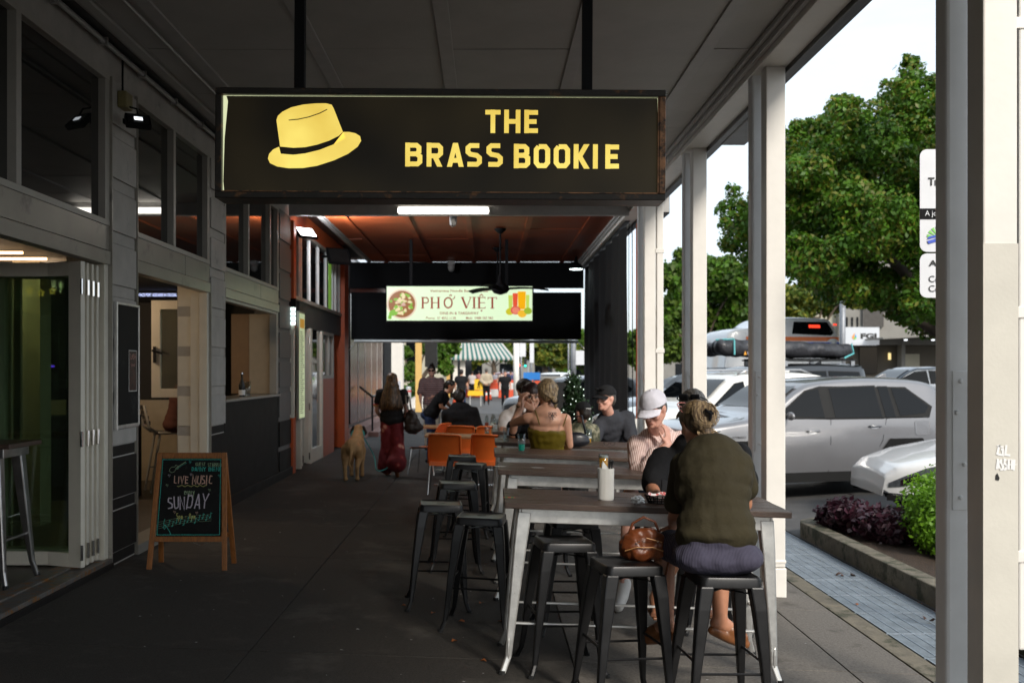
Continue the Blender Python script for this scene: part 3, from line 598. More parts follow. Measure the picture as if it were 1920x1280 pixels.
# menu board + poster on first pier
bd = thing('notice_board', (XW+.02, 8.6, 1.8), 'tall black notice board in a silver frame on the first pier', 'notice board')
part('board', MB().box(XW+.026, XW+.045, 8.36, 8.86, 1.29, 2.31), m_chalk, bd)
part('silver_frame', MB().box(XW+.024, XW+.055, 8.34, 8.36, 1.25, 2.33).box(XW+.024, XW+.055, 8.86, 8.88, 1.27, 2.33).box(XW+.024, XW+.055, 8.36, 8.86, 1.26, 1.29).box(XW+.024, XW+.055, 8.36, 8.86, 2.31, 2.33), m_galv, bd, bevel=.003)
ps = thing('poster', (XW+.05, 8.72, 1.8), 'small dark poster with pale border on the black notice board', 'poster')
part('sheet', MB().box(XW+.046, XW+.048, 8.64, 8.81, 1.58, 1.92), mat('poster_dark', (.05, .02, .015), .4, var=.9, vs=14, bump=0), ps)
part('border', MB().box(XW+.0455, XW+.0485, 8.63, 8.636, 1.57, 1.93).box(XW+.0455, XW+.0485, 8.814, 8.82, 1.57, 1.93).box(XW+.0455, XW+.0485, 8.636, 8.814, 1.57, 1.578).box(XW+.0455, XW+.0485, 8.636, 8.814, 1.922, 1.93), mat('paper', (.6, .58, .55), .6, var=.05, bump=0), ps)
Rz = Matrix.Translation((XW+.0495, 0, 0)) @ Matrix.Rotation(math.radians(90), 4, 'Z')
def wallprint(text, y0, y1, z0, z1, m, root, xx=XW+.0495, bold=.01):
    b = text_mb(text, y0, y1, z0, z1, 0, bold=bold); b.v = [(xx, v[0], v[2]) for v in b.v]; return part('lettering', b, m, root)
wallprint('LASH', 8.66, 8.79, 1.85, 1.9, mat('poster_pink', (.55, .3, .25), .6, var=0, bump=0), ps)
wallprint('CAFE', 8.68, 8.77, 1.79, 1.81, MATS['poster_pink'], ps)
# flood light on the first pier
def flood(loc, label, glowm, size=.16, yaw=.4, pitch=-.6):
    t = thing('floodlight', loc, label, 'floodlight'); M_ = Euler((pitch, 0, yaw)).to_matrix().to_4x4()
    o = MB().box(-size*.6, size*.6, -.02, .03, -size*.45, size*.45, M=M_).build('housing', m_blk, t, bevel=.006)
    MB().box(-size*.5, size*.5, -.024, -.0205, -size*.36, size*.36, M=M_).build('lens', glowm[0], t)
    MB().box(-size*.2, size*.2, -.028, -.0245, -size*.12, size*.12, M=M_).build('led', glowm[1], t)
    MB().tube([(-size*.6, .0, 0), (-size*.7, .05, .05), (-size*.3, .12, .09), (0, .12, .05)], .006, 5).box(-size*.75, -size*.55, -.01, .08, -.02, .02).build('bracket', m_blk, t)
    return t
f1 = flood((XW+.2, 8.42, 3.86), 'small black floodlight with glowing centre on the first pier', (m_dark, glow('led_dim', (.8, .85, .9), 2.2)), .17, .5, -.75)
jb = thing('junction_box', (XW+.06, 8.5, 4.05), 'yellowed junction box above the small floodlight on the first pier', 'junction box')
part('box', MB().box(XW+.023, XW+.1, 8.42, 8.58, 3.98, 4.12), mat('yellowed_plastic', (.2, .17, .07), .5, bump=.05), jb, bevel=.01)
part('cable', MB().tube([(XW+.1, 8.5, 4.0), (XW+.18, 8.45, 3.97), (XW+.2, 8.42, 3.9)], .008, 6).tube([(XW+.04, 8.5, 4.12), (XW+.04, 8.5, 4.4)], .01, 6), m_blk, jb)
# ================================================================ restaurant building (orange) and beyond
rb = thing('restaurant_building', (XW, 19, G(XW)), 'shopfront past the pub with orange lower wall, dark band and tall upper windows', 'building')
m_band = mat('dark_grey_band', (.045, .045, .045), .6, var=.15, bump=.08)
part('upper_wall', MB().box(XW-.35, XW, 15.9, 22.4, 4.12, 4.6), m_orange, rb)
part('dark_band', MB().box(XW-.1, XW, 16.7, 21.4, 2.5, 2.92), m_band, rb, bevel=.004)
part('orange_pier', MB().box(XW-.3, XW+.06, 15.9, 16.1, 2.75, 4.15), m_orange, rb, bevel=.005)
part('orange_pier', MB().box(XW-.3, XW+.05, 15.9, 16.12, -.1, 1.0), m_orange, rb, bevel=.005)
part('cream_panel', MB().box(XW-.3, XW+.06, 15.9, 15.99, 1.0, 2.5), m_alu2, rb, bevel=.005)
part('orange_pier', MB().box(XW-.35, XW+.08, 21.4, 22.0, -.1, 4.36), m_orange, rb, bevel=.005)
part('lower_wall', MB().box(XW-.2, XW+.02, 18.9, 20.3, -.1, 1.6), m_orange, rb, bevel=.005)
part('dark_wall', MB().box(XW-.35, XW-.2, 20.3, 21.4, 0, 2.5).box(XW-.4, XW-.3, 16, 22, 0, 4.4), m_int, rb)
for k in range(22): part('shutter_slat', MB().box(XW-.2, XW-.17, 20.35, 21.35, .15+k*.1, .23+k*.1), m_dark, rb)
f = part('window_frame', MB().box(XW-.05, XW+.02, 18.92, 20.28, 1.6, 1.66).box(XW-.05, XW+.02, 18.92, 20.28, 2.44, 2.5).box(XW-.05, XW+.02, 18.92, 18.99, 1.66, 2.44).box(XW-.05, XW+.02, 19.6, 19.66, 1.66, 2.44).box(XW-.05, XW+.02, 20.2, 20.28, 1.66, 2.44), m_alu, rb)
sub('pane', MB().box(XW-.03, XW-.02, 18.99, 20.2, 1.66, 2.44), m_glassup, rb, f)
f = part('window_frame', MB().box(XW-.06, XW+.02, 16.15, 21.4, 2.92, 2.98).box(XW-.06, XW+.02, 16.15, 21.4, 4.06, 4.12), m_alu, rb)
m_bright = mat('bright_frame_paint', (.75, .76, .74), .4, var=.05, bump=0)
for yy, wd_ in ((16.7, .05), (16.85, .08), (17.7, .05), (18.6, .05), (19.5, .05), (20.3, .08), (20.5, .1), (21.2, .07)): sub('mullion', MB().box(XW-.05, XW+(.03 if wd_ > .08 else .0), yy, yy+wd_, 2.98, 4.06), m_bright, rb, f, bevel=.004)
sub('pane', MB().box(XW-.04, XW-.03, 16.15, 21.4, 2.98, 4.06), m_glassup, rb, f)
sub('green_pane', MB().box(XW-.028, XW-.02, 19.9, 20.2, 2.98, 4.06), glow('green_lit_glass', (.12, .25, .03), .8), rb, f)
for yy, w_ in ((16.75, .5), (17.35, .45)): leaf(yy+.1, XW-.55, XW+.02, .14, 2.48, .1, rb, m=m_alu2)
part('door_frame', MB().box(XW-.06, XW+.03, 16.65, 16.75, .1, 2.5).box(XW-.06, XW+.03, 17.6, 17.75, .1, 2.5).box(XW-.06, XW+.03, 18.78, 18.9, .1, 2.5), m_alu2, rb, bevel=.004)
f = part('shop_window', MB().box(XW-.04, XW+.02, 17.75, 18.78, .1, .35), m_alu2, rb)
sub('pane', MB().box(XW-.03, XW-.02, 17.75, 18.78, .35, 2.5), m_glassup, rb, f)
mn = thing('menu_board', (XW+.08, 16.3, 1.0), 'tall lit menu board with rows of print on the wall beside the bright floodlight', 'menu board')
part('backing', MB().box(XW+.06, XW+.1, 16.12, 16.62, .95, 2.72), m_fascia, mn)
part('lit_sheet', MB().box(XW+.1, XW+.104, 16.14, 16.6, .98, 2.69), glow('menu_glow', (.62, .72, .42), .55), mn)
part('heading', MB().box(XW+.105, XW+.106, 16.18, 16.56, 2.45, 2.6), glow('menu_orange', (.6, .3, .03), .5), mn)
b = MB(); m_ink = mat('menu_ink', (.03, .04, .03), .6, var=0, bump=0)
for k in range(40): b.box(XW+.105, XW+.106, 16.2, 16.38+random.random()*.18, 2.38-k*.034, 2.392-k*.034)
part('print_lines', b, m_ink, mn)
bl = thing('bulkhead_light', (XW+.1, 15.95, 2.6), 'lit white bulkhead lamp with black bars on the pier before the menu board', 'wall light')
part('diffuser', MB().box(XW+.0, XW+.09, 15.84, 15.895, 2.48, 2.76), glow('bulkhead_glow', (.8, 1, .95), 2.2), bl, bevel=.01)
part('cage_bar', MB().box(XW-.01, XW+.1, 15.83, 15.84, 2.54, 2.552).box(XW-.01, XW+.1, 15.83, 15.84, 2.615, 2.627).box(XW-.01, XW+.1, 15.83, 15.84, 2.685, 2.697).box(XW-.03, XW, 15.83, 15.9, 2.46, 2.8).box(XW-.01, XW+.1, 15.83, 15.9, 2.762, 2.9), m_blk, bl)
f2 = flood((XW+.16, 16.4, 4.02), 'brightly lit floodlight under the orange awning ceiling', (glow('flood_white', (.95, .98, 1), 14), glow('flood_white2', (1, 1, 1), 18)), .29, .75, -.85)
f3 = flood((XW+.25, 19.4, 3.98), 'unlit black floodlight over the green upper window', (m_dark, m_dark), .4, .6, -.5)
L = bpy.data.objects.new('floodlight_lamp', bpy.data.lights.new('floodlight_lamp', 'AREA')); L.data.energy = 60; L.data.size = .3; L.data.color = (.9, .95, 1); C.objects.link(L)
L.location = (XW+.36, 16.5, 4.0); L.rotation_euler = Vector((-.85, -.45, .1)).to_track_quat('Z', 'Y').to_euler(); L.parent = None
tl = thing('fluorescent_light', (-.69, 15.4, 4.2), 'glowing fluorescent batten under the awning just below the pub sign', 'ceiling light')
part('diffuser', MB().box(-1.39, .01, 15.38, 15.47, 4.19, 4.27), glow('tube_white', (1, .95, .85), 9), tl, bevel=.02)
part('end_cap', MB().box(-1.43, -1.391, 15.375, 15.48, 4.185, 4.29).box(.011, .05, 15.375, 15.48, 4.185, 4.29), m_batten, tl)
part('backing_tray', MB().box(-1.43, .05, 15.47, 15.498, 4.19, 4.3), m_batten, tl)
dl = thing('round_lamp', (2.0, 22.6, 4.1), 'round lamp glowing below the far right end of the orange ceiling', 'ceiling light')
part('reflector', MB().lathe([(.16, -.04), (.13, .05), (.05, .1), (.02, .25)], 16, (2.0, 22.6, 4.1)), m_blk, dl, smooth=True)
part('lens', MB().lathe([(.15, -.045), (.1, -.055), (.001, -.06)], 16, (2.0, 22.6, 4.1)), glow('round_glow', (.85, 1, 1), 8), dl)
def fan(x, y, label, rot):
    t = thing('ceiling_fan', (x, y, 3.25), label, 'ceiling fan')
    part('ceiling_rose', MB().lathe([(.04, 4.26), (.11, 4.33), (.11, 4.345)], 14, (x, y, 0)), m_blk, t, smooth=True)
    part('down_rod', MB().tube([(x, y, 3.4), (x, y, 4.3)], .018, 8), m_blk, t)
    part('motor', MB().lathe([(.02, 3.14), (.12, 3.17), (.17, 3.23), (.15, 3.3), (.05, 3.36), (.03, 3.5)], 18, (x, y, 0)), m_blk, t, smooth=True)
    for k in range(3):
        a = rot+k*2.094; d = Vector((math.cos(a), math.sin(a), 0)); q = Vector((-math.sin(a), math.cos(a), 0)); b = MB(); pts = []
        b.grid(lambda u, v: Vector((x, y, 3.26+.025*math.sin(u*3)-.02*u)) + d*(.15+u*.75) + q*((v-.5)*(.07+.08*math.sin(u*2.6))) + Vector((0, 0, (v-.5)*.04)), 8, 2)
        b.grid(lambda u, v: Vector((x, y, 3.25+.025*math.sin(u*3)-.02*u)) + d*(.15+u*.75) + q*((v-.5)*(.07+.08*math.sin(u*2.6))) + Vector((0, 0, (v-.5)*.04)), 8, 2)
        part('blade', b, m_blk, t, smooth=True)
    return t
fan(.225, 18.2, 'front three-bladed black fan hanging before the noodle bar sign', .15)
fan(.2, 21.0, 'rear black fan hanging behind the front one', 1.1)
cam_ = thing('security_camera', (-.4, 15.75, 4.15), 'small white dome camera under the beam at the start of the orange ceiling', 'camera'); part('dome', MB().lathe([(.02, 4.02), (.05, 4.05), (.06, 4.12), (.06, 4.2)], 12, (-.55, 15.7, 0)), m_batten, cam_, smooth=True); part('mount', MB().box(-.62, -.48, 15.625, 15.75, 4.2, 4.24), m_batten, cam_)
cam_ = thing('security_camera', (-.9, 23.8, 4.2), 'small white camera at the far end of the orange ceiling', 'camera'); part('dome', MB().lathe([(.03, 4.1), (.07, 4.14), (.08, 4.2), (.08, 4.26)], 12, (-.87, 23.6, 0)), m_batten, cam_, smooth=True); part('mount', MB().box(-.95, -.79, 23.5, 23.7, 4.26, 4.35), m_batten, cam_)

# blinds
bd2 = thing('black_blind', (-.5, 24, 2.4), 'wide black roller blind hanging across the footpath behind the noodle bar sign', 'blind')
part('header_cloth', MB().box(-3.33, 2.31, 24.03, 24.06, 3.74, ZC), m_blk, bd2)
part('blind_cloth', MB().grid(lambda u, v: (-3.3+.16*v*(1-2*u)*.0+5.55*u-.0, 24.0+.02*math.sin(u*30)*v, 3.64-1.14*v), 40, 6), m_blk, bd2, smooth=True)
part('bottom_bar', MB().tube([(-3.22, 24, 2.47), (2.18, 24, 2.45)], .04, 10), m_galv, bd2, smooth=True)
part('cross_rail', MB().box(-3.33, -.4, 24.07, 24.12, 3.62, 3.76), m_red, bd2)
part('rope', MB().tube([(-3.2, 24, 2.45), (-3.4, 24.1, 2.2)], .012, 5).tube([(2.16, 24, 2.45), (2.35, 24, 2.25)], .014, 5), m_white, bd2)
sb = thing('black_side_curtain', (2.3, 20, 0), 'tall black curtain closing the street side of the footpath beyond the fan', 'curtain')
part('cloth', MB().grid(lambda u, v: (2.3+.03*math.sin(u*46)+.01*math.sin(v*5+u*9), 16.45+7.5*u, G(2.3)+.05+4.2*v), 90, 6), mat('curtain_cloth', (.012, .012, .013), .85, var=.2, bump=.1), sb, smooth=True)
part('top_rail', MB().box(2.26, 2.34, 16.4, 24, 4.2, 4.24), m_dark, sb)
pp = thing('orange_post', (2.49, 16.45, 0), 'slim orange post beside the farthest white post', 'post')
part('shaft', MB().box(2.45, 2.53, 16.4, 16.5, G(2.5), 4.2), m_orange, pp, bevel=.004)
part('base_plate', MB().box(2.42, 2.56, 16.37, 16.53, G(2.5)-.01, G(2.5)+.015), m_orange, pp)
part('cable', MB().tube([(2.40, 16.5, .5), (2.39, 16.5, 4.15)], .008, 5).tube([(2.345, 16.6, .9), (2.35, 16.6, 4.2)], .006, 5), m_blk, pp)
# pho sign
ph = thing('noodle_bar_sign', (-.56, 19.7, 2.74), 'lit pale green sign reading PHỞ VIỆT with a noodle bowl and juice glasses', 'sign')
a0, a1, c0, c1 = -2.005, .877, 2.745, 3.42
part('casing', MB().box(a0-.02, a1+.03, 19.72, 19.9, c0-.03, c1+.02), m_blk, ph)
part('hanging_rod', MB().box(-1.56, -1.5, 19.78, 19.84, c1+.02, ZC-.01), m_blk, ph); part('hanging_rod', MB().box(.34, .4, 19.78, 19.84, c1+.02, ZC-.01), m_blk, ph)
part('lit_face', MB().box(a0, a1, 19.712, 19.719, c0, c1), glow('pho_face', (.72, .9, .6), .85), ph)
yy = 19.705; sw = a1-a0; sh = c1-c0
def fx(u): return a0+u*sw
def fz(v): return c0+v*sh
m_phr = glow('pho_red', (.28, .028, .012), .8)
part('tagline_lettering', text_mb('Vietnamese Noodle Bar & Juice Bar', fx(.297), fx(.702), fz(.81), fz(.91), yy, bold=.01), m_phr, ph)
part('service_lettering', text_mb('DINE-IN & TAKEAWAY', fx(.365), fx(.632), fz(.175), fz(.255), yy, bold=.01), m_phr, ph)
part('phone_lettering', text_mb('Phone:  07 4052 1128', fx(.27), fx(.475), fz(.04), fz(.11), yy, bold=.005), m_phr, ph)
part('mobile_lettering', text_mb('Mob:  0488 583 983', fx(.545), fx(.73), fz(.04), fz(.11), yy, bold=.005), m_phr, ph)
# serif capitals of the name
b = MB(); Hh = fz(.68)-fz(.36); z0 = fz(.36)
def seg(x0, z0_, x1, z1_, w_): b.ribbon([(x0, z0_), (x1, z1_)], w_, yy-.0005*random.random())
def serif(x, z, w_=.07): b.box(x-w_/2, x+w_/2, yy-.001, yy, z-.006, z+.006)
def letter(ch, x, w_):
    T = .036; t = .014; zb, zt = z0, z0+Hh
    if ch == 'P':
        seg(x+.03, zb, x+.03, zt, T); serif(x+.03, zb); serif(x+.02, zt, .05); b.ribbon([(x+.03, zt-.006), (x+w_-.04, zt-.006), (x+w_-.01, zt-.04), (x+w_-.01, zb+Hh*.6), (x+w_-.04, zb+Hh*.48), (x+.03, zb+Hh*.48)], .022, yy)
    if ch == 'H':
        for k in (x+.03, x+w_-.03): seg(k, zb, k, zt, T); serif(k, zb); serif(k, zt)
        seg(x+.03, zb+Hh*.5, x+w_-.03, zb+Hh*.5, t)
    if ch == 'O': b.ribbon([(x+w_/2+(w_/2-.015)*math.cos(k*math.pi/8), zb+Hh/2+(Hh/2-.008)*math.sin(k*math.pi/8)) for k in range(16)], .028, yy, closed=True)
    if ch == 'V': seg(x+.01, zt, x+w_/2, zb, T); seg(x+w_-.01, zt, x+w_/2, zb, t); serif(x+.015, zt); serif(x+w_-.02, zt, .05)
    if ch == 'I': seg(x+w_/2, zb, x+w_/2, zt, T); serif(x+w_/2, zb, .08); serif(x+w_/2, zt, .08)
    if ch == 'E':
        seg(x+.03, zb, x+.03, zt, T); serif(x+.02, zb, .06); serif(x+.02, zt, .06)
        for q in (.01, .5, .99): seg(x+.03, zb+Hh*q, x+w_-.01, zb+Hh*q, t)
        for q in (.06, .94): seg(x+w_-.01, zb+Hh*(q-.06), x+w_-.01, zb+Hh*(q+.06), t)
    if ch == 'T': seg(x+w_/2, zb, x+w_/2, zt, T); serif(x+w_/2, zb, .08); seg(x, zt-.006, x+w_, zt-.006, t); seg(x+.005, zt, x+.005, zt-.04, t); seg(x+w_-.005, zt, x+w_-.005, zt-.04, t)
for ch, u, wd in (('P', .237, .15), ('H', .3, .19), ('O', .39, .185), ('V', .515, .19), ('I', .588, .07), ('E', .624, .16), ('T', .694, .18)): letter(ch, fx(u), wd)
seg(fx(.43), fz(.72), fx(.44), fz(.76), .014); b.ribbon([(fx(.428), fz(.735)), (fx(.44), fz(.76)), (fx(.447), fz(.735)), (fx(.438), fz(.7))], .012, yy); b.ribbon([(fx(.452), fz(.62)), (fx(.465), fz(.66)), (fx(.468), fz(.72))], .016, yy)
b.ribbon([(fx(.637), fz(.71)), (fx(.65), fz(.77)), (fx(.663), fz(.71))], .014, yy); b.box(fx(.646), fx(.656), yy-.001, yy, fz(.27), fz(.31))
part('name_lettering', b, m_phr, ph)
def disc(b, cx, cz, rx, rz, y, n=20, jit=0, a0_=0, a1_=2*math.pi):
    vs = [(cx, y, cz)]+[(cx+rx*(1+random.uniform(-jit, jit))*math.cos(a0_+(a1_-a0_)*k/n), y, cz+rz*(1+random.uniform(-jit, jit))*math.sin(a0_+(a1_-a0_)*k/n)) for k in range(n+1)]
    b.add(vs, [(0, k, k+1) for k in range(1, n+1)])
cx, cz = fx(.104), fz(.48)
for nm, r, col, dy in (('bowl_rim', .3, (.75, .6, .45), 0), ('broth', .265, (.28, .1, .02), .002)):
    b = MB(); disc(b, cx, cz, r, r, yy-dy, 28); part(nm, b, glow(nm, col, .8), ph)
for nm, n_, col, rr in (('noodles', 26, (.75, .65, .35), .2), ('herbs', 20, (.2, .45, .03), .23), ('meat', 9, (.6, .38, .3), .12)):
    b = MB()
    for k in range(n_): a = random.random()*6.28; q = rr*math.sqrt(random.random()); disc(b, cx+q*math.cos(a), cz+q*math.sin(a), .05*random.uniform(.5, 1), .035*random.uniform(.5, 1), yy-.004-.0002*k-(.002 if nm == 'meat' else 0), 7, .3)
    part(nm, b, glow(nm+'_print', col, .8), ph)
b = MB(); disc(b, fx(.045), fz(.22), .09, .06, yy-.008, 9, .2); disc(b, fx(.022), fz(.1), .04, .05, yy-.008, 9, .2); part('leaf_print', b, MATS['herbs_print'], ph)
for x0, x1, z0_, z1_, col in ((.835, .865, .33, .74, (.5, .6, .1)), (.865, .9, .33, .8, (.7, .08, .03)), (.9, .955, .33, .85, (.85, .4, .0)), (.955, .98, .33, .75, (.5, .65, .1))):
    part('juice_glass', MB().prism([(fx(x0+.003), fz(z0_)), (fx(x1-.003), fz(z0_)), (fx(x1), fz(z1_)), (fx(x0), fz(z1_))], yy-.002, yy), glow('juice%g' % x0, col, .9), ph)
for u, v, r, c_ in ((.845, .26, .08, (.6, .55, .02)), (.885, .3, .1, (.7, .12, .08)), (.93, .2, .09, (.9, .5, .03)), (.97, .28, .08, (.35, .5, .03))):
    b = MB(); disc(b, fx(u), fz(v), r, r*.85, yy-.006-u*.001, 14); part('fruit', b, glow('fruit%g' % u, c_, .8), ph)
b = MB(); disc(b, fx(.885), fz(.3), .07, .06, yy-.009, 12); part('fruit_flesh', b, glow('flesh', (.85, .25, .16), .8), ph)

# ================================================================ main hanging sign
SD = 5.2; SS = FPX/SD
def sx_(px): return (px-CX)/SS
def sz_(py): return CAMZ+(CY-py)/SS
sg = thing('pub_sign', (sx_(825), SD, sz_(372)), 'black lightbox sign with a yellow hat reading THE BRASS BOOKIE', 'sign', ry=.006)
m_rust = mat('rusty_dark_frame', (.022, .019, .016), .42, metal=.5, var=.3, vs=8, bump=.25, bs=50, dirt=(.16, .075, .03), ds=9, dth=.56)
m_rust2 = mat('rusty_copper_frame', (.2, .1, .05), .4, metal=.6, var=.5, vs=12, bump=.25, bs=50, dirt=(.03, .022, .018), ds=14, dth=.5)
x0, x1, z0, z1 = sx_(402), sx_(1248), sz_(373), sz_(166); fr = .034
part('frame_rail', MB().box(x0, x1, SD, SD+.2, z1-fr, z1), m_rust, sg, bevel=.004)
part('frame_rail', MB().box(x0, x1, SD, SD+.2, z0, z0+fr), m_rust, sg, bevel=.004)
part('frame_stile', MB().box(x0, x0+fr, SD+.001, SD+.2, z0+fr, z1-fr), m_rust, sg, bevel=.004)
part('frame_stile', MB().box(x1-fr, x1, SD+.001, SD+.2, z0+fr, z1-fr), m_rust2, sg, bevel=.004)
part('inner_trim', MB().box(x0+fr, x1-fr, SD+.006, SD+.02, z0+fr, z0+fr+.006).box(x1-fr-.007, x1-fr, SD+.006, SD+.02, z0+fr, z1-fr), m_rust2, sg)
part('back_panel', MB().box(x0+.01, x1-.01, SD+.19, SD+.2, z0+.01, z1-.01), m_rust, sg)
part('light_diffuser', MB().box(x0+fr, x1-fr, SD+.035, SD+.04, z0+fr, z1-fr), glow('sign_leak', (.85, .9, .55), .8), sg)
mf = bpy.data.materials.new('sign_face'); mf.use_nodes = True; n_ = mf.node_tree.nodes; l_ = mf.node_tree.links; bb = n_['Principled BSDF']; bb.inputs['Base Color'].default_value = (.012, .01, .007, 1); bb.inputs['Roughness'].default_value = .4; bb.inputs['Specular IOR Level'].default_value = .25
tx_ = n_.new('ShaderNodeTexCoord'); nz_ = n_.new('ShaderNodeTexNoise'); nz_.inputs['Scale'].default_value = 1.3; nz_.inputs['Detail'].default_value = 2; l_.new(tx_.outputs['Object'], nz_.inputs['Vector'])
rr_ = n_.new('ShaderNodeValToRGB'); rr_.color_ramp.elements[0].position = .35; rr_.color_ramp.elements[1].position = .7; rr_.color_ramp.elements[0].color = (.0018, .0014, .0008, 1); rr_.color_ramp.elements[1].color = (.0115, .0085, .0035, 1)
l_.new(nz_.outputs['Fac'], rr_.inputs[0]); l_.new(rr_.outputs[0], bb.inputs['Emission Color']); bb.inputs['Emission Strength'].default_value = 1
fa, fb, fc, fd = sx_(419), sx_(1232), sz_(361), sz_(180.5)
part('face_sheet', MB().add([(sx_(421), SD+.024, sz_(180)), (sx_(1233), SD+.024, sz_(179.5)), (sx_(1234), SD+.024, sz_(230)), (sx_(1233.5), SD+.024, sz_(361)), (sx_(418), SD+.024, sz_(361)), (sx_(416), SD+.024, sz_(340)), (sx_(418), SD+.024, sz_(260)), (sx_(424), SD+.024, sz_(190))], [tuple(range(8))]), mf, sg)
m_gold = mat('lit_yellow', (.4, .3, .05), .4, var=0, bump=0, emit=(.88, .63, .10), es=1.0)
nt2 = m_gold.node_tree; tz = nt2.nodes.new('ShaderNodeTexNoise'); tz.inputs['Scale'].default_value = 3.5; tz.inputs['Detail'].default_value = 3
tr_ = nt2.nodes.new('ShaderNodeValToRGB'); tr_.color_ramp.elements[0].position = .3; tr_.color_ramp.elements[1].position = .7; tr_.color_ramp.elements[0].color = (.43, .30, .048, 1); tr_.color_ramp.elements[1].color = (.56, .45, .1, 1)
nt2.links.new(nt2.nodes.new('ShaderNodeTexCoord').outputs['Object'], tz.inputs['Vector']); nt2.links.new(tz.outputs['Fac'], tr_.inputs[0]); nt2.links.new(tr_.outputs[0], nt2.nodes['Principled BSDF'].inputs['Emission Color'])
def S2(p): return (sx_(p[0]), sz_(p[1]))
def smooth_poly(pts, n=5):
    out = []; N = len(pts)
    for i in range(N):
        p0, p1, p2, p3 = [Vector(pts[(i+k-1) % N]) for k in range(4)]
        for j in range(n):
            t = j/n; out.append(tuple(.5*((2*p1)+(p2-p0)*t+(2*p0-5*p1+4*p2-p3)*t*t+(3*p1-p0-3*p2+p3)*t**3)))
    return out
YF = SD+.0235
def zoomc(x, y): return (400+x*860/1920, 140+y*860/1920)
def fill(name, px, m, dy=0, sm=0, parent=sg):
    p = [S2(zoomc(*q)) for q in px]; p = smooth_poly(p, sm) if sm else p
    bm = bmesh.new(); vs = [bm.verts.new((a, YF-dy, b)) for a, b in p]; f_ = bm.faces.new(vs); bmesh.ops.triangulate(bm, faces=[f_]); me = bpy.data.meshes.new(name); bm.to_mesh(me); bm.free()
    me.transform(Matrix.Translation(-parent.location)); return link(name, me, m, parent)
def arcp(pts): return pts
crown = [(258, 190), (264, 172), (282, 155), (320, 136), (370, 124), (420, 119), (465, 118), (490, 124), (498, 138), (538, 238), (520, 255), (480, 275), (430, 292), (380, 303), (330, 306), (274, 301)]
fill('hat_crown', crown, m_gold)
brim = [(270, 302), (245, 313), (228, 332), (223, 352), (232, 371), (262, 385), (310, 392), (370, 391), (430, 381), (500, 358), (560, 330), (600, 300), (615, 275), (610, 255), (590, 243), (565, 238), (540, 238), (548, 264), (500, 290), (440, 314), (380, 329), (330, 335), (277, 331)]
fill('hat_brim', brim, m_gold)
b = MB(); cr_ = [S2(zoomc(*q)) for q in ((310, 190), (350, 186), (395, 176), (440, 160), (471, 144))]; b.ribbon(cr_, .005, YF-.001); part('hat_crease', b, mf, sg)
def sgtext(s, xa, xb, za, zb): return stroke_mb(s, sx_(xa), sx_(xb), sz_(zb), sz_(za), YF, t=.2, gap=.15)
part('name_lettering', sgtext('THE', 909, 1013, 203, 247), m_gold, sg)
part('name_lettering', sgtext('BRASS', 758, 943, 266, 311), m_gold, sg)
part('name_lettering', sgtext('BOOKIE', 963, 1166, 267, 313), m_gold, sg)
for xa in (545, 1093): part('hanging_rod', MB().box(sx_(xa), sx_(xa+19), SD+.07, SD+.12, z1, ZC-.02), m_blk, sg)
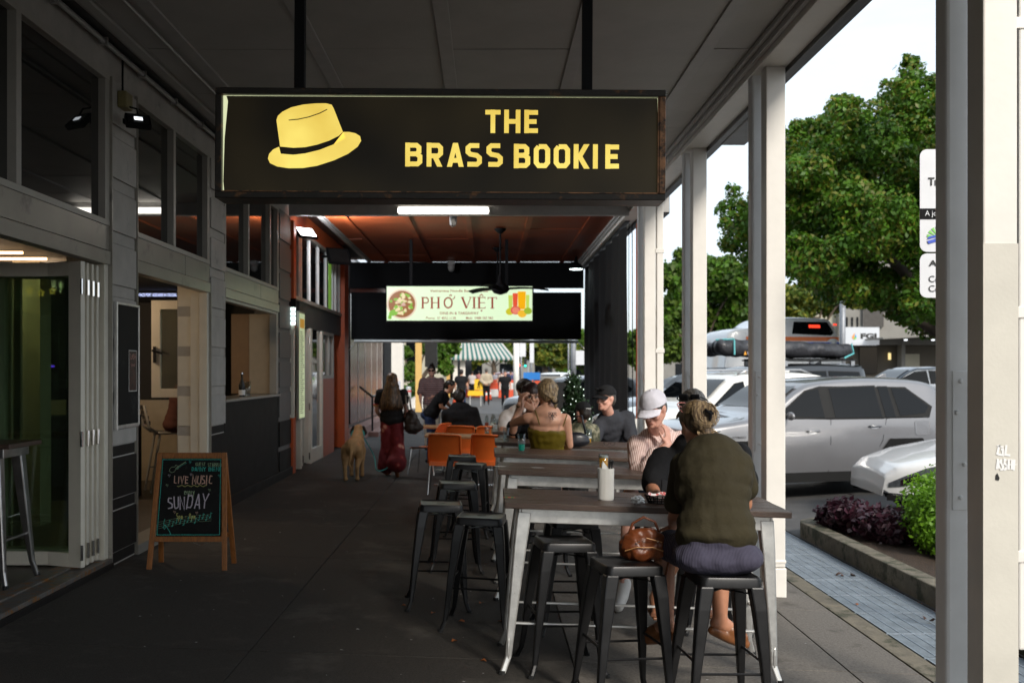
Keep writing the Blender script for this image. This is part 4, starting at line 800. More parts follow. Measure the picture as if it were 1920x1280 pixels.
# ================================================================ furniture
def loftleg(mb, secs):      # secs: list of (centre, half-size x, half-size y) at falling z
    vs = []; 
    for c, a, b in secs: vs += [(c[0]-a, c[1]-b, c[2]), (c[0]+a, c[1]-b, c[2]), (c[0]+a, c[1]+b, c[2]), (c[0]-a, c[1]+b, c[2])]
    n = len(secs); fs = [(i*4+k, i*4+(k+1) % 4, (i+1)*4+(k+1) % 4, (i+1)*4+k) for i in range(n-1) for k in range(4)]+[(0, 1, 2, 3), tuple((n-1)*4+k for k in (3, 2, 1, 0))]
    return mb.add(vs, fs)
def make_stool():
    t = thing('bar_stool', (0, 0, 0), 'x', 'stool', 'backless black metal bar stools')
    h = .76; a = .158
    def sq(r, z, cr=.035, n=4):
        pts = []
        for (sx, sy, a0) in ((1, 1, 0), (-1, 1, 90), (-1, -1, 180), (1, -1, 270)):
            for k in range(n+1):
                an = math.radians(a0+90*k/n); pts.append((sx*(r-cr)+cr*math.cos(an), sy*(r-cr)+cr*math.sin(an), z))
        return pts
    mb = MB(); rings = [sq(.02, h-.006, .008), sq(a-.02, h-.006), sq(a-.012, h), sq(a-.004, h-.002), sq(a, h-.012), sq(a+.002, h-.05), sq(a-.004, h-.055)]
    N = 20
    for r in rings: mb.v += r
    for i in range(len(rings)-1): mb.f += [(i*N+k, i*N+(k+1) % N, (i+1)*N+(k+1) % N, (i+1)*N+k) for k in range(N)]
    mb.f.append(tuple(range(N))); mb.mi = [0]*len(mb.f); s = mb.build('seat', m_stool, t, smooth=True, ang=35)
    MB().add([(x*1.0, y, h-.0035) for x, y in ((-.032, -.006), (-.026, -.013), (.026, -.013), (.032, -.006), (.032, .006), (.026, .013), (-.026, .013), (-.032, .006))], [tuple(range(8))]).build('hand_slot', m_rub, s)
    for sx in (1, -1):
        for sy in (1, -1):
            secs = []
            for z, o, wd, kk in ((h-.045, .128, .036, 1), (.6, .145, .033, 1), (.35, .172, .024, 1), (.16, .188, .018, 1), (.07, .198, .015, 1), (.0, .224, .016, 1)): secs.append(((sx*o, sy*o, z), wd, wd))
            g = MB(); loftleg(g, secs); l = g.build('leg', m_stool, t, smooth=False, bevel=.008)
            MB().lathe([(.017, .0), (.02, .003), (.019, .02)], 8, (sx*.224, sy*.224, -.002)).build('foot_cap', m_rub, l)
            g = MB(); g.ell((sx*.196, sy*.196, .105), (.01, .01, .055), 6, 5); g.build('pressed_rib', m_stool, l)
    for (z, ax) in ((.285, 'x'), (.335, 'y')):
        o = .175
        for s_ in (1, -1):
            p = [(-o, s_*o, z), (o, s_*o, z)] if ax == 'x' else [(s_*o, -o, z), (s_*o, o, z)]
            MB().tube(p, .0075, 6).build('foot_rail', m_stool, t)
    for (p, q) in (((-.13, -.13), (.13, .13)), ((-.13, .13), (.13, -.13))):
        MB().box(-.18, .18, -.012, .012, h-.085-(.004 if p[1] > 0 else 0), h-.081-(.004 if p[1] > 0 else 0), M=Matrix.Rotation(math.radians(45 if p[1] < 0 else -45), 4, 'Z')).build('cross_brace', m_stool, t)
    return t
stool0 = make_stool(); used = []
def stool(x, y, rz, label):
    o = stool0 if not used else copy_tree(stool0); used.append(1)
    o.location = (x, y, G(x)); o.rotation_euler = (0, SL, rz); o['label'] = label; return o
def sx(px, D): return (px-CX)*D/FPX
stool(sx(820, 7.4), 7.4, .08, 'empty black stool furthest left, nearest the open walkway')
stool(sx(896, 6.84), 6.84, -.12, 'empty black stool beside the leftmost one, close to the front table')
stool(sx(852, 8.8), 8.8, .1, 'empty black stool directly behind the leftmost front pair')
stool(sx(878, 10.6), 10.6, -.1, 'empty black stool in front of the nearest orange chair')
stool(sx(862, 11.5), 11.5, .05, 'empty black stool closest to the left orange chair')
stool(sx(1050, 5.95), 5.95, .16, 'empty black stool under the left half of the front table')
stool(sx(1165, 5.32), 5.32, .22, 'black stool with a brown leather handbag on its seat')
P1S = stool(sx(1345, 5.12), 5.12, .1, 'black stool the woman in the olive T-shirt sits on')
stool(sx(1066, 6.85), 6.85, .1, 'empty black stool behind the front table, left of the middle')
stool(sx(1330, 7.0), 7.0, .05, 'black stool under the man with sunglasses on his hair')
stool(sx(1235, 8.75), 8.75, .1, 'black stool under the man in the white cap')
stool(sx(1030, 10.2), 10.2, -.1, 'black stool under the tattooed woman')
stool(sx(990, 8.2)+.1, 8.75, .3, 'empty black stool behind the second table, near its middle')
stool(sx(1150, 12.1), 12.1, 0, 'black stool under the man in the dark grey T-shirt')
stool(sx(985, 12.0), 12.0, .1, 'black stool under the dark-haired woman facing the camera')
TL = 1.65
def table(x, y, label, L=TL, Dp=.7, first=None, rz=0):
    if first is None:
        t = thing('bar_table', (x, y, G(x)), label, 'table', 'tall bar tables with dark wooden tops'); t.rotation_euler = (0, SL, rz)
        H = 1.0; n = 5; pw = Dp/n
        for k in range(n): MB().box(0, L, k*pw+.0015, (k+1)*pw-.0015, H-.036+.0008*(k % 2), H+.0008*(k % 2)).build('plank', m_wood, t, bevel=.004)
        MB().box(.1, L-.1, .09, Dp-.09, H-.044, H-.0365).build('top_plate', m_galv, t)
        ap = MB().box(.1, L-.1, .085, .1, H-.125, H-.037).box(.1, L-.1, Dp-.1, Dp-.085, H-.125, H-.037).box(.085, .1, .085, Dp-.085, H-.125, H-.037).box(L-.1, L-.085, .085, Dp-.085, H-.125, H-.037).build('apron', m_galv, t, bevel=.004)
        for sx_1 in (0, 1):
            for sy_1 in (0, 1):
                dx, dy = (-1, 1)[sx_1], (-1, 1)[sy_1]; bx_, by_ = (.12, L-.12)[sx_1], (.12, Dp-.12)[sy_1]; secs = []
                for z, o_, wd in ((H-.06, 0, .043), (.75, .018, .038), (.4, .045, .028), (.2, .06, .022), (.1, .066, .019), (0, .1, .018)): secs.append(((bx_+dx*o_, by_+dy*o_*.7, z), wd, wd*.85))
                g = MB(); loftleg(g, secs); l = g.build('leg', m_galv, t, bevel=.009)
                MB().lathe([(.02, 0), (.023, .004), (.021, .025)], 8, (bx_+dx*.1, by_+dy*.07, -.003)).build('foot_cap', m_rub, l)
                MB().ell((bx_+dx*.066, by_+dy*.047-.012, .14), (.011, .011, .07), 6, 5).build('pressed_rib', m_galv, l)
        for sy_1 in (0, 1): yy = (.085, Dp-.085)[sy_1]; MB().tube([(.09, yy, .29), (L-.09, yy, .29)], .009, 7).build('foot_rail', m_galv, t)
        for sx_1 in (0, 1): xx = (.07, L-.07)[sx_1]; MB().tube([(xx, .09, .34), (xx, Dp-.09, .34)], .009, 7).build('foot_rail', m_galv, t)
        return t
    t = copy_tree(first); t.location = (x, y, G(x)); t['label'] = label; t.rotation_euler = (0, SL, rz); return t
T1 = table(sx(935, 5.71), 5.71, 'front bar table with white cutlery cup and crumpled napkin on it')
T2 = table(sx(925, 7.56), 7.56, 'second bar table back, with a beer glass on its top behind the cutlery cup', first=T1)
T3 = table(sx(920, 9.1), 9.1, 'third bar table back, just in front of the tattooed woman', first=T1)
T4 = table(sx(922, 10.5), 10.5, 'fourth bar table back, between the tattooed woman and the dark-haired woman', first=T1)
T5 = table(sx(918, 12.2), 12.3, 'farthest bar table, beside the man in the white T-shirt', first=T1)
def top(x, t=None): return 1.0+G(x)
# things on tables
def on(x, y): return (x, y, 1.0+G(x)+.001)
cx_, cy_ = sx(1136, 5.98), 5.98; cu = thing('cutlery_cup', on(cx_, cy_), 'white ribbed cup of napkins and cutlery on the front table', 'cup'); n = 40; mb = MB(); hh = .19
prof = [(.044, 0), (.047, .008), (.0475, .1), (.0485, hh), (.046, hh), (.0455, .01), (.002, .008)]
vs = [];
for i, (r, z) in enumerate(prof):
    for k in range(n*2): vs.append(((r+(.0012 if k % 2 else -.0008)*(0 < i < 4))*math.cos(math.pi*k/n), (r+(.0012 if k % 2 else -.0008)*(0 < i < 4))*math.sin(math.pi*k/n), z))
N = n*2; mb.add(vs, [(i*N+k, i*N+(k+1) % N, (i+1)*N+(k+1) % N, (i+1)*N+k) for i in range(len(prof)-1) for k in range(N)]); m_cer = mat('white_ceramic', (.75, .74, .7), .3, var=.03, bump=0)
mb.build('cup_body', m_cer, cu)
m_nap = mat('paper_napkin', (.78, .78, .76), .8, var=.03, bump=.4, bs=60)
MB().prism([(-.032, .1), (-.02, .235), (-.008, .22), (.008, .2), (.012, .1)], -.012, .004).prism([(-.02, .1), (-.026, .225), (.0, .2), (.004, .1)], .006, .02).build('napkin', m_nap, cu)
for k, (x, y) in enumerate(((.016, -.01), (.026, .0), (.03, -.016), (.018, .014))):
    MB().tube([(x, y, .03), (x+.004, y, .2), (x+.008, y, .232), (x+.009, y, .24)], [.003, .004, .007, .005], 6).build('cutlery_handle', m_dark if k != 1 else m_chrome, cu)
def crumple(x, y, r, label, seed):
    bm = bmesh.new(); bmesh.ops.create_icosphere(bm, subdivisions=4, radius=r)
    for v in bm.verts:
        p = v.co/r; d = abs(noise.noise(p*1.6+Vector((seed, 0, 0))))*.9+abs(noise.noise(p*4.1+Vector((seed, 3, 0))))*.5; v.co *= (.72+d*.55); v.co.z *= .6
    z = min(v.co.z for v in bm.verts); me = bpy.data.meshes.new('napkin'); bm.to_mesh(me); bm.free(); me.transform(Matrix.Translation((0, 0, -z)))
    o = link('crumpled_napkin', me, m_nap); o.location = on(x, y); return tag(o, label, 'napkin')
crumple(sx(1196, 5.83), 5.83, .042, 'crumpled white paper napkin on the front table right of the cutlery cup', 3)
bk = thing('food_basket', on(sx(1240, 5.9), 5.9), 'small dark oval basket lined with red checked paper on the front table', 'basket'); b = MB()
for k in range(22):
    a = 2*math.pi*k/22; b.tube([(.075*math.cos(a), .05*math.sin(a), .003), (.1*math.cos(a+.1), .07*math.sin(a+.1), .05)], .0028, 5)
for z, k_ in ((.005, .78), (.02, .85), (.035, .93), (.05, 1.0)): b.tube([(.1*k_*math.cos(q*.3142), .07*k_*math.sin(q*.3142), z) for q in range(21)], .003, 5, cap=False)
b.build('wire_weave', m_blk, bk)
m_chk = pattern('red_check_paper', 'voronoi', (.6, .12, .12), (.7, .62, .6), 60, .8, thr=.4)
MB().grid(lambda u, v: ((.085*v+.005)*math.cos(u*6.283)*(1+.1*math.sin(u*25)*v), (.06*v+.004)*math.sin(u*6.283)*(1+.1*math.sin(u*31)*v), .008+.048*v*v+.006*math.sin(u*37)*v), 40, 6).build('paper_liner', m_chk, bk, smooth=True)
def beer(x, y, z, label, fillh=.1, hh=.15, col=(.75, .33, .02), r=.04, cat='glass', foam=True, name='beer_glass'):
    t = thing(name, (x, y, z), label, cat)
    MB().lathe([(r*.8, 0), (r*.82, .004), (r*.9, hh*.4), (r, hh), (r*.95, hh), (r*.85, hh*.4), (r*.76, .01), (.001, .01)], 18).build('glass_body', m_clear, t, smooth=True)
    MB().lathe([(.001, .011), (r*.74, .012), (r*.74+(r*.15)*(fillh/hh), fillh), (.001, fillh)], 16).build('drink', mat('drink_%g_%g' % (col[0], col[2]), col, .15, var=0, bump=0, emit=col, es=.12), t, smooth=True, ang=40)  # drink glows faintly, standing in for light passing through the liquid
    if foam: MB().lathe([(.001, fillh+.0005), (r*.88, fillh+.001), (r*.92, fillh+.018), (.001, fillh+.019)], 16).build('foam', m_nap, t, smooth=True, ang=40)
    return t
beer(sx(1132, 7.75), 7.75, on(.5, 0)[2]-.02, 'glass of amber beer behind the white cutlery cup', .11, .14)
beer(sx(1103, 10.7), 10.7, on(1.0, 0)[2], 'beer glass nearly empty in front of the man in the dark grey T-shirt', .06, .16)
beer(sx(978, 9.35), 9.35, on(.3, 0)[2], 'tumbler with green drink and a lemon slice', .07, .17, (.0, .28, .2), .038, foam=False, name='drink_glass')
beer(sx(949, 10.65), 10.65, on(.2, 0)[2], 'empty clear tumbler near the man in the white T-shirt', .012, .15, (.5, .5, .5), .036, foam=False, name='drink_glass')
# stickers on table tops
def sticker(x, y, r, m, label, rz=0):
    o = MB().add([(r*math.cos(k*.4488)*1.0, r*.7*math.sin(k*.4488), 0) for k in range(14)], [tuple(range(14))]).build('sticker', m); o.location = on(x, y)[:2]+(1.0+G(x)+.0022,); o.rotation_euler = (0, SL, rz); return tag(o, label, 'sticker')
sticker(sx(955, 5.93), 5.93, .038, pattern('sticker_print', 'wave', (.7, .06, .03), (.7, .6, .05), 9, .4, c3=(.05, .3, .05)), 'red yellow and green sticker on the left corner of the front table')
sticker(sx(938, 7.85), 7.85, .05, mat('pale_sticker', (.5, .5, .5), .3, var=.2, bump=0), 'pale round sticker at the left corner of the second table')
sticker(sx(1008, 7.85), 7.85, .055, MATS['pale_sticker'], 'pale oval sticker farther along the second table')
sticker(sx(940, 10.7), 10.7, .05, MATS['pale_sticker'], 'pale sticker at the left corner of the fourth table')
# eyeglasses near grey T-shirt man
eg = thing('eyeglasses', on(sx(1143, 10.6), 10.6), 'folded black-rimmed eyeglasses lying in front of the man in the dark grey T-shirt', 'glasses')
b = MB(); 
for s_ in (-1, 1): b.tube([(s_*.035+.025*math.cos(k*.6283), 0, .022+.018*math.sin(k*.6283)) for k in range(11)], .002, 5, cap=False)
b.tube([(-.012, 0, .028), (.012, 0, .028)], .002, 5).tube([(-.06, 0, .03), (-.05, .1, .01)], .002, 5).tube([(.06, 0, .03), (.05, .1, .01)], .002, 5); b.build('frame', m_dark, eg)
# handbag on stool
hb = thing('leather_handbag', (sx(1207, 5.42), 5.42, .725), 'tan brown leather handbag resting on a stool under the front table', 'handbag')
m_lea = mat('tan_leather', (.15, .04, .012), .38, var=.35, vs=12, bump=.5, bs=40, dist=.004)
blob('bag_body', [E((-.06, 0, .09), (.1, .09, .09)), E((.06, .01, .09), (.11, .1, .095)), E((0, 0, .05), (.15, .1, .06)), E((0, .01, .15), (.1, .06, .07))], m_lea, hb, .01, 2, world=False, disp=.04, dscale=.06)
b = MB(); b.tube([(-.11, .0, .13), (-.07, 0, .24), (0, 0, .28), (.07, 0, .25), (.12, 0, .13)], .009, 7); b.build('handle', m_lea, hb, smooth=True)
MB().tube([(.12, -.05, .12), (.15, -.06, .0), (.13, -.03, -.12), (.1, 0, -.16)], .008, 6).build('strap', m_lea, hb, smooth=True)
MB().tube([(-.13, -.07, .07), (-.06, -.105, .1), (.04, -.11, .1), (.14, -.08, .06)], .004, 5).tube([(.0, -.1, .16), (.1, -.09, .13)], .004, 5).build('piping', mat('pale_leather', (.5, .25, .1), .5, var=.1), hb)
for x in (-.05, .07): MB().lathe([(.001, .006), (.008, .004), (.01, 0)], 10, (x, -.108, .135)).build('stud', m_chrome, hb)

for q_ in list(hb.children):
    q_.data.transform(Matrix.Diagonal((.85, .9, .82, 1)))
# orange chairs
def make_chair():
    t = thing('orange_chair', (0, 0, 0), 'x', 'chair', 'orange plastic cafe chairs with metal legs'); b = MB()
    def bk(u, v, o=0):     # backrest, faces -y is its rear
        wd = .215+.012*math.sin(v*3.1); x = (u*2-1)*wd; return (x, .2-.10*0-(.19*v**1.3)+.035*(u*2-1)**2-.0+o, .44+.40*v-.012*(u*2-1)**4*(v > .9))
    b.grid(lambda u, v: bk(1-u, v, .0), 12, 10); b.grid(lambda u, v: bk(u, v, .012), 12, 10)
    o = b.build('backrest', m_or_pl, t, smooth=True)
    for v in o.data.vertices: v.co.y -= .38
    MB().tube([(-.222, -.16, .43), (-.226, -.21, .6), (-.215, -.34, .835), (-.19, -.372, .845), (0, -.39, .85), (.19, -.372, .845), (.215, -.34, .835), (.226, -.21, .6), (.222, -.16, .43)], .013, 8).build('back_rim', m_or_pl, t, smooth=True)
    b = MB(); b.grid(lambda u, v: ((u*2-1)*.21, -.19+v*.4, .445+.02*(u*2-1)**2-.02*v**4), 10, 8); b.grid(lambda u, v: ((u*2-1)*.21, -.19+v*.4, .43+.02*(u*2-1)**2-.02*v**4), 10, 8); b.box(-.21, .21, -.2, -.185, .4, .46); b.build('seat', m_or_pl, t, smooth=True, ang=40)
    for s_ in (1, -1):
        MB().tube([(s_*.2, -.17, .44), (s_*.215, -.24, 0)], .0125, 8).build('leg', m_chrome, t); MB().tube([(s_*.19, .17, .43), (s_*.21, .22, 0)], .0125, 8).build('leg', m_chrome, t)
    return t
ch0 = make_chair(); cused = []
def chair(px, D, rz, label):
    o = ch0 if not cused else copy_tree(ch0); cused.append(1); x = sx(px, D); o.location = (x, D, G(x)); o.rotation_euler = (0, SL, rz); o['label'] = label
chair(832, 14.1, 0, 'nearest orange chair seen from behind, left of the second orange chair')
chair(912, 14.4, -.05, 'orange chair seen from behind, closest to the bar tables')
chair(857, 16.3, .12, 'orange chair just behind the nearest one, its top edge showing')
chair(862, 17.9, .05, 'orange chair the seated person in black uses')
chair(905, 16.4, .3, 'paler orange chair behind the one closest to the bar tables')
chair(797, 16.5, 1.25, 'orange chair turned sideways near the walking woman')
def cafe_table(x, y, label):
    t = thing('cafe_table', (x, y, G(x)), label, 'table', 'low wooden cafe tables'); t.rotation_euler = (0, SL, 0)
    for k in range(4): MB().box(-.4, .4, -.35+k*.175+.002, -.35+(k+1)*.175-.002, .74, .77).build('plank', m_lwood, t, bevel=.003)
    MB().box(-.04, .04, -.04, .04, .02, .74).build('pedestal', m_chrome, t, bevel=.01); MB().box(-.25, .25, -.03, .03, 0, .025).box(-.03, .03, -.25, .25, .0255, .03).build('base', m_chrome, t)
    return t
cafe_table(-.56, 14.95, 'low wooden cafe table behind the nearest orange chair')
cafe_table(.1, 15.1, 'low wooden cafe table beside the bar tables')
cafe_table(-.75, 17.1, 'low wooden cafe table the waitress leans over')
cafe_table(.15, 17.4, 'low wooden cafe table crowded with bottles and glasses')
t = thing('cutlery_box', (.13, 14.95, .775), 'slatted wooden box holding napkins and cutlery among the glasses', 'box')
for k in range(9): MB().box(-.09+k*.02, -.075+k*.02, -.06, -.054, 0, .11).build('slat', m_lwood, t)
MB().box(-.09, .09, -.053, .06, 0, .1).build('inner_box', m_lwood, t); MB().prism([(-.06, .1), (-.05, .17), (.02, .16), (.04, .1)], -.02, .0).build('napkin', m_nap, t)
for k in range(3): MB().tube([(-.03+k*.04, .02, .08), (-.04+k*.05, .02, .2)], .006, 5).build('handle', m_blk, t)
for k in range(14):
    x = random.uniform(-.15, .45); y = random.uniform(17.15, 17.7) if k > 4 else random.uniform(14.9, 15.3); hh = random.uniform(.11, .24)
    tt = thing('table_glass', (x, y, .775+G(x)), 'one of the clear glasses and bottles crowded on the wooden cafe tables', 'glass', 'clear glasses on the cafe tables')
    MB().lathe([(.035, 0), (.038, hh*.6), (.02 if hh > .18 else .04, hh), (.018 if hh > .18 else .037, hh), (.03, .01)], 12).build('glass_body', m_clear, tt, smooth=True)
    MB().lathe([(.03, .01), (.031, hh*.4), (.001, hh*.4)], 10).build('drink', mat('water_%d' % (k % 3), ((.7, .75, .7), (.4, .06, .03), (.7, .65, .5))[k % 3], .2, var=0, bump=0), tt)
t = thing('sauce_bottle', (.3, 14.95, .775), 'orange-red sauce bottle beside the wooden cutlery box', 'bottle'); MB().lathe([(.03, 0), (.032, .12), (.015, .16), (.008, .2)], 12).build('bottle_body', mat('sauce', (.6, .08, .01), .3, var=0), t, smooth=True)
MB().lathe([(.01, .2), (.006, .23)], 8).build('nozzle', m_white, t)
# things on servery ledge
beer(-3.32, 12.35, 1.406, 'pale beer glass on the servery ledge at its near end', .13, .17, (.35, .17, .02), .05)
t = thing('soda_bottle', (-3.3, 13.35, 1.406), 'small dark bottle with white label on the servery ledge', 'bottle'); MB().lathe([(.04, 0), (.042, .15), (.015, .23), (.015, .3)], 14).build('bottle_body', m_dark, t, smooth=True); MB().lathe([(.043, .02), (.043, .09)], 14).build('label_band', m_nap, t); MB().lathe([(.017, .3), (.017, .32)], 10).build('cap', m_chrome, t)
beer(-3.28, 13.6, 1.406, 'empty clear glass beside the dark bottle on the servery ledge', .01, .2, (.5, .5, .5), .04, foam=False, name='drink_glass')

# A-frame chalkboard
AD = 8.3; sA = FPX/AD
ab = thing('chalkboard_sign', (sx(350, AD), AD, G(sx(350, AD))), 'A-frame chalkboard on the footpath advertising live music every Sunday', 'sign')
# local frame: board leans back. pixel corners of the front panel
xl0, xr0 = -.31, .255; Ht = .98; lean = .16; M_ = Matrix.Rotation(-lean, 4, 'X')
def slant(w0, w1, z0_, z1_, y0_, y1_): # board with legs wider at foot
    return [(w0, y0_, z0_), (w1, y0_, z0_)]
ft = MB(); wt, wb = .272, .315
def stile(s_, yb=0, m_=m_fwood, Mx=M_):
    b = MB(); x0_, x1_ = s_*wb, s_*wt; b.add([Mx @ Vector(v) for v in [(x0_-.021, -.012+yb, 0), (x0_+.021, -.012+yb, 0), (x1_+.021, -.012+yb, Ht), (x1_-.021, -.012+yb, Ht), (x0_-.021, .012+yb, 0), (x0_+.021, .012+yb, 0), (x1_+.021, .012+yb, Ht), (x1_-.021, .012+yb, Ht)]], [(0, 1, 2, 3), (4, 5, 6, 7), (0, 1, 5, 4), (1, 2, 6, 5), (2, 3, 7, 6), (3, 0, 4, 7)]); return b
for s_ in (1, -1): stile(s_).build('frame_leg', m_fwood, ab, bevel=.004)
MB().box(-wt+.022, wt-.022, -.011, .011, Ht-.05, Ht, M=M_).build('frame_rail', m_fwood, ab, bevel=.004); MB().box(-.289, .289, -.011, .011, .235, .28, M=M_).build('frame_rail', m_fwood, ab, bevel=.004)
M2 = Matrix.Translation((0, Ht*math.sin(lean)*2+.0, 0)) @ Matrix.Rotation(lean, 4, 'X')
for s_ in (1, -1): stile(s_, 0, Mx=M2).build('rear_leg', m_fwood, ab, bevel=.004)
MB().box(-.28, .28, -.008, .008, .235, .28, M=M2).build('rear_rail', m_fwood, ab, bevel=.004); MB().box(-.27, .27, -.004, .004, .28, Ht-.02, M=M2).build('rear_board', m_chalk, ab)
bdm = MB(); bdm.add([M_ @ Vector(v) for v in [(-.272, -.002, .28), (.272, -.002, .28), (.252, -.002, Ht-.05), (-.252, -.002, Ht-.05), (-.272, .006, .28), (.272, .006, .28), (.252, .006, Ht-.05), (-.252, .006, Ht-.05)]], [(0, 1, 2, 3), (4, 5, 6, 7), (0, 1, 5, 4), (1, 2, 6, 5), (2, 3, 7, 6), (3, 0, 4, 7)])
bdo = bdm.build('chalk_panel', m_chalk, ab)
MB().tube([(.05, .0, .235), (.1, .05, .2), (.16, .12, .21)], .0012, 4).build('chain', m_chrome, ab)
def ck(name, col): return mat(name, col, .8, var=.25, vs=60, bump=0)
CW, CT, CP, CY_, CGN = ck('chalk_white', (.55, .5, .58)), ck('chalk_teal', (.05, .5, .42)), ck('chalk_peach', (.6, .38, .3)), ck('chalk_yellow', (.5, .5, .16)), ck('chalk_green', (.3, .42, .25))
def chalk(nm, fn, m):
    b = MB(); fn(b); b.v = [tuple(M_ @ Vector((v[0], v[1]-.0045, v[2]))) for v in b.v]; return b.build(nm, m, ab)
# board coordinates from crop: x 806..1150 -> -.27...27, y 172..587 -> .93...28
def bx_(x): return -.262+(x-822)/(1140-822)*.524
def bz_(y): return .925-(y-176)/(583-176)*.64
def T(s, x0_, x1_, y0_, y1_, t=.1, **k): return lambda b: stroke_mb(s, bx_(x0_), bx_(x1_), bz_(y1_), bz_(y0_), 0, t=t, mb=b, **k)
chalk('chalk_lettering', T('LIVE', 893, 968, 266, 308, .11, jit=.05, slant=.03), CP); chalk('chalk_lettering', T('MUSIC', 985, 1090, 262, 312, .1, jit=.06, slant=.03), CP)
chalk('chalk_lettering', T('every', 950, 1002, 332, 366, .09, jit=.03), CGN); chalk('chalk_lettering', T('SUN', 868, 955, 375, 445, .09, jit=.04, slant=-.05), CW); chalk('chalk_lettering', T('DAY', 960, 1072, 362, 440, .08, jit=.04, slant=.08), CW)
chalk('chalk_lettering', T('GUEST', 1001, 1052, 193, 213, .1, jit=.03), CGN); chalk('chalk_lettering', T('STARRING', 1064, 1140, 196, 216, .1, jit=.04), CGN)
chalk('chalk_lettering', T('DANNY', 982, 1055, 218, 240, .13, jit=.05), CT); chalk('chalk_lettering', T('BENI', 1068, 1132, 218, 240, .13, jit=.05), CT)
chalk('chalk_lettering', T('5pm - 8pm', 915, 1012, 464, 494, .09, jit=.02), CY_)
def pl(pts, w_): return lambda b: b.ribbon([(bx_(x), bz_(y)) for x, y in pts], w_)
chalk('chalk_underline', pl([(912+k*8, 319+4*math.sin(k*1.6)) for k in range(20)], .004), CY_)
for q in range(4): chalk('stave_line', pl([(828+k*14, 545-q*11-18*math.sin(k*.17)-.16*(k**1.9)) for k in range(20)], .0016), CGN)
for k in range(12):
    x = 880+k*19; y = 535-.16*((x-828)/14)**1.9-20+8*math.sin(k*2); chalk('music_note', pl([(x, y+14), (x-5, y+16), (x-3, y+10), (x+1, y+12), (x+2, y-12), (x+9, y-8)], .0035), CT)
chalk('treble_clef', pl([(858, 495), (852, 520), (866, 535), (858, 548), (850, 538), (862, 525), (885, 560), (892, 575), (886, 578)], .004), CT)
chalk('guitar_drawing', pl([(872, 225), (868, 240), (880, 248), (895, 243), (900, 230), (912, 228), (915, 215), (900, 208), (895, 218), (880, 218), (872, 225)], .003), CGN); chalk('guitar_neck', pl([(900, 225), (950, 190)], .005), CGN); chalk('guitar_string', pl([(898, 232), (955, 195)], .002), CT)
for x, y, m_ in ((868, 268, CW), (980, 262, CW), (860, 320, CGN), (1078, 345, CGN), (1125, 268, CT), (905, 462, CP), (1018, 466, CP), (972, 196, CT)): chalk('heart_doodle', pl([(x, y), (x-5, y-6), (x-3, y-10), (x, y-6), (x+5, y-9), (x+6, y-4), (x, y+4)], .002), m_)
chalk('border_line', lambda b: b.ribbon([(-.262, .293), (.262, .293), (.245, .922), (-.245, .922)], .004, closed=True), CT)
# bar table inside the first bay (steel) and bar chair inside
m_steel = mat('brushed_steel', (.42, .42, .42), .3, metal=.95, var=.2, vs=10, bump=.05, bs=30)
t = thing('steel_bar_table', (-3.75, 7.35, g0+.08), 'galvanised steel bar table with dark top just inside the open doors', 'table')
MB().box(-.38, .34, -.26, .26, 1.0, 1.035).build('table_top', m_wood, t, bevel=.006); MB().box(-.3, .27, -.2, .2, .93, .999).build('apron', m_steel, t, bevel=.004)
for sx_1, sy_1 in ((1, 1), (1, -1), (-1, 1), (-1, -1)):
    g = MB(); loftleg(g, [((sx_1*o_-.02, sy_1*o_*.75, z), wd, wd) for z, o_, wd in ((.95, .22, .042), (.4, .27, .03), (.12, .3, .02), (0, .33, .018))]); l = g.build('leg', m_steel, t, bevel=.01); MB().lathe([(.022, 0), (.022, .03)], 8, (sx_1*.33-.02, sy_1*.25, -.002)).build('foot_cap', m_rub, l)
for s_ in (1, -1): MB().tube([(-.3, s_*.2, .3), (.26, s_*.2, .3)], .009, 6).build('foot_rail', m_steel, t); MB().tube([(s_*.27-.02, -.2, .33), (s_*.27-.02, .2, .33)], .009, 6).build('foot_rail', m_steel, t)
m_pal = mat('pale_chair_metal', (.42, .4, .36), .4, var=.05)
t = thing('bar_chair', (-4.15, 13.0, .19), 'pale metal bar chair with dark slatted back inside the pub', 'chair'); t.rotation_euler = (0, 0, .5)
MB().box(-.2, .2, -.2, .2, .74, .78).build('seat', m_pal, t, bevel=.02)
for s_ in (-1, 1): MB().tube([(-.2, s_*.2, .76), (-.3, s_*.2, .84), (-.36, s_*.2, 1.12)], .018, 7).build('back_upright', m_pal, t, smooth=True)
for k in range(4): MB().box(-.36+.02*(3-k), -.34+.02*(3-k), -.19, .19, .87+k*.065, .92+k*.065).build('back_slat', m_dark, t)
for s_ in (-1, 1):
    for q in (-1, 1): MB().tube([(q*.16, s_*.17, .75), (q*.28, s_*.22, 0)], .016, 7).build('leg', m_pal, t)
for s_ in (-1, 1): MB().tube([(-.24, s_*.2, .3), (.24, s_*.2, .3)], .01, 6).build('foot_rail', m_pal, t)
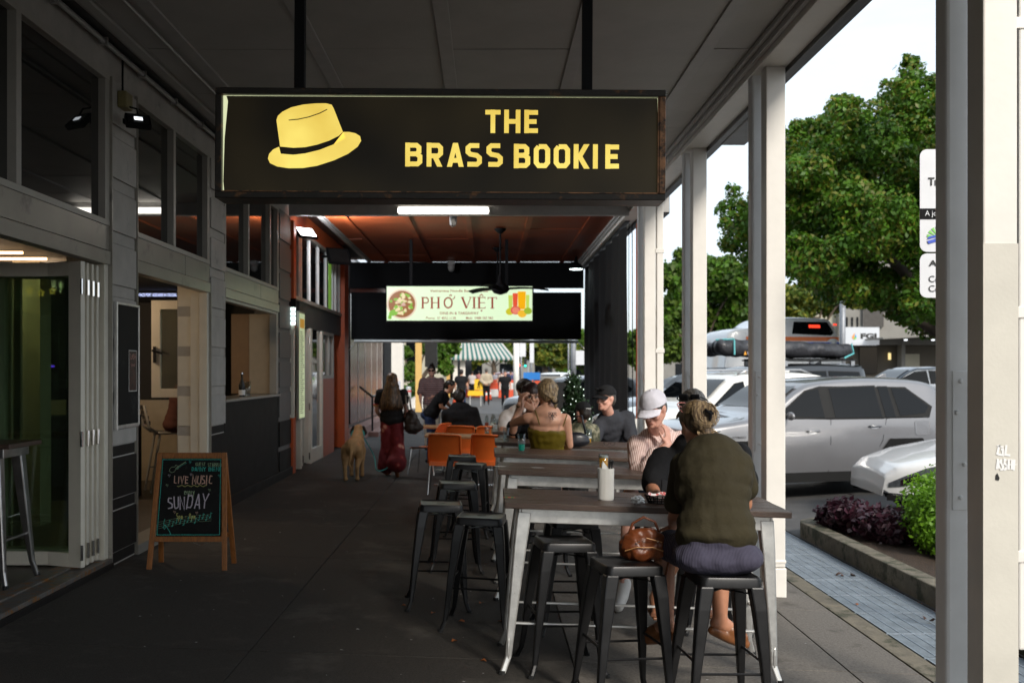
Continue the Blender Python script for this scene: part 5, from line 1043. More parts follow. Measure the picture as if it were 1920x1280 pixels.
# litter: fallen leaves and specks on the paving
m_lf = mat('dry_leaf', (.35, .11, .03), .7, var=.3, vs=30)
for k, (px, py) in enumerate(((866, 1166), (812, 1150), (938, 1166), (851, 1203), (945, 1162), (757, 1136), (902, 1131), (1578, 1079), (1725, 1131), (1606, 1133), (1520, 998), (1000, 1255), (905, 1240))):
    # on the paving plane
    t_ = (CAMZ)/((py-CY)/FPX); X = (px-CX)*t_/FPX; t_ = (CAMZ-G(X))/((py-CY)/FPX); X = (px-CX)*t_/FPX
    b = MB(); s_ = .02*random.uniform(.6, 1.1); nn = 7; b.add([(s_*math.cos(k2*.9)*(1+.4*(k2 % 2)), s_*.8*math.sin(k2*.9)*(1+.4*(k2 % 2)), .006*(k2 % 3)) for k2 in range(nn)]+[(0, 0, .002)], [(i, (i+1) % nn, nn) for i in range(nn)])
    o = b.build('fallen_leaf', m_lf); o.location = (X, t_, G(X)+.006); o.rotation_euler = (0, 0, k*1.3); tag(o, 'small dry brown leaf fallen on the paving', 'leaf', 'dry leaves scattered on the paving')
for k, (px, py) in enumerate(((1578, 1078), (1600, 1080), (1742, 1163))):
    X = sx(px, 9.0 if k < 2 else 7.4); Y = 9.0 if k < 2 else 7.4
    b = MB(); b.grid(lambda u, v: ((u-.5)*.1, (v-.5)*.05*(1-abs(u-.5)), .02*math.sin(u*5+k)+.01*(v-.5)), 6, 3); o = b.build('fallen_leaf', mat('dark_leaf', (.06, .025, .012), .6, var=.3), smooth=True); o.location = (X, Y, -.095); o.rotation_euler = (0, 0, k); tag(o, 'curled dark leaf lying on the steel grating', 'leaf', 'curled leaves on the grating')
m_chip = mat('pale_fleck', (.5, .5, .5), .7, var=.1); b = MB()
for k in range(170):
    x = random.uniform(-2.6, 2.2); y = random.uniform(4.8, 13)**1; s_ = random.uniform(.002, .007)*(1+1.2*(k % 7 == 0)); a = random.random()*3
    b.add([(x+s_*2*math.cos(a), y+s_*math.sin(a), G(x)+.0015), (x-s_, y+s_, G(x)+.0015), (x-s_*1.5, y-s_*.6, G(x)+.0015), (x+s_*.5, y-s_, G(x)+.0015)], [(0, 1, 2, 3)])
tag(b.build('pale_litter', m_chip), 'pale flecks of litter and gum dotted over the dark footpath', 'litter', kind='stuff')
# ================================================================ cars
def paint(nm, col, metal=.0, rough=.3): return mat(nm, col, rough, metal=metal, var=.03, vs=2, bump=0, coat=.9, spec=.5)
m_cglass = mat('car_glass', (.004, .005, .006), .03, var=0, bump=0, spec=.25)
m_clad = mat('black_cladding', (.01, .01, .01), .6, spec=.2, var=.1, bump=.1); m_tyre = mat('tyre', (.012, .012, .012), .8, var=.1, bump=.2); m_rim = mat('alloy_rim', (.45, .45, .46), .3, metal=.8, var=.05)
m_headl = mat('headlamp_lens', (.1, .11, .12), .08, metal=.3, var=.4, vs=25, bump=0, coat=1); m_tail = mat('tail_lamp', (.4, .01, .008), .15, var=0, bump=0, emit=(.5, .01, .01), es=.35)
def cr1(pts, x):
    for (x0, z0), (x1, z1) in zip(pts, pts[1:]):
        if x <= x1 or (x1, z1) == pts[-1]:
            t = max(0, min(1, (x-x0)/(x1-x0) if x1 > x0 else 0)); return z0+(z1-z0)*t
    return pts[-1][1]
def smoothpts(pts, n=6):
    out = []; P_ = [pts[0]]+list(pts)+[pts[-1]]
    for i in range(1, len(P_)-2):
        p0, p1, p2, p3 = P_[i-1:i+3]
        for j in range(n):
            t = j/n; out.append((p1[0]+(p2[0]-p1[0])*t, .5*((2*p1[1])+(p2[1]-p0[1])*t+(2*p0[1]-5*p1[1]+4*p2[1]-p3[1])*t*t+(3*p1[1]-p0[1]-3*p2[1]+p3[1])*t**3)))
    out.append(pts[-1]); return out
def car(name, label, loc, rz, m_body, prof, wb=2.69, Wd=1.85, belt=1.08, windows=(), screen=None, rear=None, clad=False, wr=.35, detail=True, cat='car', group=None, sill=.27, tumble=.28, doors=(), handles=(), rails=False, plan=.30, lamps=True, dlo=None):
    t = thing(name, loc, label, cat, group, rz=rz); pr = smoothpts(prof); xn, xt = pr[0][0], pr[-1][0]; h = Wd/2
    def w_(x, z):
        p = 1-plan*max(0, (xn+.75-x)/.75)**2.2-.16*max(0, (x-xt+.5)/.5)**2.2
        if z <= belt: v = 1-.05*(max(0, .72-z)/.45)**2-.035*max(0, (z-.8)/(belt-.8+1e-3))**2
        else: v = .965-(z-belt)*tumble/h
        return h*p*v
    mb = MB(); K = 9; rings = []
    for (x, zt) in pr:
        zb = sill+.16*max(0, (xn+.5-x)/.5)**2+.12*max(0, (x-xt+.4)/.4)**2; zb = min(zb, zt-.1); sh = min(.09, (zt-zb)*.3); R = []
        for k in range(K): z = zb+(zt-sh-zb)*k/(K-1); R.append((w_(x, z), z))
        wt_ = w_(x, zt-sh); R += [(wt_-.012, zt-sh*.6), (wt_-.045, zt-sh*.25), (wt_-.11, zt-.008), (wt_*.55, zt+.012), (0, zt+.018)]
        full = [(x, -a, z) for a, z in R]+[(x, a, z) for a, z in R[:-1][::-1]]; rings.append(full)
    N = len(rings[0]); 
    for r in rings: mb.v += r
    for i in range(len(rings)-1): mb.f += [(i*N+k, i*N+(k+1), (i+1)*N+(k+1), (i+1)*N+k) for k in range(N-1)]+[(i*N+N-1, i*N, (i+1)*N, (i+1)*N+N-1)]
    mb.f += [tuple(range(N)), tuple((len(rings)-1)*N+k for k in range(N))[::-1]]; mb.mi = [0]*len(mb.f)
    body = mb.build('body', m_body, t, smooth=True, ang=50)
    def patch(nm, poly, m, off=.006, s_=-1, parent=t, sub_=4, th=0):
        pts = []
        for i in range(len(poly)):
            a, b = poly[i], poly[(i+1) % len(poly)]
            for j in range(sub_): pts.append((a[0]+(b[0]-a[0])*j/sub_, a[1]+(b[1]-a[1])*j/sub_))
        bm = bmesh.new(); vs = [bm.verts.new((x, s_*(w_(x, z)+off), z)) for x, z in pts]; f = bm.faces.new(vs); bmesh.ops.triangulate(bm, faces=[f]); me = bpy.data.meshes.new(nm); bm.to_mesh(me); bm.free(); return link(nm, me, m, parent)
    def strip(nm, pts, wd, m, off, s_=-1, parent=t):
        b = MB(); vs = []
        for (x, z) in pts: vs += [(x-(wd/2 if abs(pts[-1][1]-pts[0][1]) > abs(pts[-1][0]-pts[0][0]) else 0), s_*(w_(x, z)+off), z-(wd/2 if abs(pts[-1][1]-pts[0][1]) <= abs(pts[-1][0]-pts[0][0]) else 0)), (x+(wd/2 if abs(pts[-1][1]-pts[0][1]) > abs(pts[-1][0]-pts[0][0]) else 0), s_*(w_(x, z)+off), z+(wd/2 if abs(pts[-1][1]-pts[0][1]) <= abs(pts[-1][0]-pts[0][0]) else 0))]
        b.add(vs, [(2*i, 2*i+1, 2*i+3, 2*i+2) for i in range(len(pts)-1)]); return b.build(nm, m, parent)
    for s_ in (-1, 1):
        if windows:
            xs_ = [p[0] for wq in windows for p in wq]; zs_ = [p[1] for wq in windows for p in wq]
        for wq in windows:
            cx0 = sum(p[0] for p in wq)/len(wq); cz0 = sum(p[1] for p in wq)/len(wq); o = patch('window', wq, m_cglass, .008, s_)
            patch('window_seal', [(cx0+(p[0]-cx0)*1.06, cz0+(p[1]-cz0)*1.09) for p in wq], m_clad, .004, s_, parent=o)
        for wx in (0, -wb):
            c_ = w_(wx, .5); b = MB()
            if clad: patch('arch_cladding', [(wx+q*1.0, max(.2, wr+z)) for q, z in ((-.60, -.1), (-.49, .2), (-.27, .47), (.27, .47), (.49, .2), (.58, -.1))], m_clad, .018, s_, sub_=3)
            rr = wr*1.17; patch('wheel_arch', [(wx+rr*math.cos(a), wr+rr*math.sin(a)) for a in [math.radians(q) for q in range(-35, 216, 12)]], m_blk, .024, s_, sub_=1)
            y0 = s_*(h*.965+.03); wh = MB(); n = 26
            prof_ = [(wr*.66, 0), (wr*.68, .012), (wr*.92, .012), (wr*.99, -.02), (wr, -.06), (wr, -.2), (wr*.6, -.2)]
            vs = [(wx+r*math.cos(2*math.pi*k/n), y0+s_*q*1.0, wr+r*math.sin(2*math.pi*k/n)) for r, q in prof_ for k in range(n)]
            wh.add(vs, [(i*n+k, i*n+(k+1) % n, (i+1)*n+(k+1) % n, (i+1)*n+k) for i in range(len(prof_)-1) for k in range(n)])
            wo = wh.build('wheel', m_tyre, t, smooth=True, ang=40); b = MB()
            b.add([(wx, y0-s_*.05, wr)]+[(wx+wr*.66*math.cos(2*math.pi*k/n), y0-s_*.05, wr+wr*.66*math.sin(2*math.pi*k/n)) for k in range(n)], [(0, k+1, (k+1) % n+1) for k in range(n)]); b.build('rim_back', m_dark, wo)
            b = MB()
            for k in range(5):
                a = k*1.2566+.3; u = (math.cos(a), math.sin(a)); q = (-u[1], u[0]); b.add([(wx+u[0]*r+q[0]*e, y0-s_*.01, wr+u[1]*r+q[1]*e) for r, e in ((.03, -.03), (wr*.66, -.045), (wr*.66, .045), (.03, .03))], [(0, 1, 2, 3)])
            b.tube([(wx+wr*.65*math.cos(2*math.pi*k/20), y0, wr+wr*.65*math.sin(2*math.pi*k/20)) for k in range(21)], .012, 5, cap=False); b.build('rim', m_rim, wo)
        for dl_ in doors: strip('door_gap', dl_, .008, m_blk, .004, s_)
        for (hx, hz) in handles:
            o = MB().tube([(hx-.1, s_*(w_(hx, hz)+.012), hz), (hx-.07, s_*(w_(hx, hz)+.032), hz+.004), (hx+.07, s_*(w_(hx, hz)+.032), hz+.004), (hx+.1, s_*(w_(hx, hz)+.012), hz)], .013, 7, flat=.8).build('door_handle', m_body, t, smooth=True)
            patch('handle_recess', [(hx+.07*math.cos(a), hz-.012+.028*math.sin(a)) for a in [k*.6283 for k in range(10)]], m_rim, .003, s_, sub_=1, parent=o)
        if clad: strip('sill_cladding', [(x, .3) for x in np.linspace(-wb+.5, -.5, 6)], .15, m_clad, .01, s_); 
        if detail:
            x_ = windows[0][0][0]+.12 if windows else -wb+.6; mi_ = MB().ell((x_, s_*(w_(x_, belt)+.11), belt+.06), (.045, .095, .06)).build('mirror', m_body, t, smooth=True)
        if dlo: patch('pillar_trim', dlo, m_clad, .0025, s_, sub_=6)
        zl = cr1(pr, xn+.12)-.08
        if lamps:
            lo = [(xn+.05, zl-.15), (xn+.2, zl-.13), (xn+.42, zl-.05), (xn+.68, cr1(pr, xn+.68)-.105)]; up_ = [(xn+.05, zl-.1), (xn+.16, zl-.01), (xn+.4, cr1(pr, xn+.4)-.085), (xn+.69, cr1(pr, xn+.69)-.095)]
            def hl(u, v, o_=.008, k_=1): x = cr1(list(zip((0, .33, .66, 1), [p[0] for p in lo])), u); zl_ = cr1(list(zip((0, .33, .66, 1), [p[1] for p in lo])), u); zu_ = cr1(list(zip((0, .33, .66, 1), [p[1] for p in up_])), u); z = zl_+(zu_-zl_)*v; return (x, s_*(w_(x, z)+o_), z)
            ho = MB().grid(hl, 14, 4).build('headlamp', m_headl, t, smooth=True); MB().grid(lambda u, v: hl(.25+u*.3, .15+v*.6, .012), 6, 3).build('reflector', m_chrome, ho, smooth=True); strip('lower_intake', [(xn+.04+k*.06, zl-.27) for k in range(6)], .07, m_clad, .006, s_); strip('bumper_crease', [(xn+.06+k*.1, zl-.22-.004*k) for k in range(6)], .012, m_clad, .004, s_); patch('tail_lamp', [(xt-.12, .85), (xt-.3, .95), (xt-.3, 1.03), (xt-.1, 1.0)], m_tail, .006, s_)
        if rails: MB().tube([(-1.3, s_*(h*.62), cr1(pr, -1.3)+.0), (-1.1, s_*(h*.62), cr1(pr, -1.1)+.06), (.1, s_*(h*.62), cr1(pr, .1)+.06), (.35, s_*(h*.62), cr1(pr, .35)+.0)], .018, 6).build('roof_rail', m_rim if rails == 1 else m_body, t, smooth=True)
    def top(nm, xa, xb, k, m):
        b = MB(); b.grid(lambda u, v: ((lambda x: (x, (v*2-1)*(w_(x, cr1(pr, x)-.06)-.1)*k, cr1(pr, x)+.022))(xa+(xb-xa)*u)), 8, 6); return b.build(nm, m, t, smooth=True)
    if screen: top('windscreen', screen[0], screen[1], 1, m_cglass)
    if rear: top('rear_window', rear[0], rear[1], .95, m_cglass)
    if detail: 
        xx = xt-.75; zz = cr1(pr, xx); MB().prism([(xx-.12, zz+.0), (xx+.05, zz+.075), (xx+.1, zz+.08), (xx+.11, zz)], -.012, .012).build('shark_fin', m_body, t, bevel=.006)
    return t, patch, strip
SUV = [(-3.6, .5), (-3.58, .8), (-3.45, .96), (-3.1, 1.04), (-2.4, 1.13), (-2.15, 1.22), (-1.6, 1.56), (-1.25, 1.65), (-.5, 1.69), (.2, 1.67), (.55, 1.61), (.72, 1.4), (.9, 1.02), (.97, .85), (.98, .55)]
HATCH = [(-3.45, .45), (-3.43, .6), (-3.3, .71), (-2.9, .83), (-2.2, .96), (-1.95, 1.08), (-1.2, 1.42), (-.8, 1.47), (-.1, 1.47), (.45, 1.4), (.72, 1.05), (.85, .95), (.88, .5)]
SEDAN = [(-3.5, .45), (-3.48, .68), (-3.3, .82), (-2.9, .9), (-2.2, .98), (-1.95, 1.03), (-1.2, 1.4), (-.8, 1.45), (-.2, 1.43), (.5, 1.12), (.95, 1.05), (1.05, .95), (1.08, .5)]
sw_ = [[(-2.02, 1.16), (-1.52, 1.5), (-1.33, 1.53), (-1.29, 1.13)], [(-1.12, 1.12), (-1.16, 1.54), (-.42, 1.56), (-.36, 1.12)], [(-.3, 1.12), (-.36, 1.55), (-.2, 1.55), (-.14, 1.13)], [(-.06, 1.14), (-.14, 1.54), (.12, 1.52), (.43, 1.27), (.36, 1.18)]]
m_silver = paint('silver_paint', (.19, .19, .2), metal=.4, rough=.33)
c1, p1_, s1_ = car('parked_suv', 'silver four-wheel-drive wagon parked nose-in behind the second white post', (5.8, 15.25, RZ(5.2)+.0), math.radians(14), m_silver, SUV, dlo=[(-2.08, 1.13), (-1.55, 1.51), (-1.3, 1.57), (.1, 1.555), (.5, 1.27), (.42, 1.11), (-1.2, 1.1)], windows=sw_, screen=(-2.1, -1.62), rear=(.6, .86), clad=True, doors=[[(-1.24, .33), (-1.22, .8), (-1.2, 1.1)], [(-.58, .42), (-.38, .8), (-.3, 1.1)], [(-2.25, .35), (-2.2, 1.0)]], handles=[(-1.5, .94), (-.5, 1.0)], belt=1.1)
p1_('fuel_flap', [(.16, .88), (.16, 1.05), (.2, 1.07), (.4, 1.07), (.42, 1.03), (.4, .88), (.36, .86), (.19, .86)], MATS['silver_paint'], .004); s1_('belt_trim', [(x, 1.12) for x in np.linspace(-2.0, .3, 8)], .012, m_clad, .009)
text_mb('HYBRID', -2.75, -2.55, .86, .885, -.945, bold=.01).build('badge', m_dark, c1)
m_wh = paint('white_car_paint', (.72, .72, .72)); m_wh2 = paint('pearl_white_paint', (.75, .74, .7)); m_bk = paint('black_car_paint', (.012, .013, .016)); m_gy = paint('grey_car_paint', (.12, .14, .17), metal=.4)
hw = [[(-1.85, 1.03), (-1.15, 1.33), (-.78, 1.36), (-.74, 1.0)], [(-.66, 1.0), (-.68, 1.36), (-.1, 1.34), (.3, 1.08), (.25, 1.02)]]
hd = math.radians(-3); car('parked_hatchback', 'white hatchback with its headlight showing behind the green bush', (4.66+3.45*math.cos(hd), 12.28+3.45*math.sin(hd), RZ(4.5)), hd, m_wh, HATCH, wb=2.6, Wd=1.75, belt=.98, windows=hw, screen=(-1.9, -1.25), rear=(.47, .7), wr=.32, doors=[[(-2.15, .35), (-2.1, .9)], [(-.7, .35), (-.7, .95)]], handles=[(-.9, .86)])
hd = math.radians(24); car('parked_suv', 'white wagon with silver roof rails between the silver car and the black four-wheel drive', (5.3, 18.4, RZ(5)), hd, m_wh2, [(x, z*1.05) for x, z in SUV], windows=[[(x, z*1.045) for x, z in q] for q in sw_], belt=1.12, screen=(-2.1, -1.62), rear=(.62, .8), doors=[[(-1.24, .33), (-1.2, 1.1)]], handles=[(-1.5, .98)], rails=1)
c4, p4_, s4_ = car('parked_four_wheel_drive', 'black four-wheel drive carrying a long black bag on its roof rack', (6.95, 21.5, RZ(6)), hd, m_bk, [(-3.6, .5), (-3.6, .9), (-3.5, 1.1), (-3.1, 1.16), (-2.4, 1.22), (-2.2, 1.28), (-1.75, 1.75), (-1.4, 1.86), (-.5, 1.9), (.5, 1.88), (.75, 1.84), (.9, 1.2), (.95, .9), (.96, .5)], Wd=1.95, belt=1.22, windows=[[(-2.0, 1.28), (-1.65, 1.65), (-1.2, 1.72), (-1.2, 1.26)], [(-1.1, 1.26), (-1.1, 1.73), (-.35, 1.74), (-.35, 1.26)], [(-.25, 1.26), (-.25, 1.74), (.55, 1.72), (.65, 1.28)]], rear=(.76, .88), screen=(-2.2, -1.8), tumble=.18, wr=.4, handles=[(-1.35, 1.1)])
b = MB(); b.box(-1.3, .7, -.65, .65, 1.97, 2.0)
for k in range(9): b.box(-1.25+k*.23, -1.2+k*.23, -.65, .65, 2.001, 2.02)
b.build('roof_rack', m_dark, c4, bevel=.004)
for x in (-1.2, .6):
    for s_ in (-1, 1): MB().box(x-.05, x+.05, s_*.62-.02, s_*.62+.02, 1.84, 1.97).build('rack_foot', m_rim, c4)
ag = thing('roof_bag', (6.95, 21.5, RZ(6)+2.03), 'long black roof bag with turquoise straps lying on the black four-wheel drive', 'roof bag'); ag.rotation_euler = (0, 0, hd)
mbag = mat('black_vinyl', (.03, .03, .035), .38, var=.2, vs=4, bump=.5, bs=12, dist=.02)
blob('cover', [rc((-2.75, -.55, .2), .17, (.55, -.5, .16), .16), rc((-2.7, -.35, .2), .16, (.5, -.3, .15), .16), rc((-2.7, -.1, .17), .15, (.4, -.1, .15), .15)], mbag, ag, .03, 3, world=False, disp=.08, dscale=.35)
m_tq = mat('turquoise_strap', (.12, .45, .47), .6, var=0)
MB().tube([(-2.6, -.76, .35), (-2.6, -.77, .05)], .018, 5).tube([(-2.85, -.5, .35), (-2.6, -.76, .36)], .018, 5).build('strap', m_tq, ag); MB().tube([(.5, -.7, .3), (.56, -.7, .1), (.3, -.7, .0)], .018, 5).build('strap', m_tq, ag)
text_mb('DARCHE', -2.25, -1.8, .05, .12, -.74, bold=.02).build('lettering', MATS['chalk_white'], ag); MB().prism([(-2.35, .05), (-2.28, .05), (-2.31, .13)], -.742, -.738).build('logo', mat('logo_orange', (.7, .3, .03), .5, var=0, bump=0), ag)
# camper van behind
c5, p5_, s5_ = car('camper_van', 'white high-roofed van with an orange and blue stripe behind the black four-wheel drive', (8.4, 27, .1), math.radians(10), m_wh, [(-2.6, .6), (-2.58, 1.2), (-2.5, 1.7), (-2.4, 2.55), (-2.2, 2.72), (-1.6, 2.8), (-1.3, 3.0), (-.5, 3.06), (.3, 3.04), (.55, 2.98), (.75, 2.5), (.85, 1.2), (.86, .6)], wb=2.0, Wd=2.0, belt=2.2, tumble=.3, detail=False, lamps=False, wr=.36, plan=.12)
p5_('rear_glass', [(-.6, 2.62), (-.5, 2.94), (.45, 2.94), (.6, 2.66), (.5, 2.58)], m_cglass, .01); p5_('brake_light', [(-.1, 2.78), (-.1, 2.86), (.22, 2.86), (.22, 2.78)], glow('brake_red', (.9, .05, .02), 1.6), .02); p5_('brake_light', [(.62, 2.85), (.62, 2.9), (.75, 2.9), (.75, 2.85)], MATS['brake_red'], .02)
s5_('orange_stripe', [(x, 2.47) for x in np.linspace(-1.9, .75, 8)], .14, mat('orange_stripe', (.75, .17, .03), .4, var=0, bump=0), .012); s5_('blue_stripe', [(x, 2.37) for x in np.linspace(-1.9, .75, 8)], .06, mat('blue_stripe', (.03, .08, .5), .4, var=0, bump=0), .013); s5_('vent_row', [(x, 2.2) for x in np.linspace(-2.2, -.5, 6)], .2, mat('grey_trim', (.3, .3, .3), .5, var=.6, vs=15), .012)
hd2 = math.radians(170); car('passing_car', 'grey-blue car with dark windows in front of the shops across the street', (14.2, 31.5, .29), math.radians(5), m_gy, [(x, z*1.08) for x, z in SEDAN], windows=[[(x, z*1.07) for x, z in q] for q in hw], belt=1.0, screen=(-1.9, -1.25), rear=(-.1, .45))
hd = math.radians(24); car('parked_suv', 'dark wagon seen between the two farthest white posts', (6.5, 24.8, RZ(6)), hd, m_gy, [(x, z*1.06) for x, z in SUV], windows=[[(x, z*1.05) for x, z in q] for q in sw_], belt=1.12, screen=(-2.1, -1.62), rear=(.6, .86), rails=2)
car('parked_car', 'black hatchback beyond the potted tree, before the intersection', (3.9, 33, -.1), math.radians(30), m_bk, SUV, windows=sw_, belt=1.1, screen=(-2.1, -1.62), rear=(.6, .86))
car('parked_ute', 'white vehicle far off beneath the trees at the intersection', (4.6, 66, -.05), math.radians(70), m_wh, SUV, windows=sw_, belt=1.1, screen=(-2.1, -1.62), rear=(.6, .86))
car('parked_car', 'dark red vehicle at the far intersection', (1.6, 78, -.05), math.radians(75), paint('red_paint', (.2, .01, .01)), SUV, windows=sw_, belt=1.1, screen=(-2.1, -1.62))
for k, (x, y, m_, lb) in enumerate(((8.0, 36, m_wh, 'white car farther up the row of parked cars'), (9.0, 41, m_bk, 'black car near the far end of the parked row'), (12.5, 48, m_gy, 'grey car at the far end of the street'))): car('parked_car', lb, (x, y, .1), math.radians(25), m_, HATCH, wb=2.6, belt=.98, windows=hw, screen=(-1.9, -1.25))

# ================================================================ trees
m_fig = leafmat('fig_leaf', (.062, .16, .014), .35, .3); m_fig2 = leafmat('fig_leaf_yellow', (.12, .15, .02), .35, .35); m_far = leafmat('far_leaf', (.09, .16, .03), .4, .3); m_far2 = leafmat('far_leaf_yellow', (.2, .23, .04), .4, .3)
def limb(b, pts, r0, r1, n=7):
    pts = smoothpts3(pts, 4); rs = [r0+(r1-r0)*i/(len(pts)-1) for i in range(len(pts))]; b.tube(pts, rs, n)
def smoothpts3(pts, n):
    out = []; P_ = [Vector(pts[0])]+[Vector(p) for p in pts]+[Vector(pts[-1])]
    for i in range(1, len(P_)-2):
        p0, p1, p2, p3 = P_[i-1:i+3]
        for j in range(n): t = j/n; out.append(.5*((2*p1)+(p2-p0)*t+(2*p0-5*p1+4*p2-p3)*t*t+(3*p1-p0-3*p2+p3)*t**3))
    out.append(Vector(pts[-1])); return out
fd = 25; cl = []
FIG = [(1500, 275, 42), (1490, 400, 50), (1540, 340, 50), (1500, 480, 46), (1548, 245, 34), (1583, 205, 28), (1480, 330, 34), (1520, 320, 44), (1680, 170, 30), (1708, 135, 26), (1725, 190, 55), (1690, 240, 55), (1640, 262, 48), (1583, 215, 36), (1590, 275, 62), (1535, 290, 42), (1650, 330, 75), (1722, 330, 65), (1505, 345, 42), (1560, 390, 75), (1640, 420, 85), (1722, 440, 75), (1480, 430, 45), (1425, 425, 42), (1378, 395, 30), (1392, 445, 38), (1440, 490, 45), (1520, 490, 55), (1600, 520, 55), (1680, 545, 48), (1745, 560, 50), (1790, 300, 75), (1780, 450, 80), (1800, 380, 70), (1650, 556, 32), (1702, 582, 34), (1740, 605, 34), (1600, 545, 30), (1560, 535, 40), (1582, 186, 14), (1706, 112, 12), (1448, 380, 40), (1500, 300, 26), (1640, 205, 22), (1800, 190, 50), (1880, 230, 75), (1960, 300, 85), (2020, 400, 85), (1900, 420, 85), (1960, 500, 75), (2060, 500, 60), (1880, 540, 50), (1980, 210, 50), (1375, 360, 16), (1360, 420, 14), (1615, 225, 22), (1540, 240, 18)]
tcx = 12.6
for (px, py, r) in FIG:
    for q in range(2 if r > 30 else 1):
        D = fd+(random.uniform(-2.6, 2.6) if q == 0 else random.uniform(.5, 4)); c = P(px, py, D); R = r*D/FPX; cl.append((c.x, D, c.z, R, R*1.1, R*.85))
        for s_ in range(int(3+r/9)):   # ragged secondary tufts break the outline
            a = random.random()*6.28; e = random.uniform(-.6, 1.2); q_ = R*random.uniform(.75, 1.08); cl.append((c.x+q_*math.cos(a)*math.cos(e), D+q_*math.sin(a)*.9*math.cos(e), c.z+q_*math.sin(e)*.9, R*random.uniform(.2, .42), R*.35, R*random.uniform(.18, .36), 1.3))
ft = thing('fig_tree', (tcx, fd, .25), 'large dark green fig tree spreading over the parked cars at the right', 'tree')
b = MB(); limb(b, [(tcx, fd, 0), (tcx-.1, fd, 1.2), (tcx-.2, fd, 2.4)], .55, .42, 12)
for d in ((-3.4, -.5, 5.2, .26), (-2.4, .8, 6.5, .24), (-.8, -.6, 7.5, .28), (1.5, .5, 6.8, .22), (-4.6, .3, 4.6, .2), (2.2, -1, 5, .2), (-1.8, -1.6, 4.0, .15)):
    limb(b, [(tcx-.2, fd, 2.0), (tcx+d[0]*.35, fd+d[1]*.3, 2.3+(d[2]-2)*.25), (tcx+d[0]*.75, fd+d[1]*.8, 2+(d[2]-2)*.75), (tcx+d[0], fd+d[1], d[2])], d[3], .05)
for k in range(7): x = tcx-random.uniform(.3, 2.2); b.tube([(x, fd+random.uniform(-.8, .8), 3.4), (x+random.uniform(-.1, .1), fd, random.uniform(1.9, 2.7))], .012, 4)
part('trunk', b, mat('dark_bark', (.035, .026, .018), .9, var=.4, bump=.6), ft, smooth=True); leaves('crown', cl, 270000, .08, [m_fig, m_fig, m_fig, m_fig2], ft, 5, elong=1.6, shell=.6)
def tree(name, label, D, spots, n, size, ms, trunk, seed, group=None):
    cl = [];
    for (px, py, r) in spots:
        c = P(px, py, D); R = r*D/FPX; cl.append((c.x, D+random.uniform(-1, 1)*R, c.z, R, R, R*.85))
        for s_ in range(4): a = random.random()*6.28; e = random.uniform(-.5, 1.2); cl.append((c.x+R*math.cos(a)*math.cos(e), D+R*math.sin(a)*math.cos(e), c.z+R*math.sin(e), R*.35, R*.35, R*.3))
    x0 = P(trunk[0], 695, D).x; t = thing(name, (x0, D, .1), label, 'tree', group); b = MB(); top_ = min(c[2] for c in cl)+.5
    limb(b, [(x0, D, -.3), (x0+.1, D, top_*.5), (x0, D, top_)], .22*D/50+.05, .16)
    for c in cl[::5]: limb(b, [(x0, D, top_*.7), ((x0+c[0])/2, (D+c[1])/2, (top_+c[2])/2), (c[0], c[1], c[2])], .09, .03, 5)
    part('trunk', b, m_bark, t, smooth=True); leaves('crown', cl, n, size, ms, t, seed, elong=1.4, shell=.5); return t
tree('street_tree', 'lighter green tree behind the gap between the two farthest posts', 46, [(1260, 520, 30), (1300, 500, 35), (1340, 520, 40), (1375, 530, 40), (1275, 580, 40), (1320, 590, 45), (1370, 600, 40), (1400, 570, 40), (1245, 620, 25), (1350, 650, 30), (1300, 640, 26), (1410, 630, 30)], 26000, .2, [m_far, m_fig], (1310,), 11)
tree('street_tree', 'yellowish green tree behind the high-roofed van', 60, [(1480, 560, 30), (1520, 560, 34), (1560, 565, 28), (1600, 560, 24), (1500, 590, 24), (1440, 600, 30)], 14000, .22, [m_far2, m_far], (1530,), 12)
tree('street_tree', 'bright green tree far off beyond the intersection, left part', 95, [(1000, 655, 22), (1030, 640, 26), (1060, 650, 26), (1020, 670, 18), (1050, 672, 20), (985, 640, 20)], 9000, .4, [m_far2, m_far], (1020,), 13)
tree('street_tree', 'darker green tree far off above the distant cars', 110, [(1090, 640, 24), (1110, 655, 26), (1140, 640, 30), (1180, 650, 30), (1080, 672, 20), (1200, 670, 20), (1060, 690, 16), (1110, 690, 16)], 9000, .45, [m_fig, m_far], (1100,), 14)
tree('street_tree', 'far tree filling the skyline behind the row of cars', 120, [(1250, 650, 34), (1300, 655, 34), (1360, 650, 36), (1420, 650, 36), (1220, 680, 24)], 9000, .5, [m_far], (1300,), 15)
tree('street_tree', 'small far tree between the striped awning and the traffic lights', 130, [(900, 665, 18), (925, 655, 20), (950, 660, 20), (880, 680, 14), (970, 670, 16)], 6000, .45, [m_far2, m_far], (925,), 16)
# potted tree with fairy lights beside curtain
t = thing('potted_fir', (P(1075, 700, 13.8).x, 13.8, G(1.2)), 'bushy dark green potted tree dotted with tiny lights behind the seated men', 'potted tree')
part('pot', MB().lathe([(.17, 0), (.2, .02), (.24, .45), (.22, .46)], 16, (t.location.x, 13.8, G(1.2))), m_dark, t)
part('trunk', MB().tube([(t.location.x, 13.8, .3), (t.location.x, 13.8, 1.4)], .03, 6), m_bark, t); leaves('foliage', [(t.location.x, 13.8, .75, .3, .3, .3), (t.location.x+.03, 13.8, 1.1, .22, .22, .3), (t.location.x, 13.8, 1.45, .12, .12, .28)], 8000, .03, [leafmat('fir_needle', (.018, .045, .02), .15, .2)], t, 21, elong=2)
fl_ = MB()
for k in range(40): a = random.random()*6.28; z = random.uniform(.6, 1.75); r = .27*(1.95-z)/1.2+.04; fl_.ell((t.location.x+r*math.cos(a), 13.8-abs(r*math.sin(a)), z), (.008, .008, .008), 5, 4)
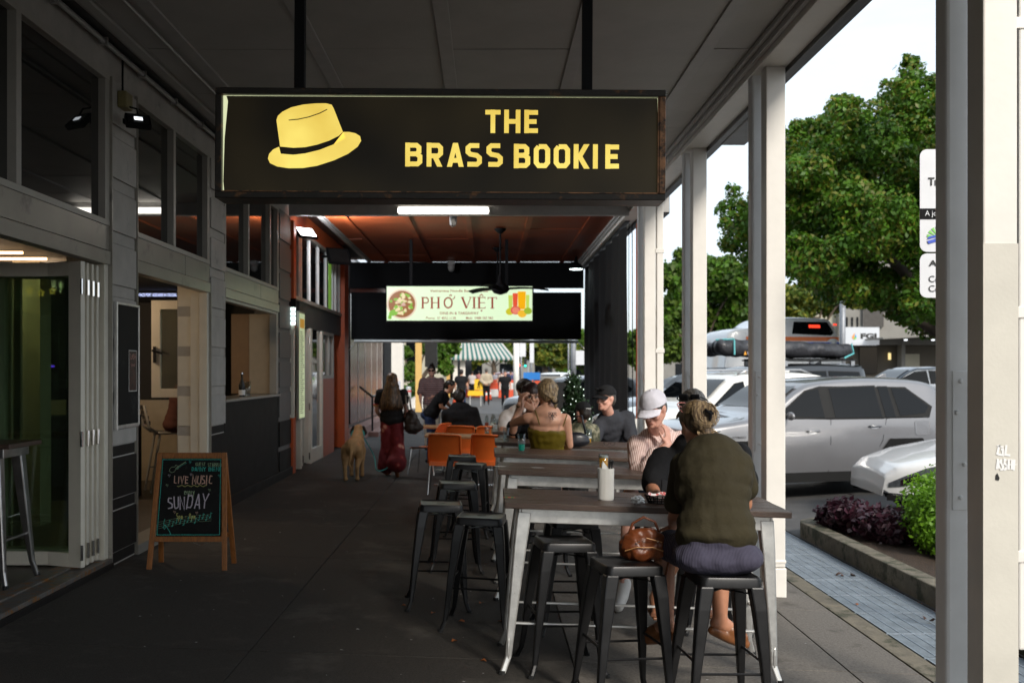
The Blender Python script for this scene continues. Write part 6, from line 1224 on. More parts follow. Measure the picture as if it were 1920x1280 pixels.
o = part('fairy_lights', fl_, glow('fairy', (.8, .95, .8), 1.5), t); o['kind'] = 'stuff'

# ================================================================ shops across the street
BD = 70; sb_ = FPX/BD
def bx2(px): return (px-CX)/sb_
def bz2(py): return CAMZ+(CY-py)/sb_
sh_ = thing('office_building', (bx2(1600), BD, .2), 'pale office block across the street with a white sign, louvres and a grey canopy', 'building')
m_cr = mat('cream_render', (.42, .39, .3), .8, var=.1, vs=1, bump=.05); m_cr2 = mat('grey_render', (.22, .21, .19), .8, var=.12, vs=1, bump=.05); m_brn = mat('brown_render', (.1, .085, .065), .8, var=.1, bump=.05)
part('wall', MB().box(bx2(1440), bx2(1577), BD+1, BD+9, 0, bz2(540)), m_cr, sh_); part('wall', MB().box(bx2(1577), bx2(1960), BD+.4, BD+9, bz2(646), bz2(470)), m_cr2, sh_)
part('ground_floor_wall', MB().box(bx2(1577), bx2(1960), BD+1.2, BD+9, 0, bz2(646.2)), m_brn, sh_)
part('column', MB().box(bx2(1694), bx2(1701), BD+.3, BD+1.1, 0, bz2(640)), m_cr2, sh_); part('pale_panel', MB().box(bx2(1705), bx2(1736), BD+1.0, BD+1.15, bz2(705), bz2(663)), m_cr, sh_)
part('shop_window', MB().box(bx2(1622), bx2(1655), BD+1.0, BD+1.15, bz2(700), bz2(650)), m_cglass, sh_); part('lit_window', MB().box(bx2(1676), bx2(1681), BD+.95, BD+1.0, bz2(674), bz2(661)), glow('wall_lamp', (.9, .7, .3), 1.1), sh_)
for k in range(3): part('window', MB().box(bx2(1590+k*10), bx2(1593+k*10), BD+.33, BD+.39, bz2(612), bz2(594)), m_cglass, sh_)
for k in range(14): part('louvre', MB().box(bx2(1620+k*2.9), bx2(1621.6+k*2.9), BD+.15, BD+.38, bz2(612), bz2(545)), mat('louvre_grey', (.12, .11, .1), .6, var=.2), sh_)
part('canopy', MB().prism([(bx2(1624), bz2(635)), (bx2(1624), bz2(638)), (bx2(1700), bz2(634)), (bx2(1960), bz2(632)), (bx2(1960), bz2(622)), (bx2(1700), bz2(628))], BD-3, BD+.39), m_cr2, sh_)
for px in (1667, 1716): part('downlight', MB().box(bx2(px-2), bx2(px+2), BD-2.9, BD-2.7, bz2(640.5), bz2(638.5)), glow('downlight', (.9, .95, 1), 2), sh_)
sg2 = thing('office_sign', (bx2(1618), BD+.1, bz2(645)), 'white sign with a coloured flame and black letters on the office block', 'sign')
part('panel', MB().box(bx2(1586), bx2(1651), BD+.2, BD+.38, bz2(646), bz2(613)), glow('sign_white', (.75, .78, .82), .35), sg2); part('panel_foot', MB().box(bx2(1600), bx2(1645), BD+.1, BD+.3, bz2(647), bz2(641)), MATS['sign_white'], sg2)
b = text_mb('FGI', bx2(1615.5), bx2(1646), bz2(635), bz2(624.5), BD+.19, bold=.06); part('lettering', b, mat('sign_black', (.01, .01, .01), .5, var=0, bump=0), sg2)
part('flame_orange', MB().prism([(bx2(1604), bz2(624)), (bx2(1599), bz2(632)), (bx2(1602), bz2(636)), (bx2(1604), bz2(630))], BD+.17, BD+.195), mat('flame_o', (.8, .3, .05), .5, var=0, bump=0), sg2)
part('flame_green', MB().prism([(bx2(1602), bz2(636)), (bx2(1606), bz2(636)), (bx2(1608), bz2(631)), (bx2(1604), bz2(632))], BD+.16, BD+.19), mat('flame_g', (.2, .55, .1), .5, var=0, bump=0), sg2); part('flame_blue', MB().prism([(bx2(1604), bz2(631)), (bx2(1608), bz2(632)), (bx2(1606), bz2(626))], BD+.15, BD+.185), mat('flame_b', (.05, .35, .75), .5, var=0, bump=0), sg2)
t = thing('lamp_post', (bx2(1580)*.7, 49, .25), 'tall grey pole before the office block', 'pole'); part('pole', MB().tube([(17.45, 49, 0), (17.45, 49, 6.2)], .14, 10), mat('pole_grey', (.25, .26, .28), .5, metal=.4), t, smooth=True); part('base_flange', MB().lathe([(.25, 0), (.25, .05), (.16, .08)], 10, (17.45, 49, .25)), MATS['pole_grey'], t)
# street plate sign near the first gap
t = thing('street_sign', (3.3, 7.0, G(2.8)), 'tall white sign with black and green-blue print half hidden by the nearest post', 'sign')
def rrect(x0, x1, z0, z1, r): return [(x+r*math.cos(math.radians(a)), z+r*math.sin(math.radians(a))) for (x, z, s0) in ((x1-r, z1-r, 0), (x0+r, z1-r, 90), (x0+r, z0+r, 180), (x1-r, z0+r, 270)) for a in range(s0, s0+91, 15)]
k7 = 7.0/FPX
def q7(px, py): return ((px-CX)*k7, CAMZ+(CY-py)*k7)
m_sw = mat('sign_white_sheet', (.66, .67, .7), .35, var=.04, bump=0)
xa, za = q7(1725, 280); _, zb = q7(1725, 472); part('upper_plate', MB().prism(rrect(xa, xa+.5, zb, za, .05), 7.0, 7.006), m_sw, t)
_, zc = q7(0, 475); _, zd = q7(0, 558); part('lower_plate', MB().prism(rrect(xa, xa+.5, zd, zc, .05), 7.0, 7.006), m_sw, t)
_, ze = q7(0, 391); _, zf = q7(0, 411); part('black_band', MB().box(xa, xa+.5, 6.996, 6.999, zf, ze), m_blk, t)
part('lettering', text_mb('Tr', q7(1740, 0)[0], q7(1760, 0)[0], q7(0, 348)[1], q7(0, 333)[1], 6.995, bold=.03), MATS['sign_black'], t)
part('lettering', text_mb('A jo', q7(1734, 0)[0], q7(1756, 0)[0], q7(0, 408)[1], q7(0, 395)[1], 6.994), m_sw, t)
part('lettering', text_mb('Al', q7(1741, 0)[0], q7(1760, 0)[0], q7(0, 499)[1], q7(0, 488)[1], 6.995, bold=.03), MATS['sign_black'], t)
for yy_ in (517, 535): part('lettering', text_mb('Co', q7(1741, 0)[0], q7(1762, 0)[0], q7(0, yy_+12)[1], q7(0, yy_)[1], 6.995), MATS['sign_black'], t)
for k in range(4):
    a = math.radians(100+k*22); x, z = q7(1760, 447); b = MB(); b.add([(x+.02*math.cos(a), 6.995, z+.02*math.sin(a)), (x+.085*math.cos(a+.12), 6.995, z+.085*math.sin(a+.12)), (x+.085*math.cos(a-.12), 6.995, z+.085*math.sin(a-.12))], [(0, 1, 2)]); part('logo_ray', b, MATS['flame_g'], t)
x, z = q7(1738, 452); part('logo_wave', MB().prism([(x, z), (x+.07, z+.02), (x+.08, z-.0), (x+.01, z-.02)], 6.993, 6.996).prism([(x+.01, z+.03), (x+.07, z+.045), (x+.07, z+.028), (x, z+.012)], 6.993, 6.996), MATS['blue_stripe'], t)
part('pole', MB().tube([(xa+.28, 7.04, -.2), (xa+.28, 7.04, za)], .03, 10), m_galv, t, smooth=True)

# ================================================================ beyond the blind
tw = thing('tiled_shopfront', (-3.35, 28, G(-3.3)), 'dark red-brown tiled shopfront with pale joints beyond the black blind', 'building')
part('wall', MB().box(-3.9, -3.36, 24, 31.5, -.2, 4.6), m_dark, tw)
for k in range(5):
    for j in range(1): part('tile_panel', MB().box(-3.36, -3.33, 24.1+k*1.45, 25.5+k*1.45, .45, 4.5), m_red, tw, bevel=.01)
    part('pale_joint', MB().box(-3.355, -3.32, 25.51+k*1.45, 25.54+k*1.45, .45, 4.5), m_galv, tw)
part('step', MB().box(-3.5, -3.0, 24, 31.5, -.2, .38).box(-3.0, -2.75, 25, 31.5, -.2, .22), mat('pink_concrete', (.3, .17, .14), .7, var=.15, bump=.2), tw, bevel=.01)
part('dark_door', MB().box(-3.9, -3.3, 31.6, 34, 0, 4.5), m_blk, tw)
rl = thing('handrail', (-3.05, 26, .3), 'black handrail on the pinkish step of the tiled shopfront', 'handrail'); part('rail', MB().tube([(-3.25, 25.2, 1.35), (-2.95, 25.3, 1.1), (-2.95, 27, 1.1)], .03, 7), m_dark, rl, smooth=True); part('post', MB().tube([(-2.95, 25.4, 1.1), (-2.95, 25.4, .22)], .025, 7), m_dark, rl)
wc = thing('white_column', (-3.3, 35, .1), 'white rendered column carrying paper notices beyond the tiled shopfront', 'column'); part('shaft', MB().box(-3.5, -3.0, 35, 35.5, -.1, 5), m_white, wc, bevel=.01)
for k in range(3): part('notice', MB().box(-3.25+.1*k-.1, -3.17+.1*k-.1, 34.98, 34.995, .95+.0*k, 1.4+.1*(k % 2)), mat('notice%d' % k, ((.6, .6, .62), (.55, .2, .15), (.5, .52, .6))[k], .6, var=.2, vs=30), wc)
yc = thing('yellow_column', (-2.7, 40, .1), 'slender mustard yellow column rising beside the leafy planter', 'column'); part('shaft', MB().box(-2.92, -2.67, 40, 40.25, -.1, 5), mat('mustard_paint', (.6, .38, .12), .6, var=.08), yc, bevel=.01); part('dark_fascia', MB().box(-2.6, -2.1, 41, 41.3, 1.9, 5), m_dark, yc)
bo = thing('bollard', (-3.35, 42, .1), 'silver bollard with a red band near the walking woman', 'bollard'); part('tube', MB().tube([(-3.35, 42, -.1), (-3.35, 42, 1.05)], .11, 14), m_galv, bo, smooth=True, ang=40); part('red_band', MB().tube([(-3.35, 42, .86), (-3.35, 42, .93)], .115, 14), mat('red_band', (.6, .03, .03), .5, var=0), bo, smooth=True, ang=40); part('cap', MB().ell((-3.35, 42, 1.05), (.11, .11, .04)), m_galv, bo, smooth=True)
for k, x in enumerate((-3.3, -2.75)): 
    t = thing('planter_box', (x, 44.5, .05), ('white planter box behind the bollard, left one', 'white planter box right of the bollard')[k], 'planter'); part('box', MB().box(x-.22, x+.22, 44.3, 44.8, 0, .75), m_white, t, bevel=.02); leaves('foliage', [(x, 44.5, .9, .35, .35, .3)], 1500, .12, [m_fig], t, 31+k); part('soil', MB().box(x-.2, x+.2, 44.32, 44.78, .74, .76), m_joint, t)
tree('garden_tree', 'leafy green tree overhanging the planters left of the striped awning', 47, [(755, 660, 14), (765, 700, 18), (780, 730, 16), (825, 665, 22), (835, 690, 14), (845, 650, 18), (800, 650, 16), (760, 740, 14)], 6500, .16, [m_fig, m_far], (775,), 32)
cb = thing('cream_building', (-6, 56, .1), 'cream building behind the leafy planters at the end of the footpath', 'building'); part('wall', MB().box(-9, -2.6, 56, 64, -.1, 7), m_cr, cb); part('window', MB().box(-4.6, -4.0, 55.96, 55.99, 2.2, 4.2), m_cglass, cb)
sc_ = FPX/62
def X62(px): return (px-CX)/sc_
def Z62(py): return CAMZ+(CY-py)/sc_
aw2 = thing('striped_awning', (X62(900), 62, Z62(675)), 'green and white striped awning with a scalloped edge at the far corner', 'awning')
m_aw, m_ag = mat('awning_white', (.45, .44, .42), .7, var=.05), mat('awning_green', (.035, .13, .12), .7, var=.05); NS = 30; xa_, xb_ = X62(830), X62(965)
for k in range(NS):
    u0, u1 = k/NS, (k+1)/NS; f = lambda u, v: (xa_+(xb_-xa_)*u*(1-.18*v*1.0) if False else (xa_+(xb_-xa_)*u)*(1)-(.9*v*max(0, u-.0) if u > .5 else 0), 62+1.6*v, Z62(672)+1.35*v)
    w0, w1 = u0, u1; q = [(xa_+(xb_-xa_)*u0, 62, Z62(671)), (xa_+(xb_-xa_)*u1, 62, Z62(671)), (xa_+(xb_-xa_)*(.1+.62*u1), 63.6, Z62(671)+1.6), (xa_+(xb_-xa_)*(.1+.62*u0), 63.6, Z62(671)+1.6)]
    x0_, x1_ = q[0][0], q[1][0]; sc2 = [(x0_, 61.99, Z62(671)), (x0_, 61.99, Z62(673.5)), ((x0_+x1_)/2, 61.99, Z62(676)), (x1_, 61.99, Z62(673.5)), (x1_, 61.99, Z62(671))]
    part('stripe', MB().add(q, [(0, 1, 2, 3)]).add(sc2, [(0, 1, 2, 3, 4)]), m_aw if k % 2 else m_ag, aw2)
part('side_panel', MB().add([(xb_, 62, Z62(671)), (xb_, 66, Z62(671)), (xa_+(xb_-xa_)*.72, 66, Z62(671)+1.6), (xa_+(xb_-xa_)*.72, 63.6, Z62(671)+1.6)], [(0, 1, 2, 3)]), m_aw, aw2)
cs = thing('corner_shop', (-2.2, 64, .0), 'dark shop with pale columns under the striped awning', 'building')
part('wall', MB().box(X62(800), X62(848), 64, 72, -.1, 5.5), m_dark, cs)
for px, w_, m_ in ((836, .22, MATS['mustard_paint']), (853, .14, m_white), (867, .16, m_white)): part('column', MB().box(X62(px)-w_, X62(px)+w_, 62.6, 62.9, -.1, Z62(671)), m_, cs)
part('dark_wall', MB().box(X62(838), X62(882), 66, 66.4, -.1, 3.2), mat('slate_wall', (.05, .06, .07), .6), cs); part('roof', MB().box(X62(800), X62(935), 65.6, 72, Z62(671)+1.6, Z62(671)+1.75), m_cr, cs)
# barriers, cones, signs
m_bor = mat('barrier_orange', (.75, .1, .04), .5, var=.05); m_bwh = mat('barrier_white', (.7, .7, .7), .5, var=.05)
for k, (px, D, lb) in enumerate(((880, 66, 'left'), (915, 68, 'second from the left'), (955, 66, 'third from the left'), (990, 68, 'fourth from the left'), (1008, 60, 'rightmost'))):
    x = (px-CX)*D/FPX; t = thing('road_barrier', (x, D, -.03), 'red and white water-filled road barrier, %s of the row at the intersection' % lb, 'barrier', 'road barriers at the intersection')
    part('lower_block', MB().prism([(x-.75, -.03), (x+.75, -.03), (x+.68, .5), (x-.68, .5)], D-.2, D+.2), m_bwh if k % 2 else m_bor, t, bevel=.03); part('upper_block', MB().prism([(x-.68, .505), (x+.68, .505), (x+.66, .95), (x-.66, .95)], D-.13, D+.13), m_bor if k % 2 else m_bwh, t, bevel=.03)
    part('panel', MB().box(x-.6, x+.6, D-.1, D+.1, .96, 1.15), m_bor, t)
m_yel = mat('sign_yellow', (.85, .5, .02), .5, var=.03, bump=0); D = 50; k5 = D/FPX
t = thing('pedestrian_sign', ((897-CX)*k5, D, -.02), 'yellow roadworks sign with a black walking figure over a yellow board', 'sign')
def q5(px, py): return ((px-CX)*k5, CAMZ+(CY-py)*k5)
x0_, z1_ = q5(889.5, 711); x1_, z0_ = q5(905.5, 730.5); part('square_panel', MB().box(x0_, x1_, D, D+.03, z0_, z1_), m_yel, t)
x2_, z3_ = q5(877, 732); x3_, z2_ = q5(906, 741.5); part('lower_board', MB().box(x2_, x3_, D, D+.03, z2_, z3_), m_yel, t); part('leg', MB().box(x2_+.1, x2_+.14, D+.03, D+.1, -.05, z2_+.2), m_galv, t); part('leg', MB().box(x3_-.14, x3_-.1, D+.03, D+.1, -.05, z0_), m_galv, t)
xc_ = (x0_+x1_)/2; zc_ = (z0_+z1_)/2; b = MB().ell((xc_, D-.01, zc_+.15), (.028, .01, .03)).tube([(xc_, D-.01, zc_+.11), (xc_, D-.01, zc_-.02)], .035, 6).tube([(xc_, D-.01, zc_-.02), (xc_-.06, D-.01, zc_-.18)], .02, 6).tube([(xc_, D-.01, zc_-.02), (xc_+.05, D-.01, zc_-.08), (xc_+.04, D-.01, zc_-.18)], .02, 6).tube([(xc_, D-.01, zc_+.08), (xc_-.06, D-.01, zc_+.0)], .015, 6).tube([(xc_, D-.01, zc_+.08), (xc_+.06, D-.01, zc_+.01)], .015, 6); part('walking_figure', b, m_blk, t)
def cone(px, D, lb):
    x = (px-CX)*D/FPX; t = thing('traffic_cone', (x, D, -.02), lb, 'traffic cone'); part('base', MB().box(x-.18, x+.18, D-.18, D+.18, -.02, .02), m_blk, t); part('cone_body', MB().lathe([(.15, .02), (.03, .7), (.02, .7)], 14, (x, D, 0)), m_bor, t, smooth=True); part('white_band', MB().lathe([(.1, .33), (.07, .48)], 14, (x, D, 0)).lathe([(.101, .33), (.071, .48)], 14, (x, D, 0)), m_bwh, t)
cone(853, 50, 'orange traffic cone left of the yellow pedestrian sign'); cone(912, 58, 'orange traffic cone seen between the legs of the man in beige'); cone(918, 60, 'orange traffic cone just right of the man in beige')
def pole(px, D, h, r, lb, name='traffic_light', heads=(), plate=None):
    x = (px-CX)*D/FPX; t = thing(name, (x, D, -.05), lb, 'traffic light' if name == 'traffic_light' else 'pole'); part('pole', MB().tube([(x, D, -.1), (x, D, h)], r, 8), m_white if r > .12 else MATS['pole_grey'], t, smooth=True); part('base_flange', MB().lathe([(r*1.8, 0), (r*1.8, .04), (r, .06)], 8, (x, D, -.05)), MATS['pole_grey'], t)
    for (dx, z, c_) in heads:
        o = part('signal_head', MB().box(x+dx-.13, x+dx+.13, D-.2, D-.05, z-.4, z+.4), m_dark, t, bevel=.02); j = {'g': -.25, 'r': .25}[c_]; sub('lamp', MB().lathe([(.09, 0), (.05, .02), (.001, .03)], 12, (0, 0, 0)), glow('signal_green', (.02, .9, .6), 3) if c_ == 'g' else glow('signal_red', (.95, .06, .03), 2.5), t, o)
        lm = o.children[-1]; lm.data.transform(Matrix.Translation(t.location)); lm.matrix_local = Matrix.Translation(Vector((x+dx, D-.21, z+j))-t.location) @ Matrix.Rotation(math.radians(90), 4, 'X')
    if plate: part('plate', MB().box(x+plate[0], x+plate[1], D-.06, D-.03, plate[2], plate[3]), m_sw, t)
pole(968, 58, 3.4, .17, 'thick white traffic signal pole right of the striped awning'); pole(977, 60, 3.6, .05, 'slim pole with a white plate beside the thick white pole', 'sign_pole', plate=(-.1, .28, 2.6, 3.6)); pole(996, 55, 4, .06, 'slim pole with a tall white plate before the trees', 'sign_pole', plate=(-.08, .15, 2.2, 3.6))
pole(990, 90, 2.7, .06, 'far traffic light glowing green', heads=((-.25, 2.45, 'g'),)); pole(943, 90, 1.9, .06, 'distant traffic light glowing green above the man in black', heads=((0, .4+.2, 'g'),)); pole(973, 62, 2.3, .05, 'traffic light glowing red beside the awning corner', heads=((0, 2.1-.25, 'r'),))
pole(1075, 42, 5, .12, 'white pole close to the black curtain edge', 'sign_pole', plate=(.1, .5, 2.0, 2.6)); pole(1066, 60, 5, .05, 'thin grey pole left of the white pole', 'sign_pole')
# low wall / bins beyond
t = thing('grey_cabinet', (3.2, 30, -.1), 'grey utility cabinet with a pale slatted vent behind the blonde woman', 'cabinet'); Dk = 22; xk = (1055-CX)*Dk/FPX; part('cabinet_body', MB().box(xk-.45, xk+.28, Dk, Dk+.5, -.1, 1.5), m_cr2, t, bevel=.02)
for k in range(6): part('vent_slat', MB().box(xk-.3, xk-.12, Dk-.012, Dk-.001, 1.1+k*.035, 1.115+k*.035), m_bwh, t)
t = thing('work_trailer', (2.6, 45, -.05), 'small blue and grey works trailer with an orange panel beyond the tables', 'trailer'); part('tub', MB().box(2.1, 3.6, 45, 46.5, .5, 1.5), m_cr2, t, bevel=.04); part('blue_panel', MB().box(1.6, 2.35, 44.9, 44.98, 1.35, 1.68), mat('blue_panel', (.02, .2, .6), .5, var=0), t); part('orange_panel', MB().box(2.1, 2.35, 44.88, 44.99, 1.0, 1.3), m_bor, t)
for s_ in (0, 1): part('wheel', MB().tube([(2.4+s_*.9, 44.95, .25), (2.4+s_*.9, 45.2, .25)], .3, 16), m_tyre, t)
t = thing('distant_building', (3, 170, 0), 'pale low building closing the view at the end of the street', 'building'); part('wall', MB().box(-30, 60, 170, 180, -.4, 5), m_cr2, t)
for k in range(14): part('window', MB().box(-28+k*6, -25+k*6, 169.9, 169.99, 1, 3), m_cglass, t)

# ================================================================ people and dog
def basis(f, up=Vector((0, 0, 1))):
    f = Vector(f).normalized(); r = f.cross(Vector(up)).normalized(); u = r.cross(f).normalized(); return r, f, u
def rot_of(r, f, u): return tuple(Matrix((r, f, u)).transposed().to_euler())
def hand(pr, w, d, n, curl=.5, s=1, thumb=1, spread=1):
    """palm + five fingers; w wrist, d finger direction, n palm-facing normal, thumb side +-1"""
    d = Vector(d).normalized(); n = Vector(n); n = (n-d*n.dot(d)).normalized(); sd_ = d.cross(n)*thumb; w = Vector(w)
    for k in range(4):
        o = (-.028+.0187*k); pr.append(rc(w+sd_*o*.55+d*.008, .0145*s, w+d*.082*s+sd_*o, .0115*s))
    for k, L in enumerate((.062, .073, .078, .068)):
        o = -.028+.0187*k; b = w+d*(.084+.004*(k in (1, 2)))*s+sd_*o; a = curl*(.75+.08*k); p = b; dd = d; 
        for j, fr in enumerate((.45, .32, .26)):
            a_ = a*(.55 if j == 0 else 1); dd = (dd*math.cos(a_)+n*math.sin(a_)).normalized(); nn = (n-dd*n.dot(dd)); q = p+(dd+sd_*o*1.2*spread).normalized()*L*s*fr; pr.append(rc(p, (.0092-.0008*j)*s, q, (.0085-.0009*j)*s)); p = q
    b = w+d*.022*s+sd_*.026*s; q = b+(sd_*.75+d*.65+n*.25).normalized()*.04*s; pr.append(rc(b, .0135*s, q, .011*s)); q2 = q+(sd_*.25+d*.9+n*.35).normalized()*.03*s; pr.append(rc(q, .011*s, q2, .0095*s)); pr.append(rc(q2, .0095*s, q2+(d*.95+n*.4).normalized()*.022*s, .0078*s))
def head(pr, c, f, up=(0, 0, 1), s=1, male=True, face=True):
    r, f, u = basis(f, up); c = Vector(c); R = rot_of(r, f, u)
    L = lambda x, y, z: c+(r*x+f*y+u*z)*s
    e = lambda x, y, z, a, b, d_: pr.append(E(L(x, y, z), (a*s, b*s, d_*s), R))
    k = lambda p, r0, q, r1: pr.append(rc(L(*p), r0*s, L(*q), r1*s))
    e(0, -.012, .03, .076, .097, .088); e(0, .02, -.02, .063, .06, .08); e(0, .045, -.088, .036 if male else .03, .034, .026)
    for x in (-1, 1):
        k((x*.062, .0, -.035), .02, (x*.028, .05, -.095), .02 if male else .016); e(x*.04, .058, -.025, .023, .024, .025)
        e(x*.077, -.006, -.002, .009, .019, .031); e(x*.081, -.016, .006, .006, .012, .022)
        k((x*.012, .086, .022), .0105, (x*.045, .068, .026), .012)
    if face:
        k((0, .083, .012), .0085, (0, .107, -.026), .0125); 
        for x in (-1, 1): e(x*.012, .096, -.033, .0085, .011, .008)
        k((-.019, .083, -.059), .006, (.019, .083, -.059), .006); k((-.015, .081, -.070), .0068, (.015, .081, -.070), .0068); e(0, .074, -.06, .028, .018, .022); e(0, .077, -.092, .018, .012, .013)
    return L, R, r, f, u
def facebits(L, R, s, t, down=0, brow=None, eyes=True):
    if not eyes: return
    for x in (-1, 1):
        o = MB().ell(L(x*.0305, .0705, .003), (.0135*s,)*3, 12, 8).build('eyeball', m_eye, t, smooth=True, off=W(t)); MB().ell(L(x*.0305, .0815, .003-.003*down), (.0062*s, .004*s, .0062*s), 10, 6).build('iris', m_iris, o, smooth=True, off=W(t))
        MB().tube([L(x*.0305-.014, .079, .008-.006*down), L(x*.0305, .0855, .0125-.008*down), L(x*.0305+.014, .079, .008-.006*down)], .0032*s, 6).build('eyelid', brow or m_iris, t, off=W(t))
        MB().tube([L(x*.013, .0955, .024), L(x*.03, .092, .031), L(x*.047, .078, .027)], [.0035*s, .0045*s, .002*s], 6).build('eyebrow', brow or m_iris, t, off=W(t))
    MB().tube([L(-.021, .086, -.0635), L(0, .0905, -.0625), L(.021, .086, -.0635)], .0032*s, 6).build('mouth', m_lip, t, off=W(t))
def torso(pr, pel, neck, r, fw, wid, g=0, female=False, k=1, bend=None):
    """stack of ellipsoids from pelvis to neck base; r = shoulder direction (unit), wid = half shoulder width"""
    pel, neck = Vector(pel), Vector(neck); u = (neck-pel).normalized(); r = Vector(r).normalized(); f = u.cross(r).normalized()
    if f.dot(Vector(fw)) < 0: f = -f
    bend = Vector(bend) if bend else Vector((0, 0, 0)); ws = ((0, .172, .125), (.16, .165, .12), (.32, .145 if female else .16, .108), (.48, .15 if female else .165, .112), (.64, .168 if female else .18, .12), (.78, .172 if female else .19, .115), (.9, .13, .09))
    for t, w_, d_ in ws:
        c = pel.lerp(neck, t)+bend*math.sin(t*math.pi); R = Matrix((r, f, u)).transposed()
        if R.determinant() < 0: R = Matrix((-r, f, u)).transposed()
        pr.append(E(c, ((w_*k+g), (d_*k+g), .085*k+g), tuple(R.to_euler())))
def arm(pr, sh, el, wr, s=1, g=0, sleeve=None, ru=.047, rf=.04, rw=.026):
    sh, el, wr = Vector(sh), Vector(el), Vector(wr)
    if sleeve is None: pr += [rc(sh, .058*s+g, sh.lerp(el, .45), ru*s+g), rc(sh.lerp(el, .45), ru*s+g, el, .038*s+g), rc(el, .038*s+g, el.lerp(wr, .3), rf*s+g), rc(el.lerp(wr, .3), rf*s+g, wr, rw*s+g)]
    else:
        a = min(1, sleeve); pr += [rc(sh, .06*s+g, sh.lerp(el, a*.97), (.056 if sleeve < 1 else .046)*s+g)]
        if sleeve > 1: pr += [rc(el, .044*s+g, el.lerp(wr, sleeve-1), .036*s+g)]
def leg(pr, hip, kn, an, s=1, g=0, upto=None, rt=.082, rk=.056, rcf=.052, ra=.036):
    hip, kn, an = Vector(hip), Vector(kn), Vector(an)
    if upto is None or upto > 1:
        pr += [rc(hip, rt*s+g, kn, rk*s+g)]; e_ = 1 if upto is None else upto-1
        pr += [rc(kn, rk*s+g, kn.lerp(an, .3*e_), rcf*s+g), rc(kn.lerp(an, .3*e_), rcf*s+g, kn.lerp(an, e_), (ra if e_ > .9 else .045)*s+g)]
    else: pr += [rc(hip, rt*s+g, hip.lerp(kn, upto), (rt+(rk-rt)*upto)*s+g)]
def foot(pr, an, d, s=1, g=0):
    d = Vector(d).normalized(); an = Vector(an); pr += [rc(an-d*.03*s+Vector((0, 0, -.03*s)), .034*s+g, an+d*.05*s+Vector((0, 0, -.028*s)), .036*s+g), rc(an+d*.05*s+Vector((0, 0, -.028*s)), .036*s+g, an+d*.14*s+Vector((0, 0, -.05*s)), .026*s+g), rc(an, .036*s, an+d*.07*s+Vector((0, 0, -.03*s)), .034*s)]
    sd_ = Vector((d.y, -d.x, 0))
    for k in range(5): b = an+d*.14*s+Vector((0, 0, -.056*s))+sd_*(-.028+.014*k)*s; pr.append(rc(b, .012*s, b+d*(.035-.004*k)*s, .0095*s))
def haircap(pr, L, R, s, g=.012, back=True):
    pr.append(E(L(0, -.018, .04), ((.078+g)*s, (.097+g)*s, (.085+g)*s), R))
    if back: pr.append(E(L(0, -.06, .0), ((.068+g)*s, (.05+g)*s, (.075+g)*s), R))
def cap(t, L, R, r, f, u, s, m, lab='cap', m2=None, logo=None):
    M3 = Matrix((r, f, u)).transposed(); c = L(0, -.008, .045); b = MB(); n, mm = 24, 8; vs = []
    for i in range(mm+1):
        a = math.pi/2*i/mm
        for k in range(n):
            q = 2*math.pi*k/n; seam = 1-.012*(abs(math.sin(q*3)) < .12); vs.append(c+M3 @ Vector((.088*s*math.cos(a)**.8*math.cos(q)*seam, .108*s*math.cos(a)**.8*math.sin(q)*seam, .092*s*math.sin(a))) )
    b.add(vs, [(i*n+k, i*n+(k+1) % n, (i+1)*n+(k+1) % n, (i+1)*n+k) for i in range(mm) for k in range(n)]); o = b.build('cap', m, t, smooth=True, off=W(t))
    b = MB(); fn = lambda dz: (lambda x, y: c+M3 @ Vector((math.sin((x-.5)*2.0)*.095*s, (.09*math.cos((x-.5)*2.2)+y*.078*(1-abs(x-.5)**2.5*3.2))*s+.012*s, (-.006-.022*y+.0*x-.06*(x-.5)**2+dz)*s)))
    b.grid(fn(.003), 14, 6); b.grid(fn(-.003), 14, 6); b.build('brim', m, o, smooth=True, off=W(t)); MB().ell(c+u*.092*s, (.008*s,)*3, 8, 5).build('button', m, o, off=W(t)); return o
def strands(name, gens, m, parent, n=160, r=.0013, seed=1):
    """gens(i, rnd) -> list of points; thin hair locks"""
    rd = random.Random(seed); b = MB()
    for i in range(n):
        p = gens(i, rd)
        if p: b.tube(p, [r*1.0]*(len(p)-1)+[r*.3], 4)
    o = b.build(name, m, parent, off=W(parent), smooth=True); o['kind'] = 'stuff'; return o
def hairmat(nm, c1, c2, sc_=(60, 60, 3), thr=.5):
    m = bpy.data.materials.new(nm); m.use_nodes = True; n = m.node_tree.nodes; l = m.node_tree.links; b = n['Principled BSDF']; b.inputs['Roughness'].default_value = .42; b.inputs['Specular IOR Level'].default_value = .5
    t = n.new('ShaderNodeTexCoord'); mp = n.new('ShaderNodeMapping'); mp.inputs['Scale'].default_value = sc_; z = n.new('ShaderNodeTexNoise'); z.inputs['Scale'].default_value = 1.5; z.inputs['Detail'].default_value = 4
    l.new(t.outputs['Object'], mp.inputs[0]); l.new(mp.outputs[0], z.inputs['Vector']); r = n.new('ShaderNodeValToRGB'); r.color_ramp.elements[0].position = thr-.12; r.color_ramp.elements[1].position = thr+.14
    r.color_ramp.elements[0].color = tuple(c1)+(1,); r.color_ramp.elements[1].color = tuple(c2)+(1,); l.new(z.outputs['Fac'], r.inputs[0]); l.new(r.outputs[0], b.inputs['Base Color'])
    bp = n.new('ShaderNodeBump'); bp.inputs['Strength'].default_value = .8; bp.inputs['Distance'].default_value = .004; l.new(z.outputs['Fac'], bp.inputs['Height']); l.new(bp.outputs[0], b.inputs['Normal']); MATS[nm] = m; return m
